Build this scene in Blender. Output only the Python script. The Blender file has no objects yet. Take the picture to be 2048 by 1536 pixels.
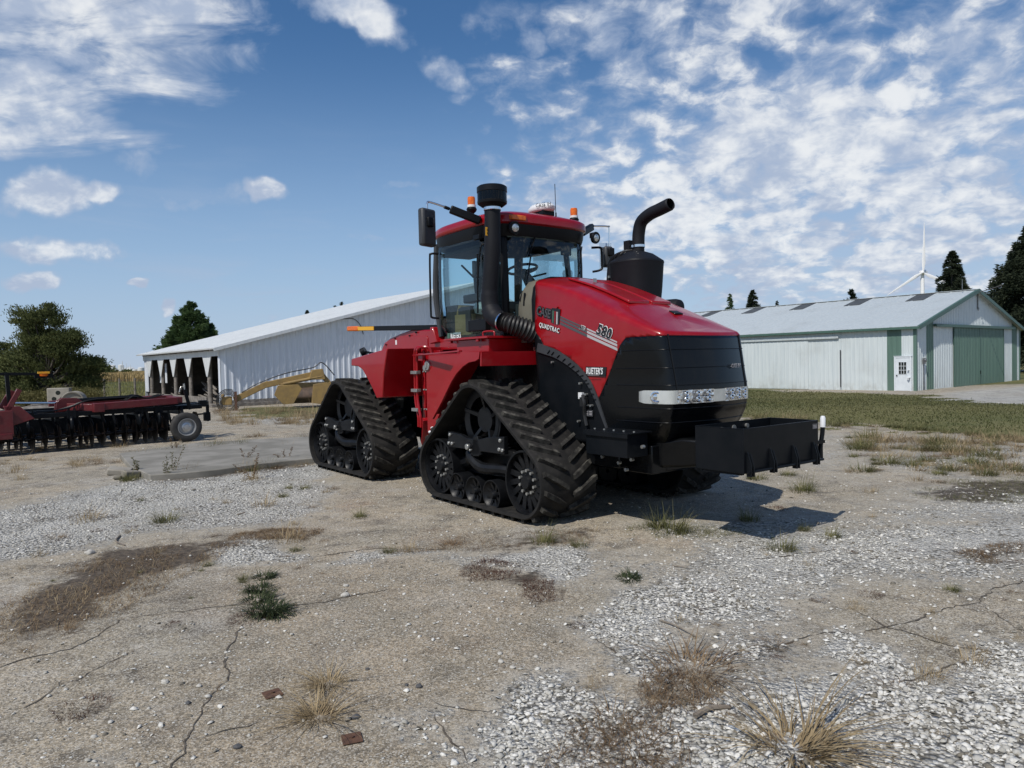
import bpy, bmesh, math, random
import numpy as np
from mathutils import Vector, Matrix, Euler, Quaternion
R=math.radians; PI=math.pi
random.seed(7); rng=np.random.default_rng(7)
SC=bpy.context.scene; COL=SC.collection
# ------------------------------------------------------------------ camera
FPX=1434.25; PITCH=-0.0304; ROLL=-0.0236; EYE=1.711
cp,sp=math.cos(PITCH),math.sin(PITCH); cr,sr=math.cos(ROLL),math.sin(ROLL)
FW=Vector((0,cp,sp)); UP0=Vector((0,-sp,cp)); RT0=Vector((1,0,0))
RT=cr*RT0+sr*UP0; UP=-sr*RT0+cr*UP0
cam=bpy.data.cameras.new('camera'); camo=bpy.data.objects.new('camera',cam); COL.objects.link(camo)
camo.matrix_world=Matrix(((RT.x,UP.x,-FW.x,0),(RT.y,UP.y,-FW.y,0),(RT.z,UP.z,-FW.z,EYE),(0,0,0,1)))
cam.sensor_width=36; cam.lens=FPX/2048*36; cam.clip_end=12000; cam.clip_start=.05
SC.camera=camo
# ------------------------------------------------------------------ sun, sky
SUN_EL=R(50); sv=Vector((-.40,-.56,0)).normalized()
sundir=Vector((sv.x*math.cos(SUN_EL),sv.y*math.cos(SUN_EL),math.sin(SUN_EL)))   # towards the sun
sl=bpy.data.lights.new('sun','SUN'); sl.energy=3.9; sl.angle=R(.53); sl.color=(1,.95,.87)
so=bpy.data.objects.new('sun',sl); COL.objects.link(so); so.rotation_mode='QUATERNION'; so.rotation_quaternion=sundir.to_track_quat('Z','Y')
SC.view_settings.view_transform='Standard'; SC.view_settings.look='None'; SC.view_settings.exposure=0.0; SC.view_settings.gamma=1
SC.cycles.max_bounces=8; SC.cycles.transparent_max_bounces=16

class NT:
    """tiny node-graph writer"""
    def __init__(s,tree): s.t=tree; s.n=tree.nodes; s.l=tree.links
    def new(s,typ,ins={},**kw):
        nd=s.n.new(typ)
        for k,v in kw.items(): setattr(nd,k,v)
        for k,v in ins.items(): s.set(nd.inputs[k],v)
        return nd
    def set(s,sock,v):
        if isinstance(v,bpy.types.NodeSocket): s.l.new(v,sock)
        elif isinstance(v,(tuple,list)) and sock.type=='RGBA' and len(v)==3: sock.default_value=(*v,1)
        else: sock.default_value=v
    def m(s,op,a,b=0.0,c=0.0,clamp=False):
        nd=s.new('ShaderNodeMath',operation=op,use_clamp=clamp); s.set(nd.inputs[0],a); s.set(nd.inputs[1],b); s.set(nd.inputs[2],c); return nd.outputs[0]
    def mix(s,f,a,b,blend='MIX'):
        nd=s.new('ShaderNodeMix',data_type='RGBA',blend_type=blend,clamp_factor=True); s.set(nd.inputs[0],f); s.set(nd.inputs[6],a); s.set(nd.inputs[7],b); return nd.outputs[2]
    def ramp(s,f,a,b,lo=0.0,hi=1.0,smooth=True):
        nd=s.new('ShaderNodeMapRange',interpolation_type='SMOOTHSTEP' if smooth else 'LINEAR'); 
        for i,v in enumerate((f,a,b,lo,hi)): s.set(nd.inputs[i],v)
        return nd.outputs[0]
    def noise(s,vec,scale,detail=4,rough=.55,dist=0.0,out=0,lac=2.0):
        nd=s.new('ShaderNodeTexNoise',{'Scale':scale,'Detail':detail,'Roughness':rough,'Distortion':dist,'Lacunarity':lac}); s.set(nd.inputs['Vector'],vec); return nd.outputs[out]
    def vor(s,vec,scale,feature='F1',rnd=1.0):
        nd=s.new('ShaderNodeTexVoronoi',{'Scale':scale,'Randomness':rnd},feature=feature); s.set(nd.inputs['Vector'],vec); return nd
    def vmul(s,vec,v):
        nd=s.new('ShaderNodeVectorMath',operation='MULTIPLY'); s.set(nd.inputs[0],vec); nd.inputs[1].default_value=v; return nd.outputs[0]
    def vadd(s,a,b):
        nd=s.new('ShaderNodeVectorMath',operation='ADD'); s.set(nd.inputs[0],a); s.set(nd.inputs[1],b); return nd.outputs[0]

world=bpy.data.worlds.new('World'); SC.world=world; world.use_nodes=True
w=NT(world.node_tree); w.n.clear()
sky=w.new('ShaderNodeTexSky',sky_type='NISHITA',sun_disc=False,sun_elevation=SUN_EL,sun_rotation=math.atan2(sundir.x,sundir.y),air_density=1.15,dust_density=.05,ozone_density=3.2,altitude=200)
tc=w.new('ShaderNodeTexCoord'); sep=w.new('ShaderNodeSeparateXYZ',{0:tc.outputs['Generated']}); X,Y,Z=sep.outputs
zc=w.m('MAXIMUM',Z,.02); px=w.m('DIVIDE',X,w.m('ADD',zc,.36)); py=w.m('DIVIDE',Y,w.m('ADD',zc,.36))
pl=w.new('ShaderNodeCombineXYZ',{0:px,1:py,2:0.0}).outputs[0]          # a flat cloud deck overhead
ay=w.m('MAXIMUM',w.m('ABSOLUTE',Y),.05); ga=w.m('DIVIDE',X,ay); ge=w.m('DIVIDE',Z,ay)   # bearing and height above the horizon
front=w.m('GREATER_THAN',Y,0.0)
# direction warp for ragged outlines
wn=w.noise(tc.outputs['Generated'],6.5,4,.62,0,1); wx=w.new('ShaderNodeSeparateXYZ',{0:wn})
gaw=w.m('ADD',ga,w.m('MULTIPLY',w.m('SUBTRACT',wx.outputs[0],.5),.16)); gew=w.m('ADD',ge,w.m('MULTIPLY',w.m('SUBTRACT',wx.outputs[1],.5),.10))
def blob(cx,cz,rx,rz,ang=0.0,gain=1.0,soft=1.0):
    dx=w.m('SUBTRACT',gaw,cx); dz=w.m('SUBTRACT',gew,cz); c,s=math.cos(ang),math.sin(ang)
    u=w.m('DIVIDE',w.m('ADD',w.m('MULTIPLY',dx,c),w.m('MULTIPLY',dz,s)),rx)
    v=w.m('DIVIDE',w.m('SUBTRACT',w.m('MULTIPLY',dz,c),w.m('MULTIPLY',dx,s)),rz)
    d=w.m('SQRT',w.m('ADD',w.m('MULTIPLY',u,u),w.m('MULTIPLY',v,v)))
    return w.ramp(d,1.0+.35*soft,1.0-.75*soft,0.0,gain)
def D(x,y):   # photo pixel -> (bearing, height) of that direction
    d=FW+RT*((x-1024)/FPX)-UP*((y-768)/FPX); return d.x/d.y,d.z/d.y
def pblob(x,y,rx,ry,ang=0,gain=1,soft=1):
    a,e=D(x,y); k=1.35 if ry<56 else 1.0; return blob(a,e,rx*k/FPX,ry*k/FPX,ang,gain,soft)
def vmax(l):
    o=l[0]
    for q in l[1:]: o=w.m('MAXIMUM',o,q)
    return o
# altocumulus field on the right and overhead
field=vmax([pblob(1700,400,680,340,0,1.0,1.0),pblob(1330,420,430,200,-.2,.85,1.0),pblob(1650,60,700,230,0,.72,1.0),pblob(1090,190,230,120,-.3,.55),pblob(1960,160,320,240,0,.75)])
plw=w.vadd(pl,w.new('ShaderNodeVectorMath',{0:w.new('ShaderNodeVectorMath',{0:w.noise(pl,7.0,3,.55,0,1),1:(.5,.5,.5)},operation='SUBTRACT').outputs[0],1:(.09,.09,.09)},operation='MULTIPLY').outputs[0])
clump0=w.noise(w.vadd(plw,(3.1,1.7,0)),12.5,7,.60,0)
cells=w.vor(w.vadd(plw,(.3,.9,0)),19,'SMOOTH_F1'); cells.inputs['Smoothness'].default_value=.7; cells=cells.outputs['Distance']
clump=w.m('ADD',w.m('MULTIPLY',clump0,.72),w.m('MULTIPLY',w.m('SUBTRACT',.85,cells),.26))
bigm=w.noise(w.vadd(pl,(1.2,4.4,0)),3.2,3,.5)
fd=w.m('MULTIPLY',w.ramp(w.m('ADD',w.m('ADD',clump,w.m('MULTIPLY',w.m('SUBTRACT',bigm,.5),.32)),w.m('MULTIPLY',w.m('SUBTRACT',field,.5),.40)),.345,.67),w.ramp(field,.05,.4))
fd=w.m('MAXIMUM',fd,w.m('MULTIPLY',w.ramp(field,.3,1.0),w.ramp(Z,.42,.10,.0,.42)))
# big streaky bank top left
gv=w.new('ShaderNodeCombineXYZ',{0:ga,1:ge,2:0.0}).outputs[0]
rot=w.new('ShaderNodeMapping',{0:gv}); rot.inputs['Rotation'].default_value=(0,0,R(18)); rot.inputs['Scale'].default_value=(2.2,7.5,1)
streak=w.noise(rot.outputs[0],2.0,6,.62,.5)
lb=vmax([pblob(170,50,400,125,.10,1.0),pblob(320,125,215,100,.0,1.0),pblob(60,190,230,120,-.35,.95),pblob(150,262,175,36,-.12,.9),pblob(20,240,150,75,0,.95)])
ld=w.m('MULTIPLY',w.ramp(w.m('ADD',streak,w.m('MULTIPLY',w.m('SUBTRACT',lb,.5),.42)),.42,.76),w.ramp(lb,.02,.3))
# separate small clouds
puff=w.noise(gv,13,5,.62)
sb=vmax([pblob(80,385,85,40,0,1),pblob(165,392,50,20,0,.85),pblob(530,382,52,22,0,.95),pblob(400,398,120,24,.05,.55),pblob(270,330,45,42,.3,.5),pblob(60,553,52,22,0,1),pblob(268,574,22,11,0,1),pblob(340,636,24,22,0,1),
  pblob(110,492,150,24,-.12,.75),pblob(240,498,60,12,-.2,.6),pblob(745,40,100,45,-.6,.95),pblob(700,0,90,40,0,.8),pblob(500,28,60,30,-.5,.45),pblob(548,622,55,14,0,.5),pblob(1345,430,75,52,0,1.1),pblob(900,150,60,25,-.3,.6),pblob(890,405,60,22,0,.35),pblob(770,372,70,12,-.1,.4),pblob(970,70,70,40,-.4,.5),pblob(1060,100,60,60,-.3,.5),pblob(130,690,60,18,0,.35),pblob(770,470,70,8,0,.45)])
sd=w.m('MULTIPLY',w.ramp(w.m('ADD',puff,w.m('MULTIPLY',w.m('SUBTRACT',sb,.5),.80)),.36,.82),w.ramp(sb,.02,.3))
# unseen clouds added behind the camera, for fill light and reflections
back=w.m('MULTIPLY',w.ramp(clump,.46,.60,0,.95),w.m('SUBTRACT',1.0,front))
hz=w.ramp(Z,.0,.16,.20,0.0)        # thin veil low down
veil=w.m('MULTIPLY',w.ramp(w.noise(w.vmul(tc.outputs['Generated'],(3,3,16)),2.2,5,.55,.4),.46,.8),w.ramp(Z,.36,.03,0,.45))
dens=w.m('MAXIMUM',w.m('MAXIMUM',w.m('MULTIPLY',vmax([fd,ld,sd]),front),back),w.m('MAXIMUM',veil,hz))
dens=w.m('MULTIPLY',dens,w.ramp(Z,-.01,.02))
thick=w.ramp(w.m('ADD',w.m('MULTIPLY',w.noise(w.vadd(tc.outputs['Generated'],(0,0,.012)),11,4,.65),.55),w.m('MULTIPLY',clump0,.45)),.42,.62)
ccol=w.mix(w.m('MULTIPLY',thick,w.ramp(dens,.25,.95)),(.42,.50,.65),(.86,.88,.90))
skc=w.new('ShaderNodeVectorMath',{0:sky.outputs[0],1:(.090,.090,.094)},operation='MULTIPLY').outputs[0]
skc=w.new('ShaderNodeHueSaturation',{'Hue':.5,'Saturation':1.20,'Value':1.0,'Color':skc}).outputs[0]
ccol=w.mix(w.m('SUBTRACT',1.0,front),ccol,(1.05,1.03,1.0))  # the added clouds behind the camera are extra bright, to lift the fill
skc=w.mix(w.ramp(Z,.42,-.02,0,.80),skc,(.375,.52,.745))
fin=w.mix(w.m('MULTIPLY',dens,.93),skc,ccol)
world.cycles.sampling_method='MANUAL'; world.cycles.sample_map_resolution=512
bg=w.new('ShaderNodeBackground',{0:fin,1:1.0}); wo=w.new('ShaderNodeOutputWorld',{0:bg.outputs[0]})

# ------------------------------------------------------------------ pixel helpers (bearing of the photo's features)
def ray(x,y): return FW+RT*((x-1024)/FPX)-UP*((y-768)/FPX)
def terr(x,y):
    x=np.asarray(x,float); y=np.asarray(y,float)
    t=np.clip((np.hypot(x-0,y)-22)/24,0,1); t=t*t*(3-2*t); s=np.clip((x-3)/8,0,1); s=s*s*(3-2*s)
    return -.7*t*s
def G(x,y,z=0.0):
    d=ray(x,y); t=(z-EYE)/d.z
    p=Vector((0,0,EYE))+d*t
    for _ in range(6):
        zz=float(terr(p.x,p.y))+z; t=(zz-EYE)/d.z; p=Vector((0,0,EYE))+d*t
    return p
def A(x,y,Y):
    d=ray(x,y); return Vector((0,0,EYE))+d*(Y/d.y)

# ------------------------------------------------------------------ materials
def mat(name,col=(.5,.5,.5),rough=.5,metal=0.0,col2=None,nscale=3.0,namt=.5,bump=0.0,bscale=40.0,coat=0.0,spec=.5,ntype='noise',detail=5,dust=None,wave=None):
    m=bpy.data.materials.new(name); m.use_nodes=True; t=NT(m.node_tree); t.n.clear()
    b=t.new('ShaderNodeBsdfPrincipled',{'Roughness':rough,'Metallic':metal,'Coat Weight':coat,'Coat Roughness':.06,'Specular IOR Level':spec})
    o=t.new('ShaderNodeOutputMaterial',{0:b.outputs[0]}); tcn=t.new('ShaderNodeTexCoord'); V=tcn.outputs['Object']
    c=(*col,1)
    if col2 is not None:
        f=t.ramp(t.noise(V,nscale,detail,.6),.5-.22/max(namt,.05)*.5,.5+.22/max(namt,.05)*.5)
        c=t.mix(f,col,col2)
    if dust is not None:   # (colour, amount) grit lying on upward faces and in patches
        n=t.noise(V,9,6,.65); g=t.new('ShaderNodeNewGeometry'); nz=t.new('ShaderNodeSeparateXYZ',{0:g.outputs['Normal']}).outputs[2]
        f=t.m('MULTIPLY',t.ramp(n,.42,.75),t.m('ADD',t.m('MULTIPLY',t.m('MAXIMUM',nz,0.0),.6),.4)); c=t.mix(t.m('MULTIPLY',f,dust[1]),c,dust[0])
    t.set(b.inputs['Base Color'],c)
    if bump>0:
        bp=t.new('ShaderNodeBump',{'Strength':bump,'Distance':.01,'Height':t.noise(V,bscale,5,.6)}); t.set(b.inputs['Normal'],bp.outputs[0])
    m['nt']=1
    return m
M={}
M['red']=mat('red_paint',(.29,.003,.0075),.28,0,(.25,.0028,.0065),2,.4,.015,180,coat=.35,spec=.35,dust=((.30,.20,.16),.07))
M['redd']=mat('red_paint_dusty',(.12,.005,.009),.5,0,(.09,.006,.009),4,.5,.04,90,coat=.2,dust=((.28,.2,.15),.18))
M['black']=mat('black_plastic',(.005,.0055,.007),.40,0,(.008,.0085,.010),3,.4,.05,220,spec=.18)
M['gloss']=mat('black_gloss',(.0025,.003,.004),.22,0,(.004,.0045,.005),3,.4,0,50,coat=.08,spec=.25)
M['satin']=mat('black_steel_paint',(.0045,.006,.008),.36,0,(.008,.009,.011),5,.5,.03,120,spec=.13)
M['soot']=mat('heatproof_black',(.006,.0065,.009),.6,0,(.009,.0095,.013),4,.5,.06,160,spec=.25)
M['rub']=mat('track_rubber',(.008,.0078,.0075),.8,0,(.015,.014,.013),7,.6,.25,150,spec=.3,dust=((.10,.09,.08),.25))
M['lug']=mat('track_lug_rubber',(.014,.0135,.0125),.85,0,(.032,.030,.027),11,.8,.5,120,spec=.2,dust=((.22,.21,.18),.62))
M['cast']=mat('cast_black',(.0035,.004,.005),.42,0,(.008,.0085,.010),8,.5,.1,60,spec=.25)
M['bolt']=mat('zinc_bolt',(.42,.42,.40),.38,.75)
M['chrome']=mat('chrome',(.75,.76,.78),.12,1.0)
M['steel']=mat('worn_steel',(.33,.33,.34),.35,.9,(.18,.17,.16),8,.7)
M['amber']=mat('amber_lens',(.75,.17,.01),.18,0,(.55,.09,.005),40,.5)
M['yellowtape']=mat('yellow_reflector',(.70,.36,.02),.4)
M['white']=mat('white_plastic',(.68,.69,.70),.35)
M['decalw']=mat('decal_white',(.72,.72,.72),.4); M['decalk']=mat('decal_black',(.01,.01,.012),.4); M['decalg']=mat('decal_grey',(.07,.07,.075),.4); M['decals']=mat('decal_silver',(.42,.40,.41),.4); M['decgr']=mat('decal_green',(.06,.13,.09),.4)
M['grey']=mat('dark_grey_plastic',(.030,.032,.036),.5,0,(.042,.044,.048),4,.5,.1,200)
M['beige']=mat('cab_trim',(.16,.15,.115),.6,0,(.12,.112,.085),5,.4)
M['inter']=mat('cab_interior',(.035,.035,.033),.7,0,(.055,.052,.046),6,.5)
M['card']=mat('cardboard',(.30,.23,.11),.8,0,(.24,.18,.085),6,.5)
M['paper']=mat('plastic_bag',(.42,.50,.46),.5)
M['lens']=mat('lamp_reflector',(.80,.82,.83),.18,.9,(.35,.36,.37),30,.9,.5,45)
M['woodg']=mat('weathered_wood',(.13,.115,.10),.85,0,(.24,.22,.195),6,.7,.4,30)
M['conc']=mat('old_concrete',(.32,.295,.25),.9,0,(.22,.20,.165),1.1,.8,.35,60,detail=9)
M['yel']=mat('faded_yellow_paint',(.30,.195,.062),.55,0,(.22,.145,.055),5,.6,.05,60,dust=((.2,.15,.09),.3))
M['mold']=mat('brown_scoured_steel',(.15,.10,.07),.5,.3,(.09,.07,.055),7,.7)
M['hose']=mat('rubber_hose',(.012,.012,.012),.5)
M['disc']=mat('disc_blade_steel',(.007,.0065,.0065),.45,.4,(.018,.010,.007),5,.7)
M['tyre']=mat('tyre_rubber',(.022,.022,.022),.85,0,(.040,.038,.036),8,.6,.2,70)
M['rim']=mat('galvanised_rim',(.50,.51,.52),.35,.7)
M['rust']=mat('rusty_plate',(.07,.035,.022),.85,0,(.12,.06,.035),30,.7,.4,120)
M['stick']=mat('dead_wood',(.17,.14,.11),.9,0,(.24,.21,.17),12,.6,.5,60)
M['tank']=mat('white_tank',(.72,.73,.72),.5,0,(.55,.56,.55),3,.5)
M['turb']=mat('turbine_white',(.80,.80,.80),.4)
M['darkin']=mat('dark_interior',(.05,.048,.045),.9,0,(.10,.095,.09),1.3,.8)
M['stone']=mat('dark_stone',(.06,.06,.065),.8,0,(.10,.10,.10),20,.5,.3,60)
def glassmat(name,tint,refl=.10):
    m=bpy.data.materials.new(name); m.use_nodes=True; t=NT(m.node_tree); t.n.clear()
    tr=t.new('ShaderNodeBsdfTransparent',{0:(*tint,1)}); gl=t.new('ShaderNodeBsdfGlossy',{'Color':(.9,.95,1,1),'Roughness':.02})
    fr=t.new('ShaderNodeFresnel',{0:1.5}); mx=t.new('ShaderNodeMixShader',{0:t.m('ADD',t.m('MULTIPLY',fr.outputs[0],.6),refl-.05),1:tr.outputs[0],2:gl.outputs[0]})
    t.new('ShaderNodeOutputMaterial',{0:mx.outputs[0]}); return m
M['glass']=glassmat('cab_glass',(.78,.93,.95),.07)
M['clear']=glassmat('clear_lens',(.95,.96,.96),.08)
M['mesh']=glassmat('filter_mesh',(.10,.10,.11),.05)
def siding(name,c1,c2,dirt,pitch=.3,rust=.15,axis=0,rough=.45):
    """painted ribbed steel: wear streaks run down; ribs are geometry"""
    m=bpy.data.materials.new(name); m.use_nodes=True; t=NT(m.node_tree); t.n.clear()
    b=t.new('ShaderNodeBsdfPrincipled',{'Roughness':rough,'Metallic':.0}); t.new('ShaderNodeOutputMaterial',{0:b.outputs[0]})
    V=t.new('ShaderNodeTexCoord').outputs['Object']
    s=t.noise(t.vmul(V,(6,6,.35)),1.0,6,.65); g=t.noise(V,.5,4,.6); f=t.ramp(s,.40,.70)
    c=t.mix(f,c1,c2); c=t.mix(t.m('MULTIPLY',t.ramp(g,.5,.75),rust),c,dirt)
    z=t.new('ShaderNodeSeparateXYZ',{0:V}).outputs[2]
    splash=t.m('MULTIPLY',t.ramp(z,.9,.05),t.ramp(t.noise(t.vmul(V,(3,3,1.5)),1.3,5,.6),.35,.7))
    c=t.mix(t.m('MULTIPLY',splash,rust*2.2,clamp=True),c,dirt)
    t.set(b.inputs['Base Color'],c); return m
M['sidL']=siding('barn_siding_left',(.66,.70,.75),(.56,.60,.65),(.22,.21,.20),rust=.22)
M['sidR']=siding('barn_siding_right',(.57,.62,.625),(.50,.555,.57),(.30,.30,.27),rust=.2)
M['roofm']=siding('barn_roof_metal',(.46,.50,.51),(.39,.43,.44),(.30,.31,.30),rust=.25,rough=.38)
M['roofL']=siding('barn_roof_left',(.66,.68,.68),(.58,.60,.61),(.4,.4,.38),rust=.2,rough=.35)
M['green']=siding('green_steel',(.098,.168,.135),(.080,.140,.112),(.12,.15,.12),rust=.15)
M['greend']=siding('green_trim',(.06,.12,.095),(.05,.10,.08),(.1,.12,.1),rust=.1)
M['sky_l']=mat('fibreglass_skylight',(.075,.078,.075),.5,0,(.05,.052,.05),3,.6)
M['doorw']=mat('white_door_paint',(.66,.70,.73),.45,0,(.58,.62,.65),3,.4)
M['pane']=mat('dark_pane',(.012,.016,.015),.1)
def leafmat(name,c1,c2,scale=1.2,rough=.7,trans=.25):
    m=bpy.data.materials.new(name); m.use_nodes=True; t=NT(m.node_tree); t.n.clear()
    V=t.new('ShaderNodeTexCoord').outputs['Object']
    f=t.ramp(t.noise(V,scale,3,.7),.38,.62); rn=t.new('ShaderNodeNewGeometry').outputs['Random Per Island']
    c=t.mix(t.m('MULTIPLY',t.m('ADD',f,rn),.5),c1,c2)
    d=t.new('ShaderNodeBsdfPrincipled',{'Base Color':c,'Roughness':rough,'Specular IOR Level':.2}); tl=t.new('ShaderNodeBsdfTranslucent',{0:c})
    mx=t.new('ShaderNodeMixShader',{0:trans,1:d.outputs[0],2:tl.outputs[0]}); t.new('ShaderNodeOutputMaterial',{0:mx.outputs[0]}); return m
M['cedar']=leafmat('cedar_foliage',(.045,.065,.024),(.175,.19,.07),.9)
M['pine']=leafmat('pine_foliage',(.05,.09,.036),(.15,.22,.085),1.0)
M['spruce']=leafmat('spruce_foliage',(.022,.034,.021),(.065,.080,.046),.8)
M['brush']=leafmat('brush_foliage',(.12,.12,.045),(.26,.23,.10),1.5)
M['bark']=mat('bark',(.06,.05,.04),.9,0,(.11,.095,.08),8,.6,.5,30)
M['straw']=leafmat('straw',(.19,.14,.078),(.46,.36,.215),9,.8,.2)
M['strawd']=leafmat('brown_straw',(.10,.065,.040),(.27,.19,.11),9,.8,.2)
M['olive']=leafmat('olive_grass',(.06,.075,.025),(.24,.22,.10),7,.8,.3)
M['greeng']=leafmat('green_weed',(.022,.036,.016),(.07,.085,.04),9,.8,.3)
M['redweed']=leafmat('red_brown_weed',(.05,.022,.018),(.13,.075,.05),9,.8,.15)
M['lawn']=leafmat('lawn_blades',(.085,.098,.036),(.165,.155,.072),.10,.8,.3)
M['corn']=leafmat('ripe_crop',(.24,.17,.07),(.50,.37,.18),.15,.8,.2)
M['pasture']=leafmat('pasture_grass',(.12,.14,.04),(.30,.28,.11),.2,.8,.3)

# ------------------------------------------------------------------ mesh builder
def tag(o,label=None,cat=None,group=None,kind=None):
    if label: o['label']=label
    if cat: o['category']=cat
    if group: o['group']=group
    if kind: o['kind']=kind
    return o
def thing(name,loc=(0,0,0),rz=0,label=None,cat=None,group=None):
    o=bpy.data.objects.new(name,None); o.empty_display_size=.3; COL.objects.link(o); o.location=loc; o.rotation_euler=(0,0,rz); return tag(o,label,cat,group)
def copy_tree(o,parent=None):
    c=o.copy(); COL.objects.link(c)
    if parent is not None: c.parent=parent
    for ch in list(o.children): copy_tree(ch,c)
    return c
SPLITN={'bolt','latch','hand_rail','oil_pipe','pipe_clamp','inner_pillar','wiper','louvre','lift_eye','hose_clamp','wiring','tow_hook','lamp_ring','clamp_ring','cowl_vent','hood_rise','plate_print','sticker_print','articulation_plate','grille_rib','post','skylight','valance','depth_band','disc_blade','gauge_wheel'}
class MB:
    def __init__(s): s.v=[];s.f=[];s.mi=[]
    def add(s,vs,fs,mi=0):
        b=len(s.v); s.v+= [tuple(map(float,p)) for p in vs]; s.f+=[tuple(b+i for i in f) for f in fs]; s.mi+=[mi]*len(fs); return s
    def bx(s,x0,x1,y0,y1,z0,z1,mi=0):
        return s.add([(x0,y0,z0),(x1,y0,z0),(x1,y1,z0),(x0,y1,z0),(x0,y0,z1),(x1,y0,z1),(x1,y1,z1),(x0,y1,z1)],[(0,3,2,1),(4,5,6,7),(0,1,5,4),(1,2,6,5),(2,3,7,6),(3,0,4,7)],mi)
    def box(s,c,d,rot=(0,0,0),mi=0):
        r=Euler(rot).to_matrix() if not isinstance(rot,Matrix) else rot; P=[]
        for z in (-.5,.5):
            for x,y in ((-.5,-.5),(.5,-.5),(.5,.5),(-.5,.5)): P.append(Vector(c)+r@Vector((x*d[0],y*d[1],z*d[2])))
        return s.add(P,[(0,3,2,1),(4,5,6,7),(0,1,5,4),(1,2,6,5),(2,3,7,6),(3,0,4,7)],mi)
    def beam(s,p,q,wd,h,mi=0,up=(0,0,1)):
        p=Vector(p);q=Vector(q);d=(q-p); L=d.length; x=d/L; y=Vector(up).cross(x).normalized(); z=x.cross(y)
        return s.box((p+q)/2,(L,wd,h),Matrix((x,y,z)).transposed(),mi)
    def prism(s,pts,ax,a,b,mi=0):
        f={'y':lambda u,v,t:(u,t,v),'x':lambda u,v,t:(t,u,v),'z':lambda u,v,t:(u,v,t)}[ax]; n=len(pts)
        return s.add([f(u,v,a) for u,v in pts]+[f(u,v,b) for u,v in pts],[tuple(range(n))[::-1],tuple(range(n,2*n))]+[(i,(i+1)%n,(i+1)%n+n,i+n) for i in range(n)],mi)
    def tube(s,path,r,seg=8,mi=0,cap=True):
        P=[Vector(p) for p in path]; n=len(P); rr=r if isinstance(r,(list,tuple)) else [r]*n; V=[];F=[]
        t=(P[1]-P[0]).normalized(); u=t.orthogonal().normalized()
        for i in range(n):
            t2=((P[min(i+1,n-1)]-P[max(i-1,0)])).normalized(); u=(u-t2*u.dot(t2)).normalized(); v=t2.cross(u)
            for k in range(seg):
                a=2*PI*k/seg; V.append(P[i]+(u*math.cos(a)+v*math.sin(a))*rr[i])
        for i in range(n-1):
            for k in range(seg): F.append((i*seg+k,i*seg+(k+1)%seg,(i+1)*seg+(k+1)%seg,(i+1)*seg+k))
        if cap: F+= [tuple(range(seg))[::-1],tuple((n-1)*seg+k for k in range(seg))]
        return s.add(V,F,mi)
    def cyl(s,p,q,r,seg=16,mi=0,r2=None): return s.tube([p,q],[r,r if r2 is None else r2],seg,mi)
    def lathe(s,prof,c,ax,seg=24,mi=0,close=False):
        """prof: (radius, height) pairs round axis ax through c"""
        ax=Vector(ax).normalized(); u=ax.orthogonal().normalized(); v=ax.cross(u); c=Vector(c); V=[];F=[]; n=len(prof)
        for r,h in prof:
            for k in range(seg):
                a=2*PI*k/seg; V.append(c+ax*h+(u*math.cos(a)+v*math.sin(a))*r)
        rows=list(range(n-1))+([n-1] if close else [])
        for i in rows:
            j=(i+1)%n
            for k in range(seg): F.append((i*seg+k,i*seg+(k+1)%seg,j*seg+(k+1)%seg,j*seg+k))
        if not close:
            if prof[0][0]>1e-4: F.append(tuple(range(seg))[::-1])
            if prof[-1][0]>1e-4: F.append(tuple((n-1)*seg+k for k in range(seg)))
        return s.add(V,F,mi)
    def loft(s,rings,mi=0,cap=(True,True)):
        n=len(rings[0]); V=[p for r in rings for p in r]; F=[]
        for i in range(len(rings)-1):
            for k in range(n): F.append((i*n+k,i*n+(k+1)%n,(i+1)*n+(k+1)%n,(i+1)*n+k))
        if cap[0]: F.append(tuple(range(n))[::-1])
        if cap[1]: F.append(tuple((len(rings)-1)*n+k for k in range(n)))
        return s.add(V,F,mi)
    def build(s,name,mats,parent=None,bevel=0,smooth=35,recalc=True,loc=None):
        if name in SPLITN and recalc:      # separate pieces become parts of their own
            par=list(range(len(s.v)))
            def fd(a):
                while par[a]!=a: par[a]=par[par[a]]; a=par[a]
                return a
            for f in s.f:
                for q in f[1:]: par[fd(q)]=fd(f[0])
            gr={}
            for k,f in enumerate(s.f): gr.setdefault(fd(f[0]),[]).append(k)
            if len(gr)>1:
                out=None
                for ks in gr.values():
                    ix={};m2=MB()
                    for k in ks:
                        m2.f.append(tuple(ix.setdefault(q,len(ix)) for q in s.f[k])); m2.mi.append(s.mi[k])
                    m2.v=[s.v[q] for q in ix]; o=m2.build(name,mats,parent,bevel,smooth,recalc,loc); out=out or o
                return out
        me=bpy.data.meshes.new(name); me.from_pydata(s.v,[],s.f)
        mats=mats if isinstance(mats,(list,tuple)) else [mats]
        for q in mats: me.materials.append(M[q] if isinstance(q,str) else q)
        if len(mats)>1: me.polygons.foreach_set('material_index',s.mi)
        if recalc:
            b=bmesh.new(); b.from_mesh(me); bmesh.ops.remove_doubles(b,verts=b.verts,dist=1e-5); bmesh.ops.recalc_face_normals(b,faces=b.faces); b.to_mesh(me); b.free()
        if smooth: me.shade_smooth(); me.set_sharp_from_angle(angle=R(smooth))
        me.update(); o=bpy.data.objects.new(name,me); COL.objects.link(o)
        if parent is not None: o.parent=parent
        if loc is not None: o.location=loc
        if bevel: 
            md=o.modifiers.new('bevel','BEVEL'); md.width=bevel; md.segments=2; md.limit_method='ANGLE'; md.angle_limit=R(40)
        return o
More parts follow.
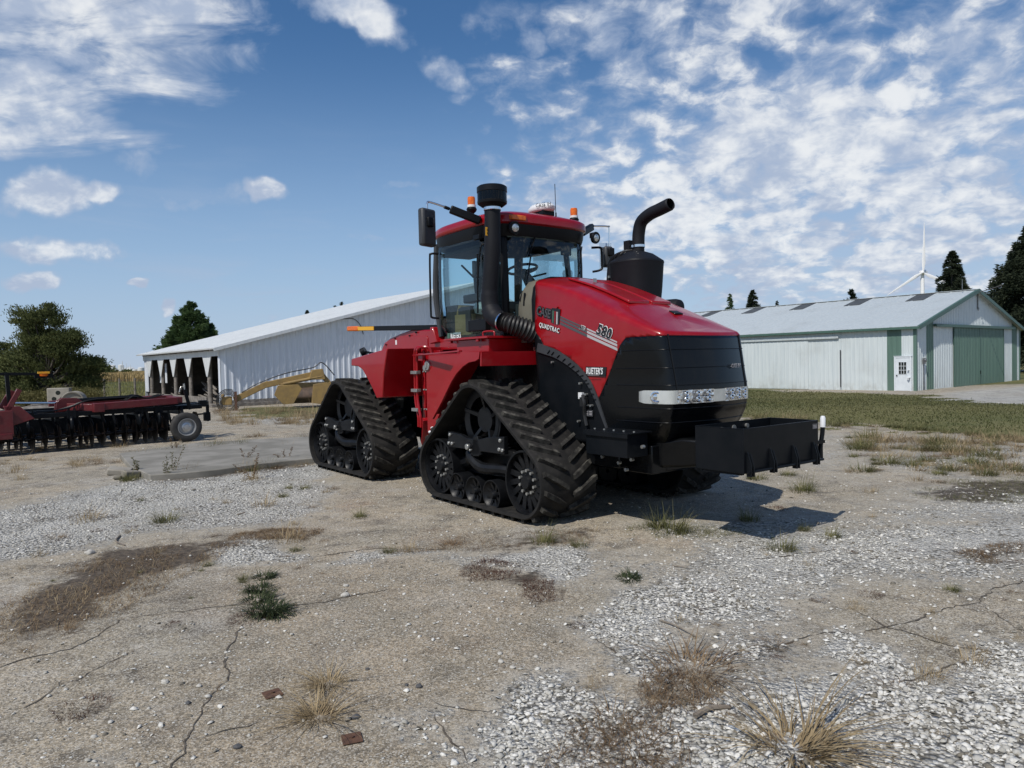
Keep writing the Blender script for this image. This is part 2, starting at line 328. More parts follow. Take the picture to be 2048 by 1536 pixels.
def npmesh(name,V,F,mats,parent=None,mi=None,smooth=False):
    """V (n,3); F (m,3 or 4) index array"""
    V=np.ascontiguousarray(V,np.float32); F=np.ascontiguousarray(F,np.int32); k=F.shape[1]
    me=bpy.data.meshes.new(name); me.vertices.add(len(V)); me.vertices.foreach_set('co',V.ravel()); me.loops.add(F.size); me.loops.foreach_set('vertex_index',F.ravel())
    me.polygons.add(len(F)); me.polygons.foreach_set('loop_start',np.arange(0,F.size,k,dtype=np.int32)); 
    for q in (mats if isinstance(mats,(list,tuple)) else [mats]): me.materials.append(M[q] if isinstance(q,str) else q)
    if mi is not None: me.polygons.foreach_set('material_index',np.asarray(mi,np.int32))
    me.update(calc_edges=True); me.validate()
    if smooth: me.shade_smooth()
    o=bpy.data.objects.new(name,me); COL.objects.link(o)
    if parent is not None: o.parent=parent
    return o
def text(name,s,size,mt,parent,mtx,shear=0,offset=0,extrude=.001,spacing=1.0,sx=1.0):
    cu=bpy.data.curves.new(name,'FONT'); cu.body=s; cu.size=size; cu.shear=shear; cu.offset=offset; cu.extrude=extrude; cu.space_character=spacing; cu.resolution_u=3
    to=bpy.data.objects.new(name+'_curve',cu); COL.objects.link(to); dg=bpy.context.evaluated_depsgraph_get(); me=bpy.data.meshes.new_from_object(to.evaluated_get(dg))
    bpy.data.objects.remove(to); me.name=name; me.transform(Matrix.Diagonal((sx,1,1,1))); me.transform(mtx); me.materials.clear(); me.materials.append(M[mt])
    o=bpy.data.objects.new(name,me); COL.objects.link(o); o.parent=parent; return o
def frame(o,xd,yd):
    xd=Vector(xd).normalized(); yd=Vector(yd); yd=(yd-xd*yd.dot(xd)).normalized(); z=xd.cross(yd)
    return Matrix(((xd.x,yd.x,z.x,o[0]),(xd.y,yd.y,z.y,o[1]),(xd.z,yd.z,z.z,o[2]),(0,0,0,1)))
def bez(p,n=12):
    """smooth curve through points (Catmull-Rom)"""
    P=[Vector(q) for q in p]; P=[P[0]*2-P[1]]+P+[P[-1]*2-P[-2]]; o=[]
    for i in range(1,len(P)-2):
        for k in range(n):
            t=k/n; a,b,c,d=P[i-1],P[i],P[i+1],P[i+2]
            o.append(.5*((2*b)+(c-a)*t+(2*a-5*b+4*c-d)*t*t+(3*b-a-3*c+d)*t**3))
    o.append(P[-2]); return o

# ================================================================== THE SETTING
def vnoise(x,y,seed=0):
    x=np.asarray(x,float);y=np.asarray(y,float)
    xi=np.floor(x).astype(np.int64);yi=np.floor(y).astype(np.int64);fx=x-xi;fy=y-yi;fx=fx*fx*(3-2*fx);fy=fy*fy*(3-2*fy)
    def h(a,b):
        n=(a*374761393+b*668265263+seed*1442695041)&0xffffffff; n=((n^(n>>13))*1274126177)&0xffffffff; return ((n^(n>>16))&0xffff)/65535.
    return (h(xi,yi)*(1-fx)+h(xi+1,yi)*fx)*(1-fy)+(h(xi,yi+1)*(1-fx)+h(xi+1,yi+1)*fx)*fy
def fbm(x,y,o=4,seed=0):
    s=0;a=.5;t=0
    for i in range(o): s=s+a*vnoise(np.asarray(x)*2**i,np.asarray(y)*2**i,seed+i);t+=a;a*=.55
    return s/t
def gpoly(pts): return np.array([[*G(x,y)[:2]] for x,y in pts])
def sdist(P,x,y):
    """signed distance (+ inside) of points to polygon P"""
    n=len(P); d=np.full(x.shape,1e9); ins=np.zeros(x.shape,bool)
    for i in range(n):
        ax,ay=P[i]; bx,by=P[(i+1)%n]; ex,ey=bx-ax,by-ay; t=np.clip(((x-ax)*ex+(y-ay)*ey)/(ex*ex+ey*ey+1e-12),0,1)
        d=np.minimum(d,np.hypot(x-ax-t*ex,y-ay-t*ey)); c=((ay>y)!=(by>y)); 
        with np.errstate(divide='ignore',invalid='ignore'): c&=x<(bx-ax)*(y-ay)/(by-ay+1e-15)+ax
        ins^=c
    return np.where(ins,d,-d)
def soft(P,x,y,wd): return np.clip(sdist(P,x,y)/wd+.5,0,1)
GRAV=[ # outline in the photo, strength, softness in metres
 ([(1020,1085),(1100,1078),(1200,1110),(1330,1105),(1500,1075),(1700,1050),(2048,1030),(2300,1060),(2300,1140),(1950,1135),(1800,1170),(1680,1200),(1580,1270),(1500,1310),(1430,1370),(1330,1368),(1262,1345),(1208,1290),(1160,1235),(1215,1205),(1150,1175)],.62,.5),
 ([(1230,1300),(1160,1240),(1220,1200),(1300,1150),(1420,1140),(1540,1180),(1580,1230),(1500,1300),(1430,1370),(1330,1368),(1262,1345)],.85,.25),
 ([(1450,1385),(1560,1320),(1640,1275),(1690,1270),(1700,1330),(1760,1385),(1870,1372),(1960,1330),(2300,1290),(2400,1700),(940,1700),(1010,1500),(1065,1425),(1130,1375),(1220,1405),(1350,1400)],1.0,.18),
 ([(600,1122),(640,1100),(780,1098),(900,1100),(960,1088),(1180,1085),(1205,1120),(1175,1160),(1100,1165),(1000,1150),(930,1130),(820,1118),(700,1122)],.95,.22),
 ([(-200,1050),(0,1025),(150,990),(240,968),(300,955),(460,942),(620,925),(690,935),(640,955),(560,965),(620,985),(640,1020),(560,1055),(440,1062),(350,1078),(240,1100),(0,1140),(-200,1180)],.86,.6),
 ([(250,955),(300,950),(620,925),(690,932),(560,952),(430,965),(330,980)],.95,.25),
 ([(-100,1100),(0,1062),(80,1052),(200,1050),(180,1085),(0,1130),(-100,1170)],.9,.3),
 ([(430,1098),(470,1085),(530,1090),(525,1115),(480,1140),(420,1130)],.95,.12),
 ([(255,1285),(300,1270),(400,1262),(450,1255),(440,1280),(330,1290),(270,1300)],.60,.12),
 ([(300,1445),(360,1430),(410,1432),(400,1455),(330,1475),(300,1465)],.75,.08),
 ([(410,1350),(450,1340),(470,1360),(440,1385),(410,1372)],.6,.06),
 ([(1180,1045),(1450,1050),(1600,1035),(1720,1000),(2300,960),(2300,1040),(1800,1050),(1500,1085),(1250,1105)],.45,.7),
 ([(1500,880),(1700,870),(2300,900),(2300,960),(1700,945)],.5,1.5),
 ([(1860,812),(1900,785),(2048,772),(2400,765),(2400,835),(2048,812)],.62,1.0),
 ([(440,830),(640,815),(680,835),(600,855),(450,850)],.6,1.0),
 ([(872,1440),(912,1480),(935,1536),(965,1600),(1000,1600),(975,1520),(925,1465),(885,1425)],.9,.04),
]
BARE=[([(480,1120),(760,1130),(950,1160),(1130,1180),(1155,1235),(1270,1345),(1120,1380),(1040,1440),(930,1600),(300,1700),(430,1340),(470,1240)],1.0,.3)]
DIRT=[([(-40,1300),(-30,1240),(60,1190),(120,1150),(150,1125),(215,1108),(330,1095),(430,1088),(465,1098),(400,1135),(330,1170),(240,1225),(130,1255),(20,1285)],.92,.22),
 ([(765,1100),(850,1085),(950,1070),(1100,1060),(1190,1075),(1160,1092),(1060,1085),(940,1100),(880,1098),(800,1108)],.6,.2),
 ([(-300,1310),(60,1330),(300,1250),(430,1310),(380,1420),(330,1600),(-300,1600)],.30,.5),([(915,1155),(960,1120),(1035,1130),(1040,1145),(980,1162)],.8,.1),([(1045,1190),(1050,1160),(1105,1162),(1110,1195),(1080,1205)],.8,.08),
 ([(1460,1290),(1560,1270),(1560,1290),(1500,1315),(1440,1320)],.4,.08),([(1280,1385),(1340,1345),(1440,1370),(1400,1420),(1290,1430)],.55,.12),([(1820,990),(1900,962),(2048,955),(2120,1012),(1960,1006),(1870,1002)],.75,.3),([(1915,1108),(1990,1092),(2080,1085),(2120,1125),(1980,1128)],.7,.2),([(1500,1062),(1330,1048),(1250,1060),(1290,1078),(1420,1076)],.4,.3),([(1100,1536),(1180,1440),(1330,1460),(1420,1600),(1080,1600)],.5,.2),
 ([(640,1068),(560,1078),(450,1080),(470,1068),(560,1058),(640,1060)],.8,.12),([(290,960),(440,940),(620,928),(622,935),(450,955),(300,975)],.55,.2)]
DIRT+=[([(1515,1500),(1575,1475),(1640,1498),(1630,1530),(1530,1530)],.9,.04),([(618,1435),(645,1425),(672,1436),(650,1448)],.8,.02),([(1330,1350),(1390,1335),(1440,1355),(1380,1375)],.8,.05)]
GRASSZ=[([(1480,836),(1600,842),(1700,850),(1850,860),(2048,876),(2500,900),(2700,860),(2300,800),(2048,812),(1900,800),(1830,790),(1500,780),(1300,775),(1300,830)],1.0,.8),
 ([(-140,812),(0,808),(120,808),(240,803),(290,795),(290,772),(220,770),(-140,775)],1.0,1.5),([(450,815),(640,812),(700,815),(700,830),(560,838),(450,828)],.75,.6)]
GRAV=[(gpoly(p),a,b) for p,a,b in GRAV];BARE=[(gpoly(p),a,b) for p,a,b in BARE];DIRT=[(gpoly(p),a,b) for p,a,b in DIRT];DIRT+=[([(1515,1500),(1575,1475),(1640,1498),(1630,1530),(1530,1530)],.9,.04),([(618,1435),(645,1425),(672,1436),(650,1448)],.8,.02),([(1330,1350),(1390,1335),(1440,1355),(1380,1375)],.8,.05)]
GRASSZ=[(gpoly(p),a,b) for p,a,b in GRASSZ]
def zone(L,x,y,jit=.35):
    x=np.asarray(x,float);y=np.asarray(y,float);o=np.zeros(x.shape)
    dx=(fbm(x*1.1,y*1.1,6,3)-.5)*jit*4; dy=(fbm(x*1.1,y*1.1,6,9)-.5)*jit*3
    for P,a,s in L: o=np.maximum(o,a*soft(P,x+dx,y+dy,s*1.6+.12))
    return o
def gravel(x,y):
    g=zone(GRAV,x,y)+ (fbm(x*.5,y*.5,4,21)-.5)*.9*(1-zone(BARE,x,y))+.17*np.clip((x-.3)/2.5,0,1)*(1-zone(BARE,x,y)); return np.clip(g,0,1)
def spaced(a,b,step,far,grow=1.09):
    o=[a]
    while o[-1]<b: o.append(o[-1]+step)
    s=step; hi=[o[-1]]
    while hi[-1]<far: s*=grow; hi.append(hi[-1]+s)
    return o+hi[1:]
xs=np.array(sorted([-v for v in spaced(0,12,.11,6000)][1:]+spaced(0,12,.11,6000))); ys=np.array(sorted([-v for v in spaced(0,3,.5,6000,1.3)][1:]+spaced(0,20,.11,7000)))
gx,gy=np.meshgrid(xs,ys); fx,fy=gx.ravel(),gy.ravel()
gz=terr(fx,fy)+ (fbm(fx*.8,fy*.8,3,5)-.5)*.05*np.clip(1-np.hypot(fx,fy)/60,0,1)-.0
gv=gravel(fx,fy); dv=np.clip(zone(DIRT,fx,fy),0,1); gr=zone(GRASSZ,fx,fy,1.6); far=np.clip((fy-48)/6,0,1)*(fx<60); gr=np.maximum(gr,far); gr=np.maximum(gr,np.clip((-fy-5)/3,0,1)); gr=np.maximum(gr,np.clip((np.abs(fx)-60)/5,0,1))
bz=zone(BARE,fx,fy)
nx,ny=len(xs),len(ys); idx=np.arange(nx*ny).reshape(ny,nx); F=np.stack([idx[:-1,:-1],idx[:-1,1:],idx[1:,1:],idx[1:,:-1]],-1).reshape(-1,4)
def groundmat():
    m=bpy.data.materials.new('yard_ground'); m.use_nodes=True; t=NT(m.node_tree); t.n.clear()
    b=t.new('ShaderNodeBsdfPrincipled',{'Roughness':.92,'Specular IOR Level':.25}); t.new('ShaderNodeOutputMaterial',{0:b.outputs[0]})
    V=t.new('ShaderNodeTexCoord').outputs['Object']
    at=lambda n:t.new('ShaderNodeAttribute',attribute_name=n).outputs['Fac']
    n1=t.noise(V,.55,6,.6); n2=t.noise(V,3.1,7,.68); n3=t.noise(V,45,4,.7); n4=t.noise(V,9,6,.7)
    c=t.mix(t.ramp(n1,.36,.64),(.375,.318,.235),(.285,.253,.195)); c=t.mix(t.ramp(n2,.47,.66,0,.85),c,(.115,.10,.08)); c=t.mix(t.ramp(n4,.52,.70,0,.55),c,(.46,.435,.38)); c=t.mix(t.ramp(t.noise(t.vadd(V,(11,3,0)),1.3,7,.7),.50,.66,0,.55),c,(.42,.40,.36)); c=t.mix(t.ramp(t.noise(t.vadd(V,(2,17,0)),.7,8,.72),.53,.68,0,.6),c,(.12,.105,.085)); bare=at('bare'); c=t.mix(t.m('MULTIPLY',bare,.55),c,t.mix(t.ramp(t.noise(V,1.7,6,.65),.38,.62),(.32,.26,.185),(.22,.19,.142)))
    rusty=t.noise(t.vadd(V,(5,9,0)),.8,3,.5); c=t.mix(t.ramp(rusty,.60,.74,0,.35),c,(.27,.16,.085))
    v6=t.vor(V,62); c6=t.new('ShaderNodeSeparateColor',{0:v6.outputs['Color']}).outputs[1]; c=t.mix(1.0,c,t.mix(c6,(.72,.72,.72),(1.32,1.31,1.29)),'MULTIPLY'); v7=t.vor(V,240); c7=t.new('ShaderNodeSeparateColor',{0:v7.outputs['Color']}).outputs[1]; c=t.mix(1.0,c,t.mix(c7,(.74,.74,.74),(1.30,1.29,1.28)),'MULTIPLY'); v1=t.vor(V,150); c1=t.new('ShaderNodeSeparateColor',{0:v1.outputs['Color']}).outputs[0]
    c=t.mix(t.m('MULTIPLY',t.ramp(n3,.45,.62),.45),c,(.10,.085,.065)); c=t.mix(t.ramp(c1,.80,.84,0,.7),c,(.50,.47,.41)); c=t.mix(t.ramp(c1,.16,.10,0,.6),c,(.05,.045,.038))
    # loose white limestone
    v2=t.vor(V,34); v2c=t.new('ShaderNodeSeparateColor',{0:v2.outputs['Color']}).outputs; v3=t.vor(V,95); v3c=t.new('ShaderNodeSeparateColor',{0:v3.outputs['Color']}).outputs
    gc=t.mix(v2c[0],(.32,.31,.28),(.70,.685,.64)); gc=t.mix(t.ramp(v2.outputs['Distance'],.42,.70,0,.85),gc,(.07,.065,.055))
    gf=t.mix(v3c[1],(.38,.365,.33),(.72,.71,.66)); gf=t.mix(t.ramp(v3.outputs['Distance'],.45,.72,0,.7),gf,(.11,.10,.085)); gc=t.mix(t.ramp(t.noise(V,1.2,3),.42,.6),gc,gf)
    c=t.mix(t.m('MULTIPLY',t.ramp(at('gravel'),.10,.55),.60),c,t.mix(t.ramp(t.noise(V,14,6,.7),.38,.62),(.325,.288,.23),(.50,.462,.39)))
    gm=t.ramp(t.m('ADD',at('gravel'),t.m('MULTIPLY',t.m('ADD',t.m('SUBTRACT',t.noise(V,5,8,.78),.5),t.m('MULTIPLY',t.m('SUBTRACT',t.noise(V,38,4,.7),.5),.8)),1.5)),.34,.72)
    c=t.mix(gm,c,gc)
    # scattered single stones everywhere
    v4=t.vor(V,26); s4=t.new('ShaderNodeSeparateColor',{0:v4.outputs['Color']}).outputs
    st=t.m('MULTIPLY',t.ramp(v4.outputs['Distance'],.24,.18),t.ramp(s4[2],.925,.93)); c=t.mix(st,c,(.58,.57,.52))
    dm=t.ramp(t.m('ADD',at('dirt'),t.m('MULTIPLY',t.m('SUBTRACT',t.noise(V,5,8,.75),.5),1.7)),.38,.78); dc=t.mix(t.ramp(t.noise(V,22,5,.7),.4,.6),(.035,.026,.020),(.105,.082,.06)); c=t.mix(t.m('MULTIPLY',dm,.92),c,dc)
    gg=t.mix(t.ramp(t.noise(V,.35,5,.6),.4,.62),(.082,.092,.034),(.165,.148,.068)); gg=t.mix(t.ramp(t.noise(t.vmul(V,(1,1,1)),.05,3),.4,.6),gg,(.14,.13,.05))
    gsm=t.ramp(t.m('ADD',at('grass'),t.m('MULTIPLY',t.m('SUBTRACT',t.noise(V,1.6,6,.7),.5),.9)),.38,.62); c=t.mix(gsm,c,gg)
    t.set(b.inputs['Base Color'],c)
    hgt=t.m('ADD',t.m('MULTIPLY',n4,.6),t.m('MULTIPLY',n3,.3)); hg2=t.m('ADD',hgt,t.m('MULTIPLY',t.m('MULTIPLY',t.m('SUBTRACT',.7,v2.outputs['Distance']),gm),1.4)); hg2=t.m('ADD',hg2,t.m('MULTIPLY',st,.7))
    t.set(b.inputs['Normal'],t.new('ShaderNodeBump',{'Strength':1.0,'Distance':.02,'Height':hg2}).outputs[0]); return m
M['ground']=groundmat()
go=npmesh('ground',np.stack([fx,fy,gz],1),F,'ground',smooth=True); go['kind']='structure'
for nm,val in (('gravel',gv),('dirt',dv),('grass',gr),('bare',bz)):
    a=go.data.attributes.new(nm,'FLOAT','POINT'); a.data.foreach_set('value',val.astype(np.float32))
def gh(x,y):
    x=np.asarray(x,float);y=np.asarray(y,float); return terr(x,y)+(fbm(x*.8,y*.8,3,5)-.5)*.05*np.clip(1-np.hypot(x,y)/60,0,1)
def GP(x,y):
    p=G(x,y); return Vector((p.x,p.y,float(gh(p.x,p.y))))
# raised concrete slab at the left
SL=[G(*p) for p in ((239,916),(400,893),(617,881),(800,868),(860,905),(760,915),(624,927),(520,938),(432,951),(360,958),(300,962),(262,943))]
sb_=MB(); sb_.prism([(p.x,p.y) for p in SL],'z',-.1,.095); slab=sb_.build('slab',mat('slab_concrete',(.26,.245,.215),.9,0,(.17,.16,.135),1.6,.7,.4,50,detail=8),bevel=.012); slab['kind']='structure'
# joints and cracks in the old concrete
CR=[[(-60,1352),(0,1333),(76,1308),(133,1295),(186,1272),(239,1242),(285,1235),(332,1228),(398,1218),(478,1208),(545,1213),(600,1209),(668,1199),(743,1183),(781,1175)],
[(491,1242),(475,1275),(458,1301),(448,1335),(451,1341),(427,1389),(407,1430),(383,1485),(362,1529),(345,1580)],[(491,1242),(498,1215)],[(396,1481),(461,1463),(540,1439)],
[(1726,1267),(1780,1253),(1842,1232),(1912,1211),(1958,1203),(1987,1174),(2048,1160),(2110,1140)],[(1697,1213),(1738,1232),(1780,1255),(1821,1265),(1904,1286),(1987,1298),(1904,1340),(1842,1356),(1771,1365)],
[(1966,1209),(2007,1232),(2048,1257),(2100,1290)],[(1726,1267),(1640,1268),(1570,1290),(1500,1320)],[(1170,1269),(1208,1300),(1266,1337)],[(870,1436),(907,1484),(928,1525)],[(0,1440),(60,1405),(130,1358)],[(140,1370),(210,1330),(262,1300)],
[(860,1405),(940,1422),(1010,1418)],[(600,1118),(760,1098),(900,1098)],[(0,1050),(80,1042),(190,1030)],[(1500,1120),(1640,1105),(1800,1085)]]
V=[];FF=[];M['crack']=mat('crack_dirt',(.055,.045,.034),.95,0,(.12,.10,.078),14,.9)
for c in CR:
    P=[G(*p) for p in c]; Q=[]
    for a,b in zip(P[:-1],P[1:]):
        n=max(2,int((b-a).length/.035)); Q+=[a.lerp(b,k/n) for k in range(n)]
    Q.append(P[-1]); n=len(Q); dev=0
    for i,q in enumerate(Q):
        t=(Q[min(i+1,n-1)]-Q[max(i-1,0)]); t.z=0; t.normalize(); nr=Vector((-t.y,t.x,0)); dev=dev*.80+rng.normal()*.010; wd=.0010+.0065*vnoise(i*.35,c[0][0],4)**1.6+.003*rng.random()**2; wd*=min(1,(i+1)/6,(n-i)/6)
        for s in (-1,1):
            p=q+nr*(dev+s*wd); V.append((p.x,p.y,float(gh(p.x,p.y))+.004))
        if i: b=len(V)-4; FF.append((b,b+1,b+3,b+2))
npmesh('crack',np.array(V),np.array(FF),'crack')['kind']='structure'
# loose stones: real pebbles where the gravel lies and a sprinkle elsewhere
def pebbles(name,x,y,sz,mt,lift=.25):
    n=len(x); B=np.array([(1,0,0),(-1,0,0),(0,1,0),(0,-1,0),(0,0,1),(0,0,-1),(.6,.6,.5),(-.6,.6,.5),(-.6,-.6,.5),(.6,-.6,.5)],float)
    Fb=np.array([(4,6,7),(4,7,8),(4,8,9),(4,9,6),(6,2,7),(7,1,8),(8,3,9),(9,0,6),(6,0,2),(7,2,1),(8,1,3),(9,3,0)])
    P=B[None]*(1+rng.uniform(-.28,.28,(n,10,1))); P=P*np.stack([rng.uniform(.8,1.25,n),rng.uniform(.6,1,n),rng.uniform(.40,.75,n)],1)[:,None]
    a=rng.uniform(0,2*PI,n); c,s=np.cos(a)[:,None],np.sin(a)[:,None]; tl=rng.normal(0,.35,n)[:,None]
    X_,Y_,Z_=P[...,0],P[...,1],P[...,2]; Y2=Y_*np.cos(tl)-Z_*np.sin(tl); Z2=Y_*np.sin(tl)+Z_*np.cos(tl); X3=X_*c-Y2*s; Y3=X_*s+Y2*c
    P=np.stack([X3,Y3,Z2],-1)*sz[:,None,None]; P[...,0]+=x[:,None];P[...,1]+=y[:,None];P[...,2]+=(gh(x,y)+sz*lift)[:,None]
    Fa=(Fb[None]+(np.arange(n)*10)[:,None,None]).reshape(-1,3); return npmesh(name,P.reshape(-1,3),Fa,mt)
def stonemat():
    m=bpy.data.materials.new('limestone'); m.use_nodes=True; t=NT(m.node_tree); t.n.clear(); b=t.new('ShaderNodeBsdfPrincipled',{'Roughness':.9,'Specular IOR Level':.2}); t.new('ShaderNodeOutputMaterial',{0:b.outputs[0]})
    rn=t.new('ShaderNodeNewGeometry').outputs['Random Per Island']; c=t.mix(rn,(.28,.27,.24),(.70,.685,.64)); c=t.mix(t.ramp(rn,.16,.10),c,(.15,.135,.11)); V=t.new('ShaderNodeTexCoord').outputs['Object']
    c=t.mix(t.ramp(t.noise(V,120,3,.6),.45,.65,0,.35),c,(.30,.27,.21)); t.set(b.inputs['Base Color'],c); return m
M['lime']=stonemat()
def wedge(n,d0,d1,pw=1.0):
    d=(d0**pw+(d1**pw-d0**pw)*rng.random(n))**(1/pw); a=rng.uniform(-.80,.80,n); return a*d,d
sx_,sy_=wedge(230000,2.5,11,1.3); g=gravel(sx_,sy_); g=g-np.clip((fbm(sx_*1.9,sy_*1.9,5,61)-.57)*4,0,.45); k=rng.random(len(g))<np.clip((g-.38)*2.0,0,1)*.6; k|=rng.random(len(g))<.038*np.clip(fbm(sx_*1.5,sy_*1.5,4,55)*3-.8,.15,2)
k&=zone(DIRT,sx_,sy_)<rng.random(len(g))*1.2
for q_,r_ in (((1575,1502),.13),((645,1437),.06),((655,1368),.05),((1385,1352),.12)): pq=G(*q_); k&=np.hypot(sx_-pq.x,sy_-pq.y)>r_*rng.uniform(.6,1.3,len(sx_))
sx_,sy_=sx_[k],sy_[k]; near=np.clip((sx_+1.0)/4,0,1); coarse=np.clip(1.5-sy_/4.5,0,1)
pebbles('gravel',sx_,sy_,(.0032+.012*rng.random(len(sx_))**3+.009*coarse*rng.random(len(sx_))**1.5)*(1+.3*near),'lime')['kind']='stuff'
sx_,sy_=wedge(45000,10,30,1.2); g=gravel(sx_,sy_); k=(rng.random(len(g))<np.clip((g-.35)*1.2,0,1)*.5)|(rng.random(len(g))<.02); k&=zone(GRASSZ,sx_,sy_)<.3; sx_,sy_=sx_[k],sy_[k]
pebbles('gravel',sx_,sy_,.012+.016*rng.random(len(sx_))**2,'lime')['kind']='stuff'
# blades of grass
def blades(x,y,L,wd,lean,mt,name,parent=None,z=None,seg=2,curl=.5,ang=None):
    n=len(x); a=rng.uniform(0,2*PI,n) if ang is None else ang; dirx,diry=np.cos(a),np.sin(a); sx,sy=-diry,dirx; z0=gh(x,y) if z is None else z
    V=[]
    for i in range(seg+1):
        t=i/seg; th=lean*(1-curl)+lean*curl*2*t; h=L*t*np.cos(th*.9); r=L*t*np.sin(th); ww=wd*(1-t*.85)/2
        for s in (-1,1): V.append(np.stack([x+dirx*r+sx*ww*s,y+diry*r+sy*ww*s,z0+h-.004],-1))
    V=np.stack(V,1); b=(np.arange(n)*(2*(seg+1)))[:,None,None]; Fq=np.array([(2*i,2*i+1,2*i+3,2*i+2) for i in range(seg)])[None]+b
    return npmesh(name,V.reshape(-1,3),Fq.reshape(-1,4),mt,parent)
# lawn strip before the right barn
x,y=wedge(200000,15,60,.9); x=np.abs(x); g=zone(GRASSZ,x,y,1.2); k=(g>rng.random(len(g))*.9+.1)&(x>3)&(y<60); x,y=x[k][:46000],y[k][:46000]; n=len(x)
tall=np.clip(fbm(x*.3,y*.3,3,44)*2-.6,0,1)
blades(x,y,.02+.04*rng.random(n)*(.4+tall)+.0012*y*rng.random(n),.006+.0010*y,rng.uniform(.2,1.0,n),'lawn','grass')['kind']='stuff'
# pasture and crop field beyond the left fence
x=rng.uniform(-62,-14,45000); y=rng.uniform(44,110,45000); k=(x/y<-.38)&(x/y>-.8); x,y=x[k],y[k]; n=len(x)
blades(x,y,.10+.30*rng.random(n),.03+.03*rng.random(n),rng.uniform(.1,.8,n),'pasture','grass')['kind']='stuff'
n=60000; y=110*(700/110)**rng.random(n); x=y*rng.uniform(-.80,-.42,n)
blades(x,y,.5+.9*rng.random(n)+y*.0012,.10+.0011*y,rng.uniform(.0,.4,n),'corn','crop_field')['kind']='stuff'

# bits of straw and leaf litter blown over the yard
x,y=wedge(16000,2.5,16,1.2); k=fbm(x*1.2,y*1.2,5,31)>.50; x,y=x[k][:7000],y[k][:7000]
blades(x,y,.012+.035*rng.random(len(x))**2,.0022,np.full(len(x),1.54),'strawd','straw_litter',z=gh(x,y)+.008,seg=1,curl=.1)['kind']='stuff'

# ================================================================== THE TRACTOR (x forward, y to its left, z up; origin under the rear axle)
tr=thing('articulated_tractor',(-1.6189,12.2632,0),-.9353,'large red articulated tractor on four black rubber tracks parked in the gravel yard','tractor')
HW=1.4645
def arc(c,r,a0,a1,n): return [(c[0]+r*math.cos(a0+(a1-a0)*i/n),c[1]+r*math.sin(a0+(a1-a0)*i/n)) for i in range(n+1)]
def hull(pts):
    pts=sorted(set((round(a,5),round(b,5)) for a,b in pts)); cr_=lambda o,a,b:(a[0]-o[0])*(b[1]-o[1])-(a[1]-o[1])*(b[0]-o[0])
    def half(p):
        h=[]
        for q in p:
            while len(h)>1 and cr_(h[-2],h[-1],q)<=0: h.pop()
            h.append(q)
        return h
    a=half(pts);b=half(pts[::-1]); return a[:-1]+b[:-1]
IDX,IDZ,IDR=.885,.43,.345; DRC=(-.05,1.045); DRR=.385
def beltpath(off,N):
    P=[]
    for c,r in (((-IDX,IDZ),IDR+off),((IDX,IDZ),IDR+off),(DRC,DRR+off)): P+=arc(c,r,0,2*PI,72)[:-1]
    H=np.array(hull(P)); H=np.vstack([H,H[:1]]); L=np.r_[0,np.cumsum(np.hypot(*np.diff(H,axis=0).T))]
    s=np.linspace(0,L[-1],N,endpoint=False); return np.stack([np.interp(s,L,H[:,0]),np.interp(s,L,H[:,1])],1),L[-1],H,L
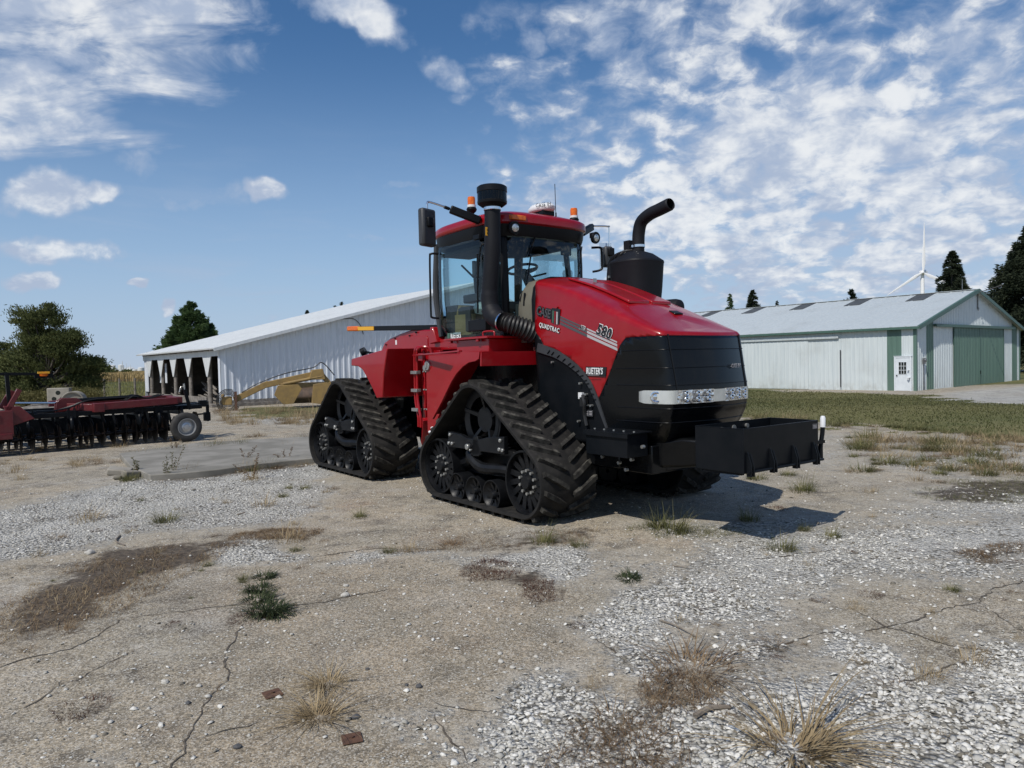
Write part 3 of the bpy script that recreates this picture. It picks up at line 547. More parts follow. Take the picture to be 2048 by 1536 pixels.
def make_track():
    t=MB()
    # undercarriage: equaliser beam, swooping casting, axle hub  (local: y<0 is the outer side, outer belt edge y=-.38)
    yo=-.345
    t.prism([(-.585,.70),(-.585,.885),(-.30,.865),(-.17,.83),(.10,.835),(.25,.87),(.58,.90),(.58,.705),(.12,.70),(.08,.64),(-.04,.63),(-.12,.70)],'y',yo,yo+.06)
    t.prism([(-.42,.66),(-.30,.70),(.42,.70),(.50,.60),(.62,.52),(.62,.40),(-.62,.36),(-.62,.50)],'y',-.10,.14)
    t.tube(bez([(-.20,-.27,.66),(-.10,-.30,.58),(.08,-.28,.50),(.40,-.2,.50),(.75,-.1,.46)]),[.065]*49,10); t.tube(bez([(-.22,-.24,.62),(-.30,-.2,.55),(-.5,-.14,.50),(-.75,-.1,.46)]),[.075]*49,10)
    t.cyl((-.12,-.36,.735),(-.12,-.22,.735),.05,18); t.prism([(-.10,.64),(-.02,.86),(.06,.87),(.12,.66)],'y',-.345,-.29)
    t.cyl((0,-.02,1.04),(0,.42,1.04),.13,20); t.bx(-.50,.50,-.05,.10,.18,.28)
    t.cyl((-IDX,-.25,IDZ),(-IDX,.3,IDZ),.07,14); t.cyl((IDX,-.25,IDZ),(IDX,.3,IDZ),.07,14)
    bo=t; bcyl=lambda *a:t.cyl(*a,mi=1)
    for x,z in ((-.53,.85),(-.56,.745),(-.485,.745),(.52,.855),(.50,.755),(.56,.75)): t.cyl((x,yo-.02,z),(x,yo+.01,z),.022,8,1)
    t.cyl((-.12,-.385,.735),(-.12,-.355,.735),.035,12,1); t.cyl((-.07,-.375,.70),(-.07,-.34,.70),.014,8,1)
    u=t.build('track_unit',['cast','bolt'],None,bevel=.006)
    # belt
    N=180; Pi,L,_,_=beltpath(0,N); Po,_,_,_=beltpath(.042,N); b=MB(); Y0,Y1=-.38,.38
    rings=[]
    for i in range(N):
        p,q=Pi[i],Po[i]; e=p+(q-p)*.75
        rings.append([(p[0],Y0+.005,p[1]),(e[0],Y0,e[1]),(q[0],Y0+.02,q[1]),(q[0],Y1-.02,q[1]),(e[0],Y1,e[1]),(p[0],Y1-.005,p[1])])
    V=[v for r in rings for v in r]; F=[]
    for i in range(N):
        j=(i+1)%N
        for k in range(6): F.append((i*6+k,i*6+(k+1)%6,j*6+(k+1)%6,j*6+k))
    b.add(V,F)
    # guide lugs inside
    for i in range(0,N,5):
        p=Pi[i]; n=Pi[i]-Po[i]; n/=np.hypot(*n); b.box((p[0]+n[0]*.03,0,p[1]+n[1]*.03),(.07,.09,.07),(0,-math.atan2(n[1],n[0]),0))
    bl=b.build('rubber_belt','rub',u,smooth=40)
    # chevron tread bars
    H,_,HH,LL=beltpath(.042,8); tot=LL[-1]
    def at(s,o):
        s%=tot; x=np.interp(s,LL,HH[:,0]);z=np.interp(s,LL,HH[:,1]); s2=s+.01; x2=np.interp(s2%tot,LL,HH[:,0]);z2=np.interp(s2%tot,LL,HH[:,1]); tx,tz=x2-x,z2-z; l=math.hypot(tx,tz) or 1; return x+tz/l*o,z-tx/l*o
    lg=MB(); NL=35; pitch=tot/NL
    for side in (-1,1):
        for k in range(NL):
            s0=k*pitch+(pitch/2 if side>0 else 0); rr=[]
            nseg=5
            for i in range(nseg+1):
                f=i/nseg; yy=side*(.350-.300*f); sc_=s0-.0+ (.155*f); wd=.033 if 0<i<nseg else .028; ht=.048*(1 if i<nseg else .85)
                sc_=-sc_  # hull runs counter-clockwise: bars point forward-down at the front
                a=at(sc_-wd,0);c=at(sc_+wd,0);d=at(sc_+wd*.72,ht);e=at(sc_-wd*.72,ht)
                rr.append([(a[0],yy,a[1]),(c[0],yy,c[1]),(d[0],yy-side*.004,d[1]),(e[0],yy-side*.004,e[1])])
            lg.loft(rr)
    lg.build('tread_bar','lug',bl,smooth=25)['kind']='stuff'
    # idlers
    def wheel(name,x,z,r,depth,nf,hub,nb,mt='cast'):
        m_=MB(); y0=-.31
        m_.lathe([(r,y0),(r,y0+.18),(r-.02,y0+.19),(.04,y0+.21),(.04,y0+.19),(r-.045,y0+.165),(r-.03,y0+.03),(r-.022,y0)],(x,0,z),(0,1,0),44,close=True)
        m_.lathe([(r,.13),(r,.31),(.03,.31),(.03,.13)],(x,0,z),(0,1,0),32)
        m_.lathe([(0.0,y0+.005),(hub*.42,y0+.005),(hub*.5,y0+.03),(hub*.55,y0+depth*.55),(hub*.95,y0+depth*.6),(hub,y0+depth*.65),(hub*.98,y0+.19)],(x,0,z),(0,1,0),28)
        for k in range(nf):
            a=2*PI*k/nf; ca,sa=math.cos(a),math.sin(a); ca2,sa2=math.cos(a+.13),math.sin(a+.13)
            p=Vector((x+ca*hub*.95,y0+depth*.62,z+sa*hub*.95)); q=Vector((x+ca2*(r-.03),y0+.055,z+sa2*(r-.03)))
            m_.beam(p,q,.014,.06,up=(-sa,.0,ca))
        if nb:
            bb=m_
            for k in range(nb):
                a=2*PI*(k+.5)/nb; bx_=x+math.cos(a)*hub*.78; bz_=z+math.sin(a)*hub*.78; bb.cyl((bx_,y0+depth*.6-.035,bz_),(bx_,y0+depth*.6+.01,bz_),.017,7,1)
        m_.build(name,[mt,'bolt'],u,smooth=35)
    wheel('idler_wheel',-IDX,IDZ,IDR,.10,16,.16,10); wheel('idler_wheel',IDX,IDZ,IDR,.10,16,.16,10)
    for x in (-.455,-.09,.275):
        m_=MB(); z,r,y0=.215,.172,-.32
        m_.lathe([(r,y0),(r,-.12),(r-.012,-.12),(r-.02,y0+.05),(.07,y0+.09),(.07,y0+.07),(r-.03,y0+.03),(r-.012,y0)],(x,0,z),(0,1,0),36,close=True); m_.lathe([(0,y0+.0),(.035,y0+.0),(.05,y0+.03),(.06,y0+.09)],(x,0,z),(0,1,0),20); m_.lathe([(r,.12),(r,.32),(.03,.32),(.03,.12)],(x,0,z),(0,1,0),28)
        for k in range(8):
            a=2*PI*k/8+.2; m_.beam((x+.05*math.cos(a),y0+.05,z+.05*math.sin(a)),(x+(r-.02)*math.cos(a+.15),y0+.035,z+(r-.02)*math.sin(a+.15)),.010,.03,up=(-math.sin(a),0,math.cos(a)))
        m_.build('mid_roller','cast',u,smooth=35)
    # driving wheel: two rings joined by bars, spoked hub set deep inside
    m_=MB(); c=(DRC[0],0,DRC[1])
    for y0 in (-.20,.12): m_.lathe([(.375,y0),(.375,y0+.17),(.35,y0+.17),(.34,y0+.02),(.345,y0)],c,(0,1,0),48,close=True)
    for k in range(18):
        a=2*PI*k/18; m_.cyl((c[0]+.355*math.cos(a),-.13,c[2]+.355*math.sin(a)),(c[0]+.355*math.cos(a),.13,c[2]+.355*math.sin(a)),.02,8)
    for k in range(5):
        a=2*PI*k/5+.3; m_.beam((c[0]+.10*math.cos(a),-.12,c[2]+.10*math.sin(a)),(c[0]+.35*math.cos(a),-.2,c[2]+.35*math.sin(a)),.06,.04,up=(-math.sin(a),0,math.cos(a)))
    m_.lathe([(.15,-.16),(.17,-.1),(.17,.1),(.15,.16)],c,(0,1,0),28); m_.lathe([(.345,-.205),(.345,-.195),(.27,-.185),(.27,-.195)],c,(0,1,0),40,close=True)
    m_.build('drive_wheel','cast',u,smooth=35)
    return u
TY=HW-.38
tu=make_track(); tu.parent=tr; tu.location=(3.91,-TY,0)
for x,s in ((0,-1),(3.91,1),(0,1)):
    c=copy_tree(tu,tr); c.location=(x,s*TY,0); c.scale=(1,-s,1) if s>0 else (1,1,1)

# ---- chassis, fenders, rear body
m_=MB(); m_.bx(1.9,5.9,-.44,.44,.55,1.75); m_.bx(-1.1,1.7,-.42,.42,.55,1.6); m_.bx(1.5,2.2,-.2,.2,.6,1.2)
for x in (0,3.91): m_.cyl((x,-.95,1.04),(x,.95,1.04),.17,20); m_.bx(x-.35,x+.35,-.75,.75,.55,1.0)
m_.bx(2.35,2.5,-.75,.75,.75,1.75); m_.build('chassis','gloss',tr,bevel=.02)
M['redin']=M['red']
def rearbody():
    m_=MB(); m_.prism([(.10,1.55),(.10,1.98),(.20,2.075),(.40,2.14),(.76,2.20),(1.15,2.245),(1.93,2.20),(1.98,2.12),(2.0,1.55)],'y',-.70,.70); b=m_.build('rear_body','red',tr,bevel=.02)
    p=MB(); p.prism([(.26,1.62),(.26,2.02),(.33,2.08),(.80,2.165),(1.60,2.125),(1.63,2.09),(1.63,1.62)],'y',-.712,-.698); p.build('access_panel','red',b,bevel=.004)
    s=MB(); s.bx(.62,.67,-.7155,-.7125,2.03,2.10); s.build('white_sticker','decalw',b)
    k=MB()
    for x,z in ((.62,2.13),(1.1,2.15),(.3,2.04),(1.3,2.19)): k.cyl((x,-.73,z),(x,-.70,z),.012,8)
    k.build('latch','black',b)
    h=MB(); h.tube(bez([(1.95,-.62,2.2),(1.96,-.62,2.30),(2.02,-.60,2.34),(2.12,-.58,2.34)],6),.018,8); h.build('hand_rail','red',tr)
    return b
rearbody()
for s in (-1,1):
    m_=MB(); P=[(.46,1.715),(.47,1.82),(1.71,1.945),(1.68,1.90),(1.56,1.6),(1.50,1.25),(1.31,1.235),(1.20,1.36),(1.0,1.54),(.86,1.65),(.72,1.70)]
    m_.prism(P,'y',s*1.40,s*.55); f=m_.build('rear_fender','red',tr,bevel=.012)
# tail marker lamp hanging behind
m_=MB(); m_.tube([(-.35,-.85,1.93),(-.30,-.80,1.96)],.07,12); m_.tube([(-.30,-.8,1.94),(.3,-.7,1.86)],.02,8); m_.build('rear_work_lamp','black',tr)
# flagging arm with reflector and amber lamp
m_=MB(); m_.beam((-.30,-.88,2.33),(1.95,-.62,2.235),.05,.075); arm=m_.build('marker_arm','black',tr,bevel=.006)
m_=MB(); m_.beam((-.325,-.912,2.332),(.16,-.857,2.311),.012,.062); m_.build('yellow_reflector','yellowtape',arm)
m_=MB(); m_.beam((-.68,-.93,2.345),(-.33,-.886,2.33),.07,.085); m_.build('amber_lamp','amber',arm,bevel=.02)
# articulation zone: tubes, plates, clamps, hoses
m_=MB(); m_.bx(1.98,2.06,-1.02,-.62,.78,1.95); m_.bx(2.06,2.22,-.86,-.80,.70,1.90); m_.prism([(1.78,1.93),(2.02,1.93),(2.0,1.1),(2.22,.72),(2.0,.66),(1.83,.92),(1.74,1.3)],'y',-.86,-.80); m_.build('articulation_plate','red',tr,bevel=.006)
m_=MB()
for dx,y in ((0,-1.10),(.10,-1.12)):
    m_.tube(bez([(2.0+dx,y,.84),(2.0+dx,y,.98),(1.96+dx,y,1.10),(1.93+dx,y,1.24),(1.93+dx,y,1.5),(1.94+dx,y,1.84),(1.99+dx,y,1.93),(2.08+dx,y+.03,1.95),(2.15+dx,y+.1,1.90),(2.16+dx,y+.1,1.6),(2.16+dx,y+.1,1.2)],8),.020,8)
m_.build('oil_pipe','red',tr)
m_=MB()
for z in (1.60,1.35,1.08):
    m_.bx(1.90,2.07,-1.155,-1.085,z-.022,z+.022)
    for k in range(2): m_.cyl((2.14+.07*k,-1.09,z+.01),(2.14+.07*k,-1.05,z+.01),.012,8)
m_.build('pipe_clamp','bolt',tr,bevel=.003)
m_=MB(); m_.tube([(2.5,-1.13,.70),(2.42,-1.12,.86)],.03,10); m_.tube([(2.42,-1.17,.80),(2.5,-1.17,.80)],.02,8); m_.build('lamp_bracket','white',tr)
# front fenders
for s in (-1,1):
    m_=MB(); out=[(2.10,.76),(2.55,.83),(2.87,1.09),(3.27,1.455),(3.70,1.845),(4.09,1.838),(4.05,1.745),(3.80,1.705),(3.62,1.60),(3.50,1.50),(3.36,1.34),(3.14,1.12),(2.94,.91),(2.62,.70),(2.30,.64)]
    out=[(2.87,1.09),(3.27,1.455),(3.70,1.845),(4.09,1.838),(4.07,1.76),(4.0,1.735),(3.86,1.72),(3.73,1.675),(3.58,1.59),(3.46,1.49),(3.2,1.22),(2.99,1.02)]
    m_.prism(out,'y',s*1.45,s*1.42)
    # sloping sheet behind the flange and level top
    m_.prism([(2.87,1.09),(3.70,1.845),(4.09,1.838),(4.09,1.815),(3.71,1.815),(2.89,1.07)],'y',s*1.42,s*1.12)
    m_.prism([(4.09,1.838),(4.115,1.838),(4.105,1.675),(4.08,1.675)],'y',s*1.44,s*.48); m_.prism([(3.0,1.838),(4.10,1.838),(4.10,1.815),(3.0,1.815)],'y',s*1.12,s*.45)
    f=m_.build('front_fender','red',tr,bevel=.005)
    m_=MB(); m_.prism([(2.30,1.84),(3.35,1.84),(3.25,1.70),(2.60,1.02),(2.48,.86),(2.30,.78)],'y',s*1.13,s*1.10); m_.build('fender_web','red',tr,bevel=.004)
m_=MB(); m_.beam((2.05,-1.17,1.835),(3.55,-1.36,1.86),.05,.02); m_.bx(2.18,2.30,-1.18,-1.16,1.76,1.86); m_.build('fender_lip','red',tr,bevel=.004)
m_=MB(); m_.beam((2.22,-1.10,.96),(2.02,-1.02,.60),.10,.07); m_.build('fender_stay','red',tr,bevel=.004)
m_=MB(); m_.cyl((2.36,-1.155,1.69),(2.36,-1.125,1.69),.062,18); m_.bx(2.33,2.37,-1.17,-1.15,1.66,1.73); m_.cyl((2.30,-1.16,1.66),(2.30,-1.12,1.66),.04,12); m_.build('socket_cover','bolt',tr,bevel=.003)
m_=MB(); m_.bx(3.05,3.77,-1.10,-.42,1.842,2.0); bxx=m_.build('platform_box','red',tr,bevel=.006)
m_=MB(); m_.bx(2.86,3.84,-1.17,-.38,2.003,2.030); m_.bx(3.62,4.12,-.55,-.40,2.003,2.028); m_.tube(bez([(3.60,-1.06,2.03),(3.61,-1.06,2.085),(3.76,-1.02,2.085),(3.78,-1.02,2.03)],5),.012,8); m_.bx(2.95,3.0,-1.16,-1.12,1.97,2.003); m_.bx(3.58,3.63,-1.16,-1.12,1.97,2.003); m_.build('platform_lid','red',bxx,bevel=.004)

# ---- cab
def sup(xc,a,b,n,z,N=96,yc=0):
    o=[]
    for i in range(N):
        t=2*PI*i/N;ct,st=math.cos(t),math.sin(t); o.append((xc+a*math.copysign(abs(ct)**(2/n),ct),yc+b*math.copysign(abs(st)**(2/n),st),z))
    return o
LV=[(2.02,.83,.78,.10),(2.12,.84,.80,.06),(2.25,.85,.82,.0),(2.6,.865,.835,0),(3.0,.86,.84,0),(3.22,.85,.84,0),(3.42,.83,.83,0)]
N=96; rings=[]
for z,a,b,sh in LV: rings.append(sup(2.72+sh,a-sh,b,4.2,z,N))
def wall(name,mt,sel,parent,off=0,thick=0,lv=range(len(LV)-1)):
    V=[];F=[];ix={}
    def vid(i,j):
        if (i,j) not in ix:
            p=Vector(rings[j][i%N]); c=Vector((2.72,0,p.z)); d=(p-c).normalized(); ix[(i,j)]=len(V); V.append(p+d*off)
        return ix[(i,j)]
    for j in lv:
        for i in range(N):
            if sel(i,j): F.append((vid(i,j),vid(i+1,j),vid(i+1,j+1),vid(i,j+1)))
    m_=MB(); m_.add(V,F); o=m_.build(name,mt,parent,smooth=60,recalc=False)
    if thick: md=o.modifiers.new('solid','SOLIDIFY'); md.thickness=thick; md.offset=-1
    return o
# i: 0 front, N/4 left, N/2 rear, 3N/4 right
A_=lambda i:i%N
pill=set(list(range(9,12))+list(range(85,88))+list(range(35,38))+list(range(59,61)))
m_=MB()
m_.prism([(1.90,1.90),(1.88,2.05),(2.0,2.06),(3.45,2.04),(3.62,1.90)],'y',-.74,.74); m_.prism([(1.84,2.0),(1.86,2.24),(1.93,2.24),(2.05,2.02)],'y',-.80,.80); cab=m_.build('cab','red',tr,bevel=.012)
m_=MB(); m_.loft([sup(2.72,.80,.78,4,2.055,48),sup(2.72,.80,.78,4,2.09,48)]); m_.build('floor','inter',cab)
for a_,b_ in ((9,12),(85,88),(35,38),(60,61)): wall('pillar','black',lambda i,j:a_<=i<b_,cab,.006,.05)
wall('lower_skirt','black',lambda i,j:j==0 and not(i in pill) and not(62<=i<=84),cab,.004,.03)
wall('windshield','glass',lambda i,j:(i>=88 or i<9) and j>0,cab,0,0)
wall('side_window','glass',lambda i,j:61<=i<85,cab); wall('side_window','glass',lambda i,j:12<=i<35 and j>0,cab); wall('rear_window','glass',lambda i,j:38<=i<59 and j>0,cab)
# inner trims beside the panes
m_=MB()
for s in (-1,1): m_.tube(bez([(2.02,s*.70,2.1),(1.96,s*.74,2.7),(2.02,s*.74,3.4)],5),.045,8)
m_.tube(bez([(3.05,.72,2.1),(3.12,.76,2.7),(3.06,.74,3.4)],5),.04,8); m_.build('inner_pillar','grey',cab)
m_=MB(); m_.loft([sup(2.74,.855,.835,4,3.30,72),sup(2.74,.875,.85,4,3.36,72),sup(2.74,.885,.86,4,3.45,72)]); m_.loft([sup(2.74,.78,.76,4,3.30,60),sup(2.74,.84,.82,4,3.36,60)]); m_.build('roof_liner','black',cab,smooth=50)
rl=[(3.45,.88,.855,4),(3.47,.905,.875,4),(3.53,.905,.875,4),(3.565,.895,.865,4),(3.59,.86,.83,4),(3.64,.72,.69,3.6),(3.675,.52,.50,3),(3.69,.25,.25,2.5),(3.692,.02,.02,2)]
m_=MB(); m_.loft([sup(2.75,a,b,n,z,96) for z,a,b,n in rl]); roof=m_.build('roof','red',cab,smooth=50)
# roof lamps
m_=MB(); m_.prism([(3.45,3.50),(3.47,3.575),(3.66,3.545),(3.66,3.485)],'y',-.62,-.40); m_.build('amber_marker','amber',roof,bevel=.008)
for x,y,z in ((2.93,-.74,3.80),(3.25,.76,3.755)):
    m_=MB(); m_.lathe([(.015,-.25),(.02,-.14),(.062,-.10),(.07,-.075),(.062,-.06),(.055,-.05)],(x,y,z),(0,0,1),20); bc=m_.build('beacon','black',roof)
    m_=MB(); m_.lathe([(.058,-.05),(.058,-.02)],(x,y,z),(0,0,1),20); m_.build('beacon_collar','white',bc); m_=MB(); m_.lathe([(.05,-.02),(.052,.06),(.045,.085),(0,.09)],(x,y,z),(0,0,1),20); m_.build('beacon_lens','amber',bc)
# satellite receiver, aerial
m_=MB(); m_.loft([[(2.62+.30*(p[0]-0),.30+.17*p[1],z) if False else (3.20+k*p[0],.22+k*.62*p[1],z+.03) for p in [(math.cos(t*PI/14),math.sin(t*PI/14)) for t in range(28)]] for k,z in ((.20,3.70),(.23,3.72),(.235,3.76),(.19,3.80),(.10,3.815))]); rc=m_.build('satellite_receiver','white',roof,smooth=50)
m_=MB(); m_.bx(3.05,3.35,.12,.32,3.64,3.735); m_.build('receiver_base','black',rc)
text('receiver_lettering','CASE IH',.07,'decalk',rc,frame((3.27,.062,3.775),(.86,.42,0),(0,0,1)),sx=.9)
m_=MB(); m_.cyl((3.50,.22,3.58),(3.49,.22,4.06),.0045,6); m_.cyl((3.50,.22,3.58),(3.50,.22,3.68),.010,8); m_.build('aerial','black',roof)
# mirrors
for s in (-1,1):
    m_=MB(); m_.beam((3.30,s*.86,3.50),(3.14,s*1.20,3.64),.07,.10); m_.beam((3.12,s*1.19,3.645),(3.10,s*1.27,3.67),.04,.04); ma=m_.build('mirror_arm','black',cab,bevel=.015)
    m_=MB(); 
    if s<0: m_.tube(bez([(3.11,-1.22,3.66),(3.10,-1.46,3.705),(3.10,-1.505,3.69),(3.10,-1.51,3.64),(3.10,-1.51,3.50)],6),.013,8)
    else: m_.tube(bez([(3.11,1.22,3.66),(3.09,1.56,3.69),(3.08,1.60,3.66),(3.07,1.60,3.35)],6),.013,8)
    m_.build('mirror_tube','chrome',ma)
    m_=MB(); cx,cy,cz=(3.11,s*1.52,3.385) if s<0 else (3.07,1.58,3.25)
    m_.box((cx,cy,cz),(.10,.235,.46) if s<0 else (.08,.14,.30),(0,0,-.30*s)); mr=m_.build('mirror','grey',ma,bevel=.03)
    m_=MB(); m_.box((cx-.055,cy,cz),(.008,.20,.42),(0,0,-.30*s)); m_.build('mirror_face','chrome',mr)
    m_=MB(); m_.box((cx+.055,cy+.01,cz+.06),(.05,.10,.12),(0,0,-.30*s)); m_.build('mirror_clamp','black',mr,bevel=.015)
# work lamps under the roof edge, grab rails, wiper, latch
for x,y in ((3.62,-.60),(3.58,.80)):
    m_=MB(); m_.lathe([(.03,-.07),(.075,-.03),(.082,0),(.078,.012)],(x+.06,y,3.375),(1,-.12 if y<0 else .1,-.12),20); m_.bx(x-.03,x+.04,y-.03,y+.03,3.38,3.45); l=m_.build('work_lamp','black',roof)
    m_=MB(); m_.lathe([(.068,.005),(.04,.015),(0,.018)],(x+.06,y,3.375),(1,-.12 if y<0 else .1,-.12),20); m_.build('lamp_glass','lens',l)
for s in (-1,1):
    m_=MB()
    if s<0: m_.tube(bez([(2.20,-.83,3.24),(2.16,-.92,3.235),(2.14,-.93,3.18),(2.13,-.93,2.75),(2.13,-.93,2.42),(2.14,-.92,2.36),(2.18,-.83,2.345)],6),.015,8)
    else: m_.tube(bez([(3.52,.83,3.26),(3.58,.93,3.26),(3.59,.95,3.22),(3.60,.95,3.0),(3.58,.92,2.95),(3.52,.84,2.93)],6),.016,8)
    m_.build('grab_rail','black',cab)
m_=MB(); m_.tube(bez([(3.35,-.80,3.20),(3.30,-.855,3.18),(3.24,-.865,2.9),(3.20,-.86,2.55)],6),.013,6); m_.box((3.22,-.87,2.72),(.02,.02,.75),(0,.03,0)); m_.bx(3.18,3.32,-.90,-.86,3.27,3.33); m_.bx(3.05,3.45,-.92,-.84,2.12,2.26); m_.build('door_hardware','black',cab,bevel=.006)
m_=MB(); m_.tube([(3.6,-.42,2.35),(3.605,-.38,2.7),(3.60,-.30,3.05)],.010,6); m_.beam((3.61,-.34,3.05),(3.59,-.22,3.30),.03,.006); m_.tube([(3.58,.42,2.4),(3.58,.60,3.25)],.008,6); m_.build('wiper','black',cab)
m_=MB(); m_.beam((2.5,-.45,2.9),(2.2,-.45,3.10),.02,.02); m_.build('coat_hook','black',cab)
text('window_lettering',"RUETER'S",.105,'decalw',cab,frame((2.405,-.79,2.055),(1,-.02,0),(0,0,1)),offset=.004,sx=.62)
m_=MB(); m_.bx(2.33,2.39,-.795,-.79,2.06,2.13); m_.build('green_sticker','decgr',cab)
# inside the cab
m_=MB(); m_.box((2.45,0.0,2.50),(.50,.50,.14)); m_.box((2.22,0,2.85),(.13,.48,.62),(0,-.12,0)); m_.box((2.17,0,3.22),(.10,.26,.18),(0,-.12,0)); m_.box((2.45,0,2.25),(.36,.36,.36)); m_.build('driver_seat','inter',cab,bevel=.04)
m_=MB(); m_.box((2.50,-.36,2.62),(.62,.16,.12)); m_.box((2.72,-.38,2.74),(.14,.10,.22),(0,.3,0)); m_.box((2.55,-.62,2.3),(.5,.2,.35)); m_.build('armrest','grey',cab,bevel=.02)
m_=MB(); m_.box((2.72,-.52,2.98),(.05,.26,.20),(0,0,.5)); m_.cyl((2.70,-.5,2.6),(2.72,-.52,2.9),.015,8); m_.build('monitor','grey',cab,bevel=.01)
ax=Vector((-.22,0,.97)).normalized(); c=Vector((2.96,.05,2.985)); m_=MB(); u_=ax.orthogonal().normalized(); v_=ax.cross(u_); ring=[c+(u_*math.cos(t)+v_*math.sin(t))*.205 for t in np.linspace(0,2*PI,37)]; m_.tube(ring,.019,8,cap=False)
for t in (.3,2.4,4.4): m_.tube([c-ax*.03,c+(u_*math.cos(t)+v_*math.sin(t))*.2],.014,6)
m_.cyl(c-ax*.10,c-ax*.01,.055,14); m_.build('steering_wheel','black',cab)
m_=MB(); m_.tube([(3.40,.06,2.1),(3.28,.06,2.6),(3.0,.05,2.93)],[.13,.10,.06],12); m_.tube([(3.05,.08,2.86),(3.10,.36,2.93)],.014,8); m_.tube([(3.05,.02,2.86),(3.10,-.22,2.90)],.012,8); m_.box((3.36,.05,2.30),(.22,.7,.35)); m_.build('steering_column','inter',cab,bevel=.01)
m_=MB(); m_.box((2.62,-.60,2.22),(.34,.26,.30),(0,0,.2)); m_.box((2.50,-.60,2.43),(.06,.24,.14),(0,.4,.1)); m_.build('cardboard_box','card',cab,bevel=.004)
m_=MB(); m_.lathe([(0,.10),(.10,.07),(.13,0),(.10,-.07)],(2.85,-.55,2.44),(.2,0,1),12); m_.build('white_bag','paper',cab)
m_=MB(); m_.box((2.2,-.5,2.3),(.3,.3,.45)); m_.box((1.95,0,2.22),(.10,1.3,.35)); m_.build('rear_shelf','grey',cab,bevel=.02)
m_=MB(); m_.box((3.42,.45,3.20),(.05,.16,.12)); m_.box((2.3,-.3,3.28),(1.0,.5,.05)); m_.build('sun_visor','inter',cab,bevel=.01)

# ---- hood: a loft of levels, cut into hood, grille and side panels
HX=[4.13,4.16,4.30,4.44,4.73,5.0,5.33,5.63,5.9,6.05,6.2]; HZ=[2.66,2.645,2.62,2.585,2.50,2.40,2.265,2.14,2.03,1.98,1.955]
zc_=lambda x: float(np.interp(x,HX,HZ))
def plan(k,e=0):
    """k in 0..1 round the right side from the rear, round the nose to the left rear"""
    w_=.655; xr=4.13; xn=6.06+e
    o=[]
    NS=[ (xr+(5.60-xr)*i/27,-w_) for i in range(28)]
    cor=[]
    for i in range(1,17):
        t=i/16*PI/2; cor.append((5.60+.47*math.sin(t)**.62, -.545-.11*math.cos(t)**.62))
    x0,y0=cor[-1]
    fr=[(x0+(6.15-x0)*math.sin(i/12*PI/2)**.9, y0+(0-y0)*i/12) for i in range(1,13)]
    half=NS+cor+fr
    return half+[(x,-y) for x,y in half[:-1][::-1]]
base=plan(0); NP=len(base)
def ebulge(t):  # forward bulge of the nose with height (t 0 top..1 bottom)
    return float(np.interp(t,[0,.15,.45,.55,.68,.8,.9,1],[0,.03,.095,.105,.08,.02,-.06,-.16]))
ZB=.80
rows=[]
# crown: from the spine out to the crease
for s,dz in ((0.0,.085),(.35,.075),(.62,.055),(.80,.038),(.90,.022),(.96,.008),(.985,-.004)):
    r_=[]
    for i,(x,y) in enumerate(base):
        xs_=x if x<5.3 else 5.3+(x-5.3)*(s*.5+.5); ys_=y*s; zx=xs_
        r_.append((4.13+(xs_-4.13)*1.0,ys_,zc_(zx)+dz*np.interp(x,[4.13,5.9,6.12],[1,.7,.4])))
    rows.append(r_)
crown_n=len(rows)
NTL=34
for j in range(NTL+1):
    t=j/NTL; r_=[]
    for i,(x,y) in enumerate(base):
        zt=zc_(x)-.028; z=zt*(1-t)+ZB*t; tt=(1.975-z)/(1.975-ZB); e=ebulge(min(max(tt,0),1)); wx_=np.clip((x-5.2)/.8,0,1)**1.2
        rel=np.clip((2.45-z)/.9,0,1); yy=y*(1+ .04*math.sin(rel*PI)*(1 if x<5.6 else .6))*(1 if tt<.7 else 1-.25*((tt-.7)/.3)**1.5*wx_)
        r_.append((x+e*wx_,yy,z))
    rows.append(r_)
V=np.array([p for r in rows for p in r]); F=[]
for j in range(len(rows)-1):
    for i in range(NP-1): F.append((j*NP+i,j*NP+i+1,(j+1)*NP+i+1,(j+1)*NP+i))
hb=bmesh.new(); vs=[hb.verts.new(p) for p in V]
for f in F:
    try: hb.faces.new([vs[i] for i in f])
    except ValueError: pass
bmesh.ops.remove_doubles(hb,verts=hb.verts,dist=1e-4)
ARCH=[(4.29,1.90),(4.56,1.83),(4.86,1.67),(5.06,1.49),(5.18,1.30)]; LOW=[(5.18,1.30),(5.26,1.12),(5.32,.97)]
SEAM=[(5.18,1.30),(5.38,1.61),(5.54,1.86),(5.64,1.96),(5.72,2.01)]
def cut(p,q):
    d=Vector((q[0]-p[0],0,q[1]-p[1])); n=Vector((-d.z,0,d.x)).normalized()
    g=[x for x in hb.faces if min(v.co.x for v in x.verts)<max(p[0],q[0])+.02 and max(v.co.x for v in x.verts)>min(p[0],q[0])-.02]
    g2=set(g)|{e for f in g for e in f.edges}|{v for f in g for v in f.verts}; bmesh.ops.bisect_plane(hb,geom=list(g2),plane_co=(p[0],0,p[1]),plane_no=n,dist=1e-5)
for L_ in (ARCH,LOW,SEAM[:4]):
    for p,q in zip(L_[:-1],L_[1:]): cut(p,q)
cut((5.5,1.935),(6.5,1.935))
REAR=[(4.13,2.7),(4.03,2.16),(4.02,2.10),(4.22,2.0),(4.29,1.90)]
cut((4.14,2.06),(4.22,2.0));cut((4.22,2.0),(4.29,1.90))
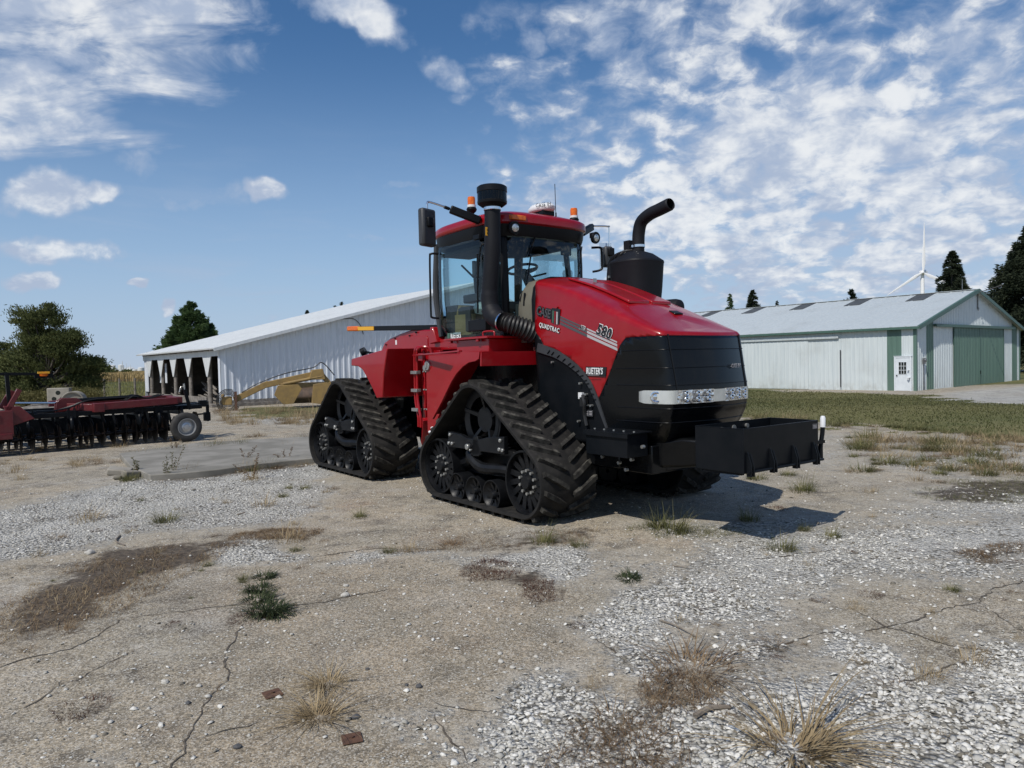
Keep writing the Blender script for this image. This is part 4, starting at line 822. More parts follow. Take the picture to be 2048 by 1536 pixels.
def cls(c):
    x,z=c.x,c.z
    za=float(np.interp(x,[p[0] for p in ARCH],[p[1] for p in ARCH])) if x<=5.18 else -1
    xs_=float(np.interp(z,[1.30,1.61,1.86,1.935],[5.18,5.38,5.54,5.615]))
    xl=float(np.interp(z,[.97,1.12,1.30],[5.32,5.26,5.18])) if z<1.30 else xs_
    if z>1.935 and x>5.5: return 0
    if x>xl: return 1 
    if z<1.30 or (x<5.18 and z<za) : return 2
    if x<4.29 and z<2.06-(x-4.14)*.9: return 2
    return 0
parts_={0:[],1:[],2:[]}
for f in hb.faces: parts_[cls(f.calc_center_median())].append([tuple(v.co) for v in f.verts])
ho={}
for k,(nm,mt) in {0:('hood','red'),1:('grille','gloss'),2:('engine_side_panel','satin')}.items():
    m_=MB()
    for f in parts_[k]: m_.add(f,[tuple(range(len(f)))])
    o=m_.build(nm,mt,tr,smooth=50,recalc=True); md=o.modifiers.new('solid','SOLIDIFY'); md.thickness=.012 if k!=2 else .01; md.offset=-1; ho[k]=o
hb.free(); hood,grille,sidep=ho[0],ho[1],ho[2]
def sy(x,z):  # outer surface y of the right flank
    zt=zc_(x)-.028; rel=min(max((2.45-z)/.9,0),1); return -.655*(1+.04*math.sin(rel*PI)*(1 if x<5.6 else .6))
# raised centre of the hood, latch hole, dark slots
m_=MB()
for y in (-.18,.18): m_.prism([(x,zc_(x)+.070*np.interp(x,[4.13,5.9],[1,.7])-.0) for x in np.linspace(4.35,5.35,8)]+[(x,zc_(x)+.095) for x in np.linspace(5.35,4.35,8)],'y',y-.16,y+.16)
hr=m_.build('hood_rise','red',hood,bevel=.012)
m_=MB(); m_.box((5.62,.10,zc_(5.62)+.062),(.10,.13,.02),(0,.40,0)); m_.build('hood_latch','black',hood,bevel=.008)
m_=MB(); m_.box((4.62,-.15,zc_(4.62)+.115),(.006,.05,.05)); m_.build('washer_nozzle','bolt',hood)
# rear gasket and cab-side cowl
m_=MB(); cw=[(-.66,1.95),(-.67,2.45),(-.64,2.60),(-.56,2.69),(-.40,2.735),(0,2.75),(.40,2.735),(.56,2.69),(.64,2.60),(.67,2.45),(.66,1.95)]
m_.prism(cw,'x',4.06,4.128); m_.build('hood_gasket','black',tr,bevel=.01)
m_=MB(); m_.loft([[(4.06,y*.985,z if z<2.5 else z-.008) for y,z in cw],[(3.86,y*.97,z-.005) for y,z in cw],[(3.72,y*.90,z-.06 if z>2.3 else z) for y,z in cw],[(3.62,y*.80,z-.25 if z>2.3 else z) for y,z in cw]]); co=m_.build('cowl','beige',tr,smooth=50)
m_=MB(); m_.box((3.90,-.648,2.47),(.035,.012,.16),(0,.15,0)); m_.box((3.79,-.60,2.52),(.03,.03,.14),(0,.35,.5)); m_.box((3.775,-.585,2.30),(.03,.03,.15),(0,-.2,.5)); m_.build('cowl_vent','black',co,bevel=.008)
# arch trim with dark louvres
def ribbon(L_,w0,w1,y,t,mt,nm,par):
    P=bez([(a,0,b) for a,b in L_],10); m_=MB(); R_=[]
    for i,p in enumerate(P):
        d=(P[min(i+1,len(P)-1)]-P[max(i-1,0)]).normalized(); n=Vector((-d.z,0,d.x)); f=i/(len(P)-1); wd=w0+(w1-w0)*f; q=p-n*wd
        if n.z<0: q=p+n*wd
        ya=sy(p.x,p.z)-y; R_.append([(p.x,ya,p.z),(q.x,ya,q.z),(q.x,ya+t,q.z),(p.x,ya+t,p.z)])
    m_.loft(R_); return m_.build(nm,mt,par,smooth=50),P
rim_,P=ribbon([(4.20,1.93),(4.56,1.825),(4.86,1.665),(5.06,1.485),(5.18,1.29),(5.26,1.11),(5.33,.95)],.105,.02,.014,.05,'grey','arch_trim',tr)
m_=MB()
for k in range(13):
    i=6+int(k*2.75); p=P[i]; d=(P[i+1]-P[i-1]).normalized(); n=Vector((-d.z,0,d.x)); n=n if n.z<0 else -n; c=p+n*(.055-.001*k); y=sy(p.x,p.z)-.016; a=c+n*.024-d*.020; b=c-n*.024+d*.012; m_.beam((a.x,y,a.z),(b.x,y,b.z),.004,.022,up=(0,1,0))
m_.build('louvre','gloss',rim_)
# details on the black side panel
m_=MB(); m_.bx(4.90,4.96,-.70,-.665,1.29,1.36); m_.build('side_reflector','decalw',sidep)
m_=MB(); m_.bx(4.98,5.11,-.685,-.672,1.10,1.17); pl_=m_.build('data_plate','grey',sidep,bevel=.003)
m_=MB()
for k in range(3): m_.bx(4.99,5.045,-.687,-.6845,1.115+k*.017,1.119+k*.017); m_.bx(5.06,5.10,-.687,-.6845,1.118+k*.017,1.124+k*.017)
m_.build('plate_print','decals',pl_)
m_=MB(); m_.tube(bez([(4.98,-.70,1.33),(5.02,-.72,1.25),(5.0,-.70,1.12),(5.03,-.70,1.0)],6),.022,8); m_.box((4.99,-.70,1.26),(.08,.05,.10)); m_.build('hose_coupling','hose',sidep)
m_=MB()
for x,z in ((4.45,1.70),(4.92,1.46),(5.09,1.22),(4.88,1.04),(5.01,1.34),(5.02,1.22)): m_.cyl((x,-.70,z),(x,-.66,z),.013,8)
m_.build('bolt','bolt',sidep)
# grille ribs and centre seam
m_=MB()
def lvlrow(z,off=.004,i0=27,i1=None):
    o=[]
    for i in range(24,NP-24):
        x,y=base[i]; tt=(1.975-z)/(1.975-ZB); e=ebulge(tt); wx_=max(0,min(1,(x-5.2)/.8))**1.2; rel=min(max((2.45-z)/.9,0),1)
        yy=y*(1+.04*math.sin(rel*PI)*(1 if x<5.6 else .6))*(1 if tt<.7 else 1-.25*((tt-.7)/.3)**1.5*wx_); xx=x+e*wx_
        c=Vector((5.0,0,0)); d=Vector((xx-5.0,yy,0)).normalized(); o.append(Vector((xx,yy,z))+d*off)
    return o
for z in (1.80,1.62,1.45,1.22,1.08):
    xs_=float(np.interp(z,[.97,1.12,1.30,1.61,1.86,1.962],[5.32,5.26,5.18,5.38,5.54,5.62]))+.03
    r1=[p for p in lvlrow(z,.003) if p.x>xs_]; m_.tube(r1,.0042,5)
gs=[lvlrow(z,.004)[24] for z in np.linspace(1.95,1.28,12)]
for s in (-1,1): m_.tube([(p.x,s*abs(p.y) if True else 0,p.z) for p in [min(lvlrow(z,.004),key=lambda q:abs(q.y+.545)) for z in np.linspace(1.95,1.40,10)]],.008,6)
m_.build('grille_rib','black',grille)
# headlamp band
def band(z0,z1,pred,off,mt,nm,par,t=.012):
    a=[p for p in lvlrow(z0,off)]; b=[p for p in lvlrow(z1,off)]; m_=MB(); R_=[]
    for p,q in zip(a,b):
        if pred(p):
            kx=min(max((p.x-5.73)/.12,.0),1) if mt=='smoothrefl' and nm=='headlight' else 1; kx=.45+.55*kx**.5; p=p.copy();q=q.copy(); mid=z0*.45+z1*.55; p.z=mid+(p.z-mid)*kx; q.z=mid+(q.z-mid)*kx
            R_.append([p,q,q-Vector((.0,.0,0))+(Vector((5,0,0))-Vector((q.x,q.y,0))).normalized()*t,p+(Vector((5,0,0))-Vector((p.x,p.y,0))).normalized()*t])
    m_.loft(R_); return m_.build(nm,mt,par,smooth=50)
def lensmat():
    m=bpy.data.materials.new('faceted_reflector'); m.use_nodes=True; t=NT(m.node_tree); t.n.clear(); b=t.new('ShaderNodeBsdfPrincipled',{'Roughness':.25,'Metallic':.85}); t.new('ShaderNodeOutputMaterial',{0:b.outputs[0]})
    V=t.new('ShaderNodeTexCoord').outputs['Object']; v=t.vor(V,26,'SMOOTH_F1'); v2=t.vor(V,75); cc=t.new('ShaderNodeSeparateColor',{0:v2.outputs['Color']}).outputs[0]
    t.set(b.inputs['Base Color'],t.mix(cc,(.55,.56,.57),(.97,.97,.97))); t.set(b.inputs['Normal'],t.new('ShaderNodeBump',{'Strength':.55,'Distance':.02,'Height':v.outputs['Distance']}).outputs[0]); return m
M['facet']=lensmat(); M['smoothrefl']=mat('smooth_reflector',(.80,.82,.80),.30,.6,(.62,.64,.62),4,.5)
for s in (-1,1):
    hl=band(1.266,1.398,lambda p:p.y*s>.535 and p.x>5.74,.009,'smoothrefl','headlight',grille)
    lf=lvlrow(1.333,.016); c=min([p for p in lf if p.y*s>0],key=lambda p:abs(p.x-5.99)+(.0 if abs(p.y)>.5 else 1)); n=Vector((.62,s*.78,0)); m_=MB(); m_.lathe([(.056,-.01),(.058,.012),(.048,.014),(.030,-.002),(.0,.006)],c,n,24); m_.build('projector','chrome',hl)
    band(1.266,1.398,lambda p:p.y*s>.08 and p.y*s<.565,.007,'facet','headlight',grille)
    m_=MB(); 
    for yy in (.20,.33,.46):
        c=min(lf,key=lambda p:abs(p.y-s*yy)); 
        for zz in (1.36,1.305): m_.lathe([(.030,0),(.030,.010),(.022,.012),(.012,.002),(0,.006)],(c.x,c.y,zz),(1,0,0),16)
    m_.build('lamp_ring','chrome',grille)
band(1.270,1.394,lambda p:abs(p.y)<.125,.010,'smoothrefl','grille_bar',grille)
# grille mark
fr=lvlrow(1.62,.012); c=min(fr,key=lambda p:abs(p.y-.24)); c2=min(fr,key=lambda p:abs(p.y-.46)); text('grille_lettering','-CASE IH',.062,'decals',grille,frame((c.x+.01,c.y,1.60),c2-c,(.10,0,1)),offset=.0012,sx=.9)
# lettering on the flank
sl_=math.atan2(-.135,.41)   # the writing runs downhill with the stripes
def flank(x,z,ang,off=.006): return frame((x,sy(x,z)-off,z),(math.cos(ang),0,math.sin(ang)),(-math.sin(ang),0,math.cos(ang)))
AN=-.31
ss=MB()
def stripe(p,q,h,mt,nm,off):
    m_=MB(); n=8; R_=[]
    for i in range(n+1):
        f=i/n; x=p[0]+(q[0]-p[0])*f; z=p[1]+(q[1]-p[1])*f; R_.append([(x,sy(x,z)-off,z),(x,sy(x,z-h)-off,z-h),(x,sy(x,z-h)-off+.003,z-h),(x,sy(x,z)-off+.003,z)])
    m_.loft(R_); return m_.build(nm,mt,hood)
for a0,a1,h in ((2.222,1.90,.016),(2.195,1.872,.026),(2.155,1.832,.030)):
    stripe((4.60,a0),(5.05,a0+(a1-a0)*.5),h,'decalg','stripe',.004); stripe((5.05,a0+(a1-a0)*.5),(5.50,a1),h,'decals','stripe',.004)
text('brand_lettering','CASE',.135,'decalk',hood,flank(4.170,2.272,-.24,.010),offset=.013,sx=.84); text('brand_lettering','CASE',.135,'decalg',hood,flank(4.170,2.272,-.24,.016),offset=.0015,sx=.84)
for k,mt in enumerate(('decgr','red','decals')):
    m_=MB(); x=4.47+.035*k; z=2.205-.010*k; m_.prism([(x,z-.052),(x+.020,z-.056),(x+.030,z+.082),(x+.010,z+.088)],'y',sy(x,z)-.016,sy(x,z)-.006); m_.build('emblem_bar',mt,hood)
m_=MB(); m_.prism([(4.44,2.16),(4.585,2.125),(4.605,2.30),(4.46,2.325)],'y',sy(4.5,2.2)-.009,sy(4.5,2.2)-.003); m_.build('emblem_plate','decalk',hood); m_=MB(); m_.cyl((4.545,-.69,2.325),(4.545,-.67,2.325),.014,12); m_.build('emblem_dot','red',hood)
text('model_lettering','QUADTRAC',.074,'decalk',hood,flank(4.225,2.122,-.25,.008),offset=.0048,sx=.86,spacing=1.10); text('model_lettering','QUADTRAC',.074,'decalw',hood,flank(4.225,2.122,-.25,.013),offset=.0012,sx=.86,spacing=1.10)
text('series_lettering','AFS',.062,'decalw',hood,flank(4.935,2.060,-.30,.008),shear=.2,offset=.006,sx=.8); text('series_lettering','AFS',.062,'decalk',hood,flank(4.935,2.060,-.30,.012),shear=.2,offset=.001,sx=.8)
text('model_number','580',.155,'decalw',hood,flank(5.195,2.000,-.33,.008),offset=.010,shear=.15,sx=.92,spacing=1.08); text('model_number','580',.155,'decalk',hood,flank(5.195,2.000,-.33,.014),offset=.0035,shear=.15,sx=.92,spacing=1.08)
m_=MB(); m_.prism([(4.99,1.545),(5.0,1.645),(5.325,1.635),(5.305,1.535)],'y',sy(5.15,1.6)-.009,sy(5.15,1.6)-.003); m_.build('dealer_plate','decalk',hood)
text('dealer_lettering',"RUETER'S",.095,'decalw',hood,flank(5.006,1.566,-.02,.016),offset=.0022,shear=.12,sx=.64,spacing=1.04)
m_=MB(); m_.bx(5.06,5.24,-.6995,-.6965,1.551,1.556); m_.build('dealer_print','decals',hood)
# ---- lower nose: bumper casting, step box, tow parts
m_=MB(); m_.loft([[(5.30,-.60,.62),(5.30,-.60,.82),(5.30,.60,.82),(5.30,.60,.62)],[(5.75,-.58,.60),(5.75,-.58,.86),(5.75,.58,.86),(5.75,.58,.60)],[(6.12,-.40,.62),(6.12,-.42,.92),(6.12,.42,.92),(6.12,.40,.62)],[(6.50,-.30,.68),(6.50,-.32,.90),(6.50,.32,.90),(6.50,.30,.68)]]); m_.build('front_casting','gloss',tr,bevel=.03)
m_=MB(); m_.bx(4.9,5.9,-.62,-.40,.55,.84); m_.bx(5.10,5.6,-.78,-.5,.60,.74)
m_.build('front_frame','gloss',tr,bevel=.01)
m_=MB(); m_.bx(5.29,5.88,-.95,-.66,.745,.975); sbx=m_.build('tool_box','satin',tr,bevel=.004); m_=MB(); m_.bx(5.27,5.91,-.975,-.62,.978,.992); m_.bx(5.27,5.91,-.975,-.965,.94,.978); m_.build('tool_box_lid','satin',sbx,bevel=.003)
m_=MB()
for k in range(5): m_.cyl((5.31+.14*k,-.84,.99),(5.31+.14*k,-.84,1.003),.012,8)
for x,z in ((5.36,.70),(5.78,.71),(5.60,.66),(5.70,.60),(5.93,.85)): m_.cyl((x,-.80,z),(x,-.765,z),.018,8)
m_.build('bolt','bolt',sbx)
# weight tray ahead of the nose
m_=MB(); x0,x1,y0,y1,z0,z1=6.475,7.005,-.66,.52,.685,1.082; t_=.012
m_.bx(x0,x0+t_,y0,y1,z0,z1); m_.bx(x1-t_,x1,y0,y1,z0,z1); m_.bx(x0+t_,x1-t_,y0,y0+t_,z0,z1); m_.bx(x0+t_,x1-t_,y1-t_,y1,z0,z1); m_.bx(x0+t_,x1-t_,y0+t_,y1-t_,z0,z0+t_); m_.bx(5.9,6.475,-.22,.22,.72,.88)
wt=m_.build('weight_tray','satin',tr,bevel=.003)
m_=MB()
for y in (-.62,-.28,.08,.42):
    m_.prism([(7.006,.66),(7.006,.86),(7.016,.88),(7.055,.76),(7.055,.66)],'y',y-.006,y+.006); m_.prism([(7.006,.66),(7.006,.84),(7.016,.86),(7.055,.74),(7.055,.66)],'y',y+.034,y+.046)
m_.cyl((7.035,-.64,.70),(7.035,.55,.70),.013,8); m_.beam((6.55,-.63,.672),(6.95,-.60,.672),.04,.02); m_.build('tow_hook','satin',wt)
m_=MB(); m_.cyl((6.49,-.1,1.02),(6.50,-.1,1.02),.03,10); m_.cyl((6.488,.1,1.03),(6.51,.1,1.03),.022,10);m_.cyl((6.488,-.3,1.02),(6.51,-.3,1.02),.022,10); m_.build('bolt','bolt',wt)
m_=MB(); m_.bx(7.0055,7.0085,.42,.50,1.0,1.05); sk=m_.build('print_sticker','decalg',wt); m_=MB(); [m_.bx(7.0088,7.0092,.43,.49,1.008+.012*k,1.012+.012*k) for k in range(3)]; m_.build('sticker_print','decals',sk)
m_=MB(); m_.tube(bez([(6.97,.62,.70),(6.97,.62,.82),(6.97,.65,.93),(6.97,.66,1.0)],5),.022,10); m_.beam((6.98,.50,.86),(6.98,.66,.86),.03,.03); ws=m_.build('marker_stake','satin',wt)
m_=MB(); m_.tube([(6.97,.66,1.0),(6.97,.665,1.09),(6.97,.665,1.11)],[.026,.026,.018],12); m_.build('stake_cap','white',ws)

# ---- air intake beside the windshield
px_,py_=3.70,-.95
m_=MB(); m_.tube(bez([(px_,py_,3.58),(px_-.01,py_,3.2),(px_-.05,py_,2.85),(px_-.10,py_,2.55),(px_-.08,py_,2.36),(px_+.02,py_,2.25),(px_+.14,py_+.02,2.20)],8),[.098]*8+[.10]*8+[.102]*8+[.108]*8+[.118]*8+[.114]*8+[.110],24); ip=m_.build('intake_pipe','soot',tr,smooth=60)
m_=MB(); m_.lathe([(.10,3.545-3.55),(.106,.0),(.106,.03),(.10,.03)],(px_,py_,3.55),(0,0,1),28); m_.lathe([(.115,0),(.120,0),(.120,.02),(.115,.02)],(px_+.135,py_+.015,2.205),(1,.1,-.35),28,close=True); m_.build('clamp_ring','chrome',ip)
m_=MB(); m_.lathe([(.10,-.01),(.13,.0),(.178,.035),(.182,.06),(.178,.065),(.12,.065)],(px_,py_,3.59),(0,0,1),36); m_.lathe([(.178,.165),(.184,.17),(.184,.23),(.165,.245),(0,.25)],(px_,py_,3.59),(0,0,1),36)
for k in range(40):
    a=2*PI*k/40; m_.cyl((px_+.174*math.cos(a),py_+.174*math.sin(a),3.65),(px_+.174*math.cos(a),py_+.174*math.sin(a),3.76),.004,4)
m_.lathe([(.10,.06),(.10,.17)],(px_,py_,3.59),(0,0,1),24); m_.build('pre_cleaner','black',ip,smooth=40)
m_=MB(); m_.lathe([(.1785,.06),(.1785,.17)],(px_,py_,3.59),(0,0,1),36,close=False); m_.v=m_.v; o=m_.build('pre_cleaner_screen','mesh',ip)
m_=MB(); m_.beam((px_+.02,py_-.0985,3.235),(px_+.022,py_-.0985,3.335),.002,.05,up=(0,1,0)); s_=m_.build('warning_sticker','yellowtape',ip)
m_=MB(); m_.bx(px_+.005,px_+.035,py_-.1015,py_-.0995,3.29,3.315); m_.bx(px_+.010,px_+.030,py_-.1015,py_-.0995,3.25,3.275); m_.build('sticker_print','decalk',s_)
P=bez([(px_+.135,py_+.015,2.205),(px_+.22,py_+.06,2.17),(px_+.29,py_+.18,2.12),(px_+.34,py_+.34,2.05)],12); rr=[.107+.002*i/3+(.010 if i%3==1 else -.010) for i in range(len(P))]; m_=MB(); m_.tube(P,rr,24); m_.build('bellows_hose','hose',ip,smooth=50)
# ---- exhaust on the far side of the hood
ex,ey=4.44,.74
m_=MB(); m_.loft([sup(ex,.305*k,.30*k,3.0,z,40,ey) for k,z in ((.84,2.28),(.88,2.42),(.94,2.62),(1.0,2.90),(1.02,2.925),(1.0,2.945),(.62,3.035),(.32,3.07),(.26,3.09))]); cn=m_.build('exhaust_canister','soot',tr,smooth=30)
m_=MB(); m_.tube(bez([(ex+.04,ey,3.06),(ex+.04,ey,3.15),(ex+.05,ey,3.30),(ex+.10,ey,3.43),(ex+.24,ey,3.50),(ex+.40,ey,3.53),(ex+.58,ey,3.565)],8),[.075]*8+[.078]*40+[.07],20,cap=False); st_=m_.build('exhaust_stack','soot',cn,smooth=60); md=st_.modifiers.new('solid','SOLIDIFY'); md.thickness=.004
m_=MB(); m_.lathe([(.080,0),(.084,0),(.084,.03),(.080,.03)],(ex+.04,ey,3.12),(0,0,1),24,close=True); m_.box((ex+.0,ey-.085,3.135),(.03,.03,.03)); m_.build('clamp_ring','chrome',st_)
m_=MB(); m_.tube(bez([(ex-.02,ey-.06,3.055),(ex-.24,ey-.02,3.065),(ex-.42,ey,3.02),(ex-.47,ey,2.88),(ex-.49,ey,2.6),(ex-.47,ey,2.3)],8),.045,12); m_.box((ex-.14,ey,3.12),(.10,.06,.22)); m_.build('coolant_pipe','soot',cn,smooth=50)
m_=MB(); m_.cyl((ex-.19,ey-.03,3.062),(ex-.15,ey-.035,3.062),.055,12); m_.cyl((ex-.12,ey-.04,3.06),(ex-.09,ey-.045,3.06),.052,12); m_.box((ex-.44,ey-.05,2.80),(.03,.03,.03)); m_.box((ex-.45,ey-.05,2.66),(.03,.03,.02)); m_.build('hose_clamp','bolt',cn)
m_=MB(); m_.tube(bez([(ex-.28,ey-.16,2.95),(ex-.15,ey-.20,3.0),(ex+.0,ey-.2,3.06)],6),.01,6); m_.tube(bez([(ex-.2,ey-.2,2.95),(ex-.10,ey-.22,3.05),(ex+.05,ey-.12,3.08)],6),.008,6); m_.build('wiring','hose',cn)
m_=MB(); m_.tube([(4.5,.80,2.34),(5.02,.80,2.33),(5.08,.80,2.33),(5.11,.80,2.33)],[.10,.10,.085,.04],20); m_.bx(3.95,4.45,.70,.9,2.56,2.60); m_.build('canister_mount','soot',cn,smooth=40)
m_=MB()
for x in (4.05,4.25): m_.tube(bez([(x-.02,.75,2.60),(x-.02,.75,2.64),(x+.02,.75,2.64),(x+.02,.75,2.60)],4),.008,6)
m_.build('lift_eye','black',cn)

# ================================================================== LEFT OF THE TRACTOR
def ribwall(m_,o,u,L,z0,z1,pitch=.23,amp=.022,nrm=None,mi=0,thick=.03,ztop=None,s0=0.0):
    """ribbed sheet from point o along unit u for L metres; ztop(s) gives a sloping top"""
    o=Vector(o);u=Vector(u).normalized(); n=Vector(nrm) if nrm is not None else Vector((u.y,-u.x,0)); S=[];k=0;s=0.0
    while s<L-1e-6:
        for a,b in ((0,0),(.62,0),(.72,1),(.90,1)):
            q=s+pitch*a
            if q<L: S.append((q,b*amp))
        s+=pitch
    S.append((L,0)); V=[];F=[]
    for q,h in S:
        t=ztop(q+s0) if ztop else z1; zb=z0(q+s0) if callable(z0) else z0; p=o+u*q+n*h; V+=[(p.x,p.y,zb),(p.x,p.y,t)]
    n0=len(V)
    for q,h in S:
        t=ztop(q+s0) if ztop else z1; zb=z0(q+s0) if callable(z0) else z0; p=o+u*q-n*thick; V+=[(p.x,p.y,zb),(p.x,p.y,t)]
    for i in range(len(S)-1): a=2*i; F+=[(a,a+2,a+3,a+1),(n0+a,n0+a+1,n0+a+3,n0+a+2),(a,n0+a,n0+a+2,a+2),(a+1,a+3,n0+a+3,n0+a+1)]
    e=2*len(S)-2; F+=[(0,1,n0+1,n0),(e,n0+e,n0+e+1,e+1)]; m_.add(V,F,mi)
# ---- left barn.  local frame: origin at the near corner, u along the gable wall, v back along the open side
b0=Vector((-13.0,32.0,0)); ub=Vector((.765,.644,0)).normalized(); vb=Vector((-.644,.765,0)).normalized()
lbn=thing('open_sided_barn',b0,math.atan2(ub.y,ub.x),'long white metal barn with open post bays, behind the yellow scraper','barn')
# in the local frame x=u, y=v
ZE=2.72; PK=14.2; ZP=ZE+PK*.252; WR=21.5; LEN=13.35
ztop=lambda s: (ZE+.252*s if s<PK else ZP-(s-PK)*.34)-.10
m_=MB(); ribwall(m_,(0,0,0),(1,0,0),WR,.30,0,pitch=.305,amp=.028,ztop=ztop); m_.build('gable_wall','sidL',lbn,smooth=0)
m_=MB(); m_.bx(-.02,WR,-.02,.08,0,.30); m_.bx(-.02,9,-.10,-.02,.0,.16); m_.build('foundation','woodg',lbn,bevel=.01)
# roof: two slopes with ribs running up the slope
def roofslab(x0,z0,x1,z1,y0,y1,nm,mt,par,th=.06,pitch=.305,flip=1):
    m_=MB(); L=math.hypot(x1-x0,z1-z0); n=Vector((-(z1-z0)/L,0,(x1-x0)/L)); n=n if n.z>0 else -n; S=[];y=y0
    while y<y1-1e-6:
        for a,b in ((0,0),(.80,0),(.84,1),(.94,1)):
            if y+pitch*a<y1: S.append((y+pitch*a,b*.022))
        y+=pitch
    S.append((y1,0)); V=[]
    for y,h in S: V+=[(x0+n.x*h,y,z0+n.z*h),(x1+n.x*h,y,z1+n.z*h),(x0-n.x*th,y,z0-n.z*th),(x1-n.x*th,y,z1-n.z*th)]
    F=[]
    for i in range(len(S)-1): a=4*i; F+=[(a,a+4,a+5,a+1),(a+2,a+3,a+7,a+6),(a,a+2,a+6,a+4),(a+1,a+5,a+7,a+3)]
    e=4*len(S)-4; F+=[(0,1,3,2),(e,e+2,e+3,e+1)]; m_.add(V,F); return m_.build(nm,mt,par,smooth=0)
roofslab(-.35,ZE-.07,PK,ZP,-.30,LEN+.3,'roof','roofL',lbn); roofslab(WR+.3,ZP-(WR+.3-PK)*.34,PK+.002,ZP,-.30,LEN+.3,'roof','roofL',lbn)
m_=MB(); m_.beam((-.36,-.33,ZE-.15),(PK,-.33,ZP-.09),.03,.15); m_.beam((PK+.01,-.33,ZP-.09),(WR,-.33,ZP-(WR-PK)*.34-.09),.03,.15); m_.build('rake_board','roofL',lbn,bevel=.005)
m_=MB(); ribwall(m_,(WR,0,0),(0,1,0),LEN,.1,ZP-(WR-PK)*.34-.1,nrm=(1,0,0)); m_.build('side_wall','sidL',lbn,smooth=0)
m_=MB(); ribwall(m_,(0,LEN,0),(1,0,0),WR,.1,0,nrm=(0,1,0),ztop=ztop); m_.build('back_wall','sidL',lbn,smooth=0)
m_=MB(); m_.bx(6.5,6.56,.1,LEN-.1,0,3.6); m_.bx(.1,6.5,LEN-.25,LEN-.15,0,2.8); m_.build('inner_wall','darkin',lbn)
# open front: header, posts, pointed valances, short closed end bay
m_=MB(); m_.bx(-.06,.0,0.0,LEN,ZE-.42,ZE-.08); m_.build('eave_fascia','roofL',lbn,bevel=.004)
m_=MB()
for k in range(15): m_.bx(-.30,-.06,.35+k*.86,.40+k*.86,ZE-.18,ZE-.08)
m_.build('rafter_tail','woodg',lbn)['kind']='stuff'
for y,rx in ((1.67,.11),(4.6,.10),(7.2,.10),(9.63,.10),(12.07,.09)):
    m_=MB(); m_.cyl((.06,y,-.05),(.08,y+.03,ZE-.40),rx,10); m_.build('post','woodg',lbn,smooth=40)
    m_=MB(); wv=.62; m_.prism([(y-wv,ZE-.40),(y+wv,ZE-.40),(y+.10,ZE-1.35),(y-.05,ZE-1.35)],'x',-.055,-.025); m_.build('valance','roofL',lbn)
m_=MB(); ribwall(m_,(0,.0,0),(0,1,0),.25,.1,ZE-.1,nrm=(-1,0,0)); ribwall(m_,(0,12.55,0),(0,1,0),.8,.5,ZE-.1,nrm=(-1,0,0)); ribwall(m_,(.5,10.6,0),(0,1,0),1.5,1.0,2.1,nrm=(-1,0,0)); m_.build('end_panel','sidL',lbn,smooth=0)
m_=MB(); m_.bx(-.35,-.02,.2,LEN-.2,0,.14); m_.bx(-.10,.02,1.8,12.0,.14,.42); m_.build('sill_beam','woodg',lbn,bevel=.01)
m_=MB(); m_.tube(bez([(5.9,-.04,ztop(5.9)-.05),(6.6,-.05,ztop(5.9)-.02),(7.0,-.04,ztop(5.9)-.35),(7.15,-.04,ztop(5.9)-.8)],8),.018,6); m_.build('loose_cable','hose',lbn)
# junk in the shed
for i,(x,y,z) in enumerate(((1.2,11.0,.5),(1.5,6.6,.35),(1.0,3.6,.3),(2.5,8.8,.4))):
    m_=MB()
    for k in range(6): a=rng.uniform(-.6,.6); p=Vector((x+rng.uniform(-.3,.3),y-.6,.1+.12*k)); m_.beam(p,p+Vector((rng.uniform(-.3,.3),1.2,.25+a*.4)),.10,.05)
    o=m_.build('lumber_pile',['woodg'],None,bevel=.004); o.matrix_world=lbn.matrix_world if False else Matrix.Translation(b0)@Matrix.Rotation(math.atan2(ub.y,ub.x),4,'Z')
    tag(o,'heap of old boards lying in the shade of the open shed','lumber pile','board heaps inside the open shed')
# ---- yellow pull scraper lying before the barn wall
ys_=Vector((-11.6,29.4,0)); uy=Vector((.93,.36,0)).normalized()
def YP(px,py,dv=0):   # photo point on the scraper's own upright plane -> local coords (x along, z up)
    d=ray(px,py); nrm=Vector((-uy.y,uy.x,0)); t=(ys_-Vector((0,0,EYE))).dot(nrm)/d.dot(nrm); p=Vector((0,0,EYE))+d*t; return (p-ys_).dot(uy),p.z
scp=thing('pull_scraper',ys_,math.atan2(uy.y,uy.x),'faded yellow pull-type scraper with a long bent drawbar in front of the white barn wall','scraper')
P=[YP(*q) for q in ((468,800),(530,770),(640,746))]
m_=MB()
for (a,b),(c,d) in ((P[0],P[1]),(P[1],P[2])): m_.beam((a,0,b),(c,0,d),.22,.25)
m_.box((P[1][0],0,P[1][1]),(.30,.222,.26),(0,-.35,0)); m_.build('drawbar','yel',scp,bevel=.02)
a,b=P[0]; m_=MB(); m_.box((a-.25,0,b-.02),(.35,.3,.34)); m_.box((a-.42,0,b+.05),(.10,.34,.42)); m_.build('hitch','yel',scp,bevel=.02)
m_=MB(); m_.bx(a+.02,a+.12,-.22,-.12,0,b+.35); m_.bx(a-.04,a+.18,-.26,-.08,0,.03); m_.build('jack_stand','rust',scp)
for k in range(5): 
    m_=MB(); r=.30+.05*k; m_.tube([(a-.22+r*.9*math.cos(t),-.2+.06*k,b-.05+r*math.sin(t)) for t in np.linspace(.3+.2*k,5.8,20)],.018,6); m_.build('hose','hose',scp)
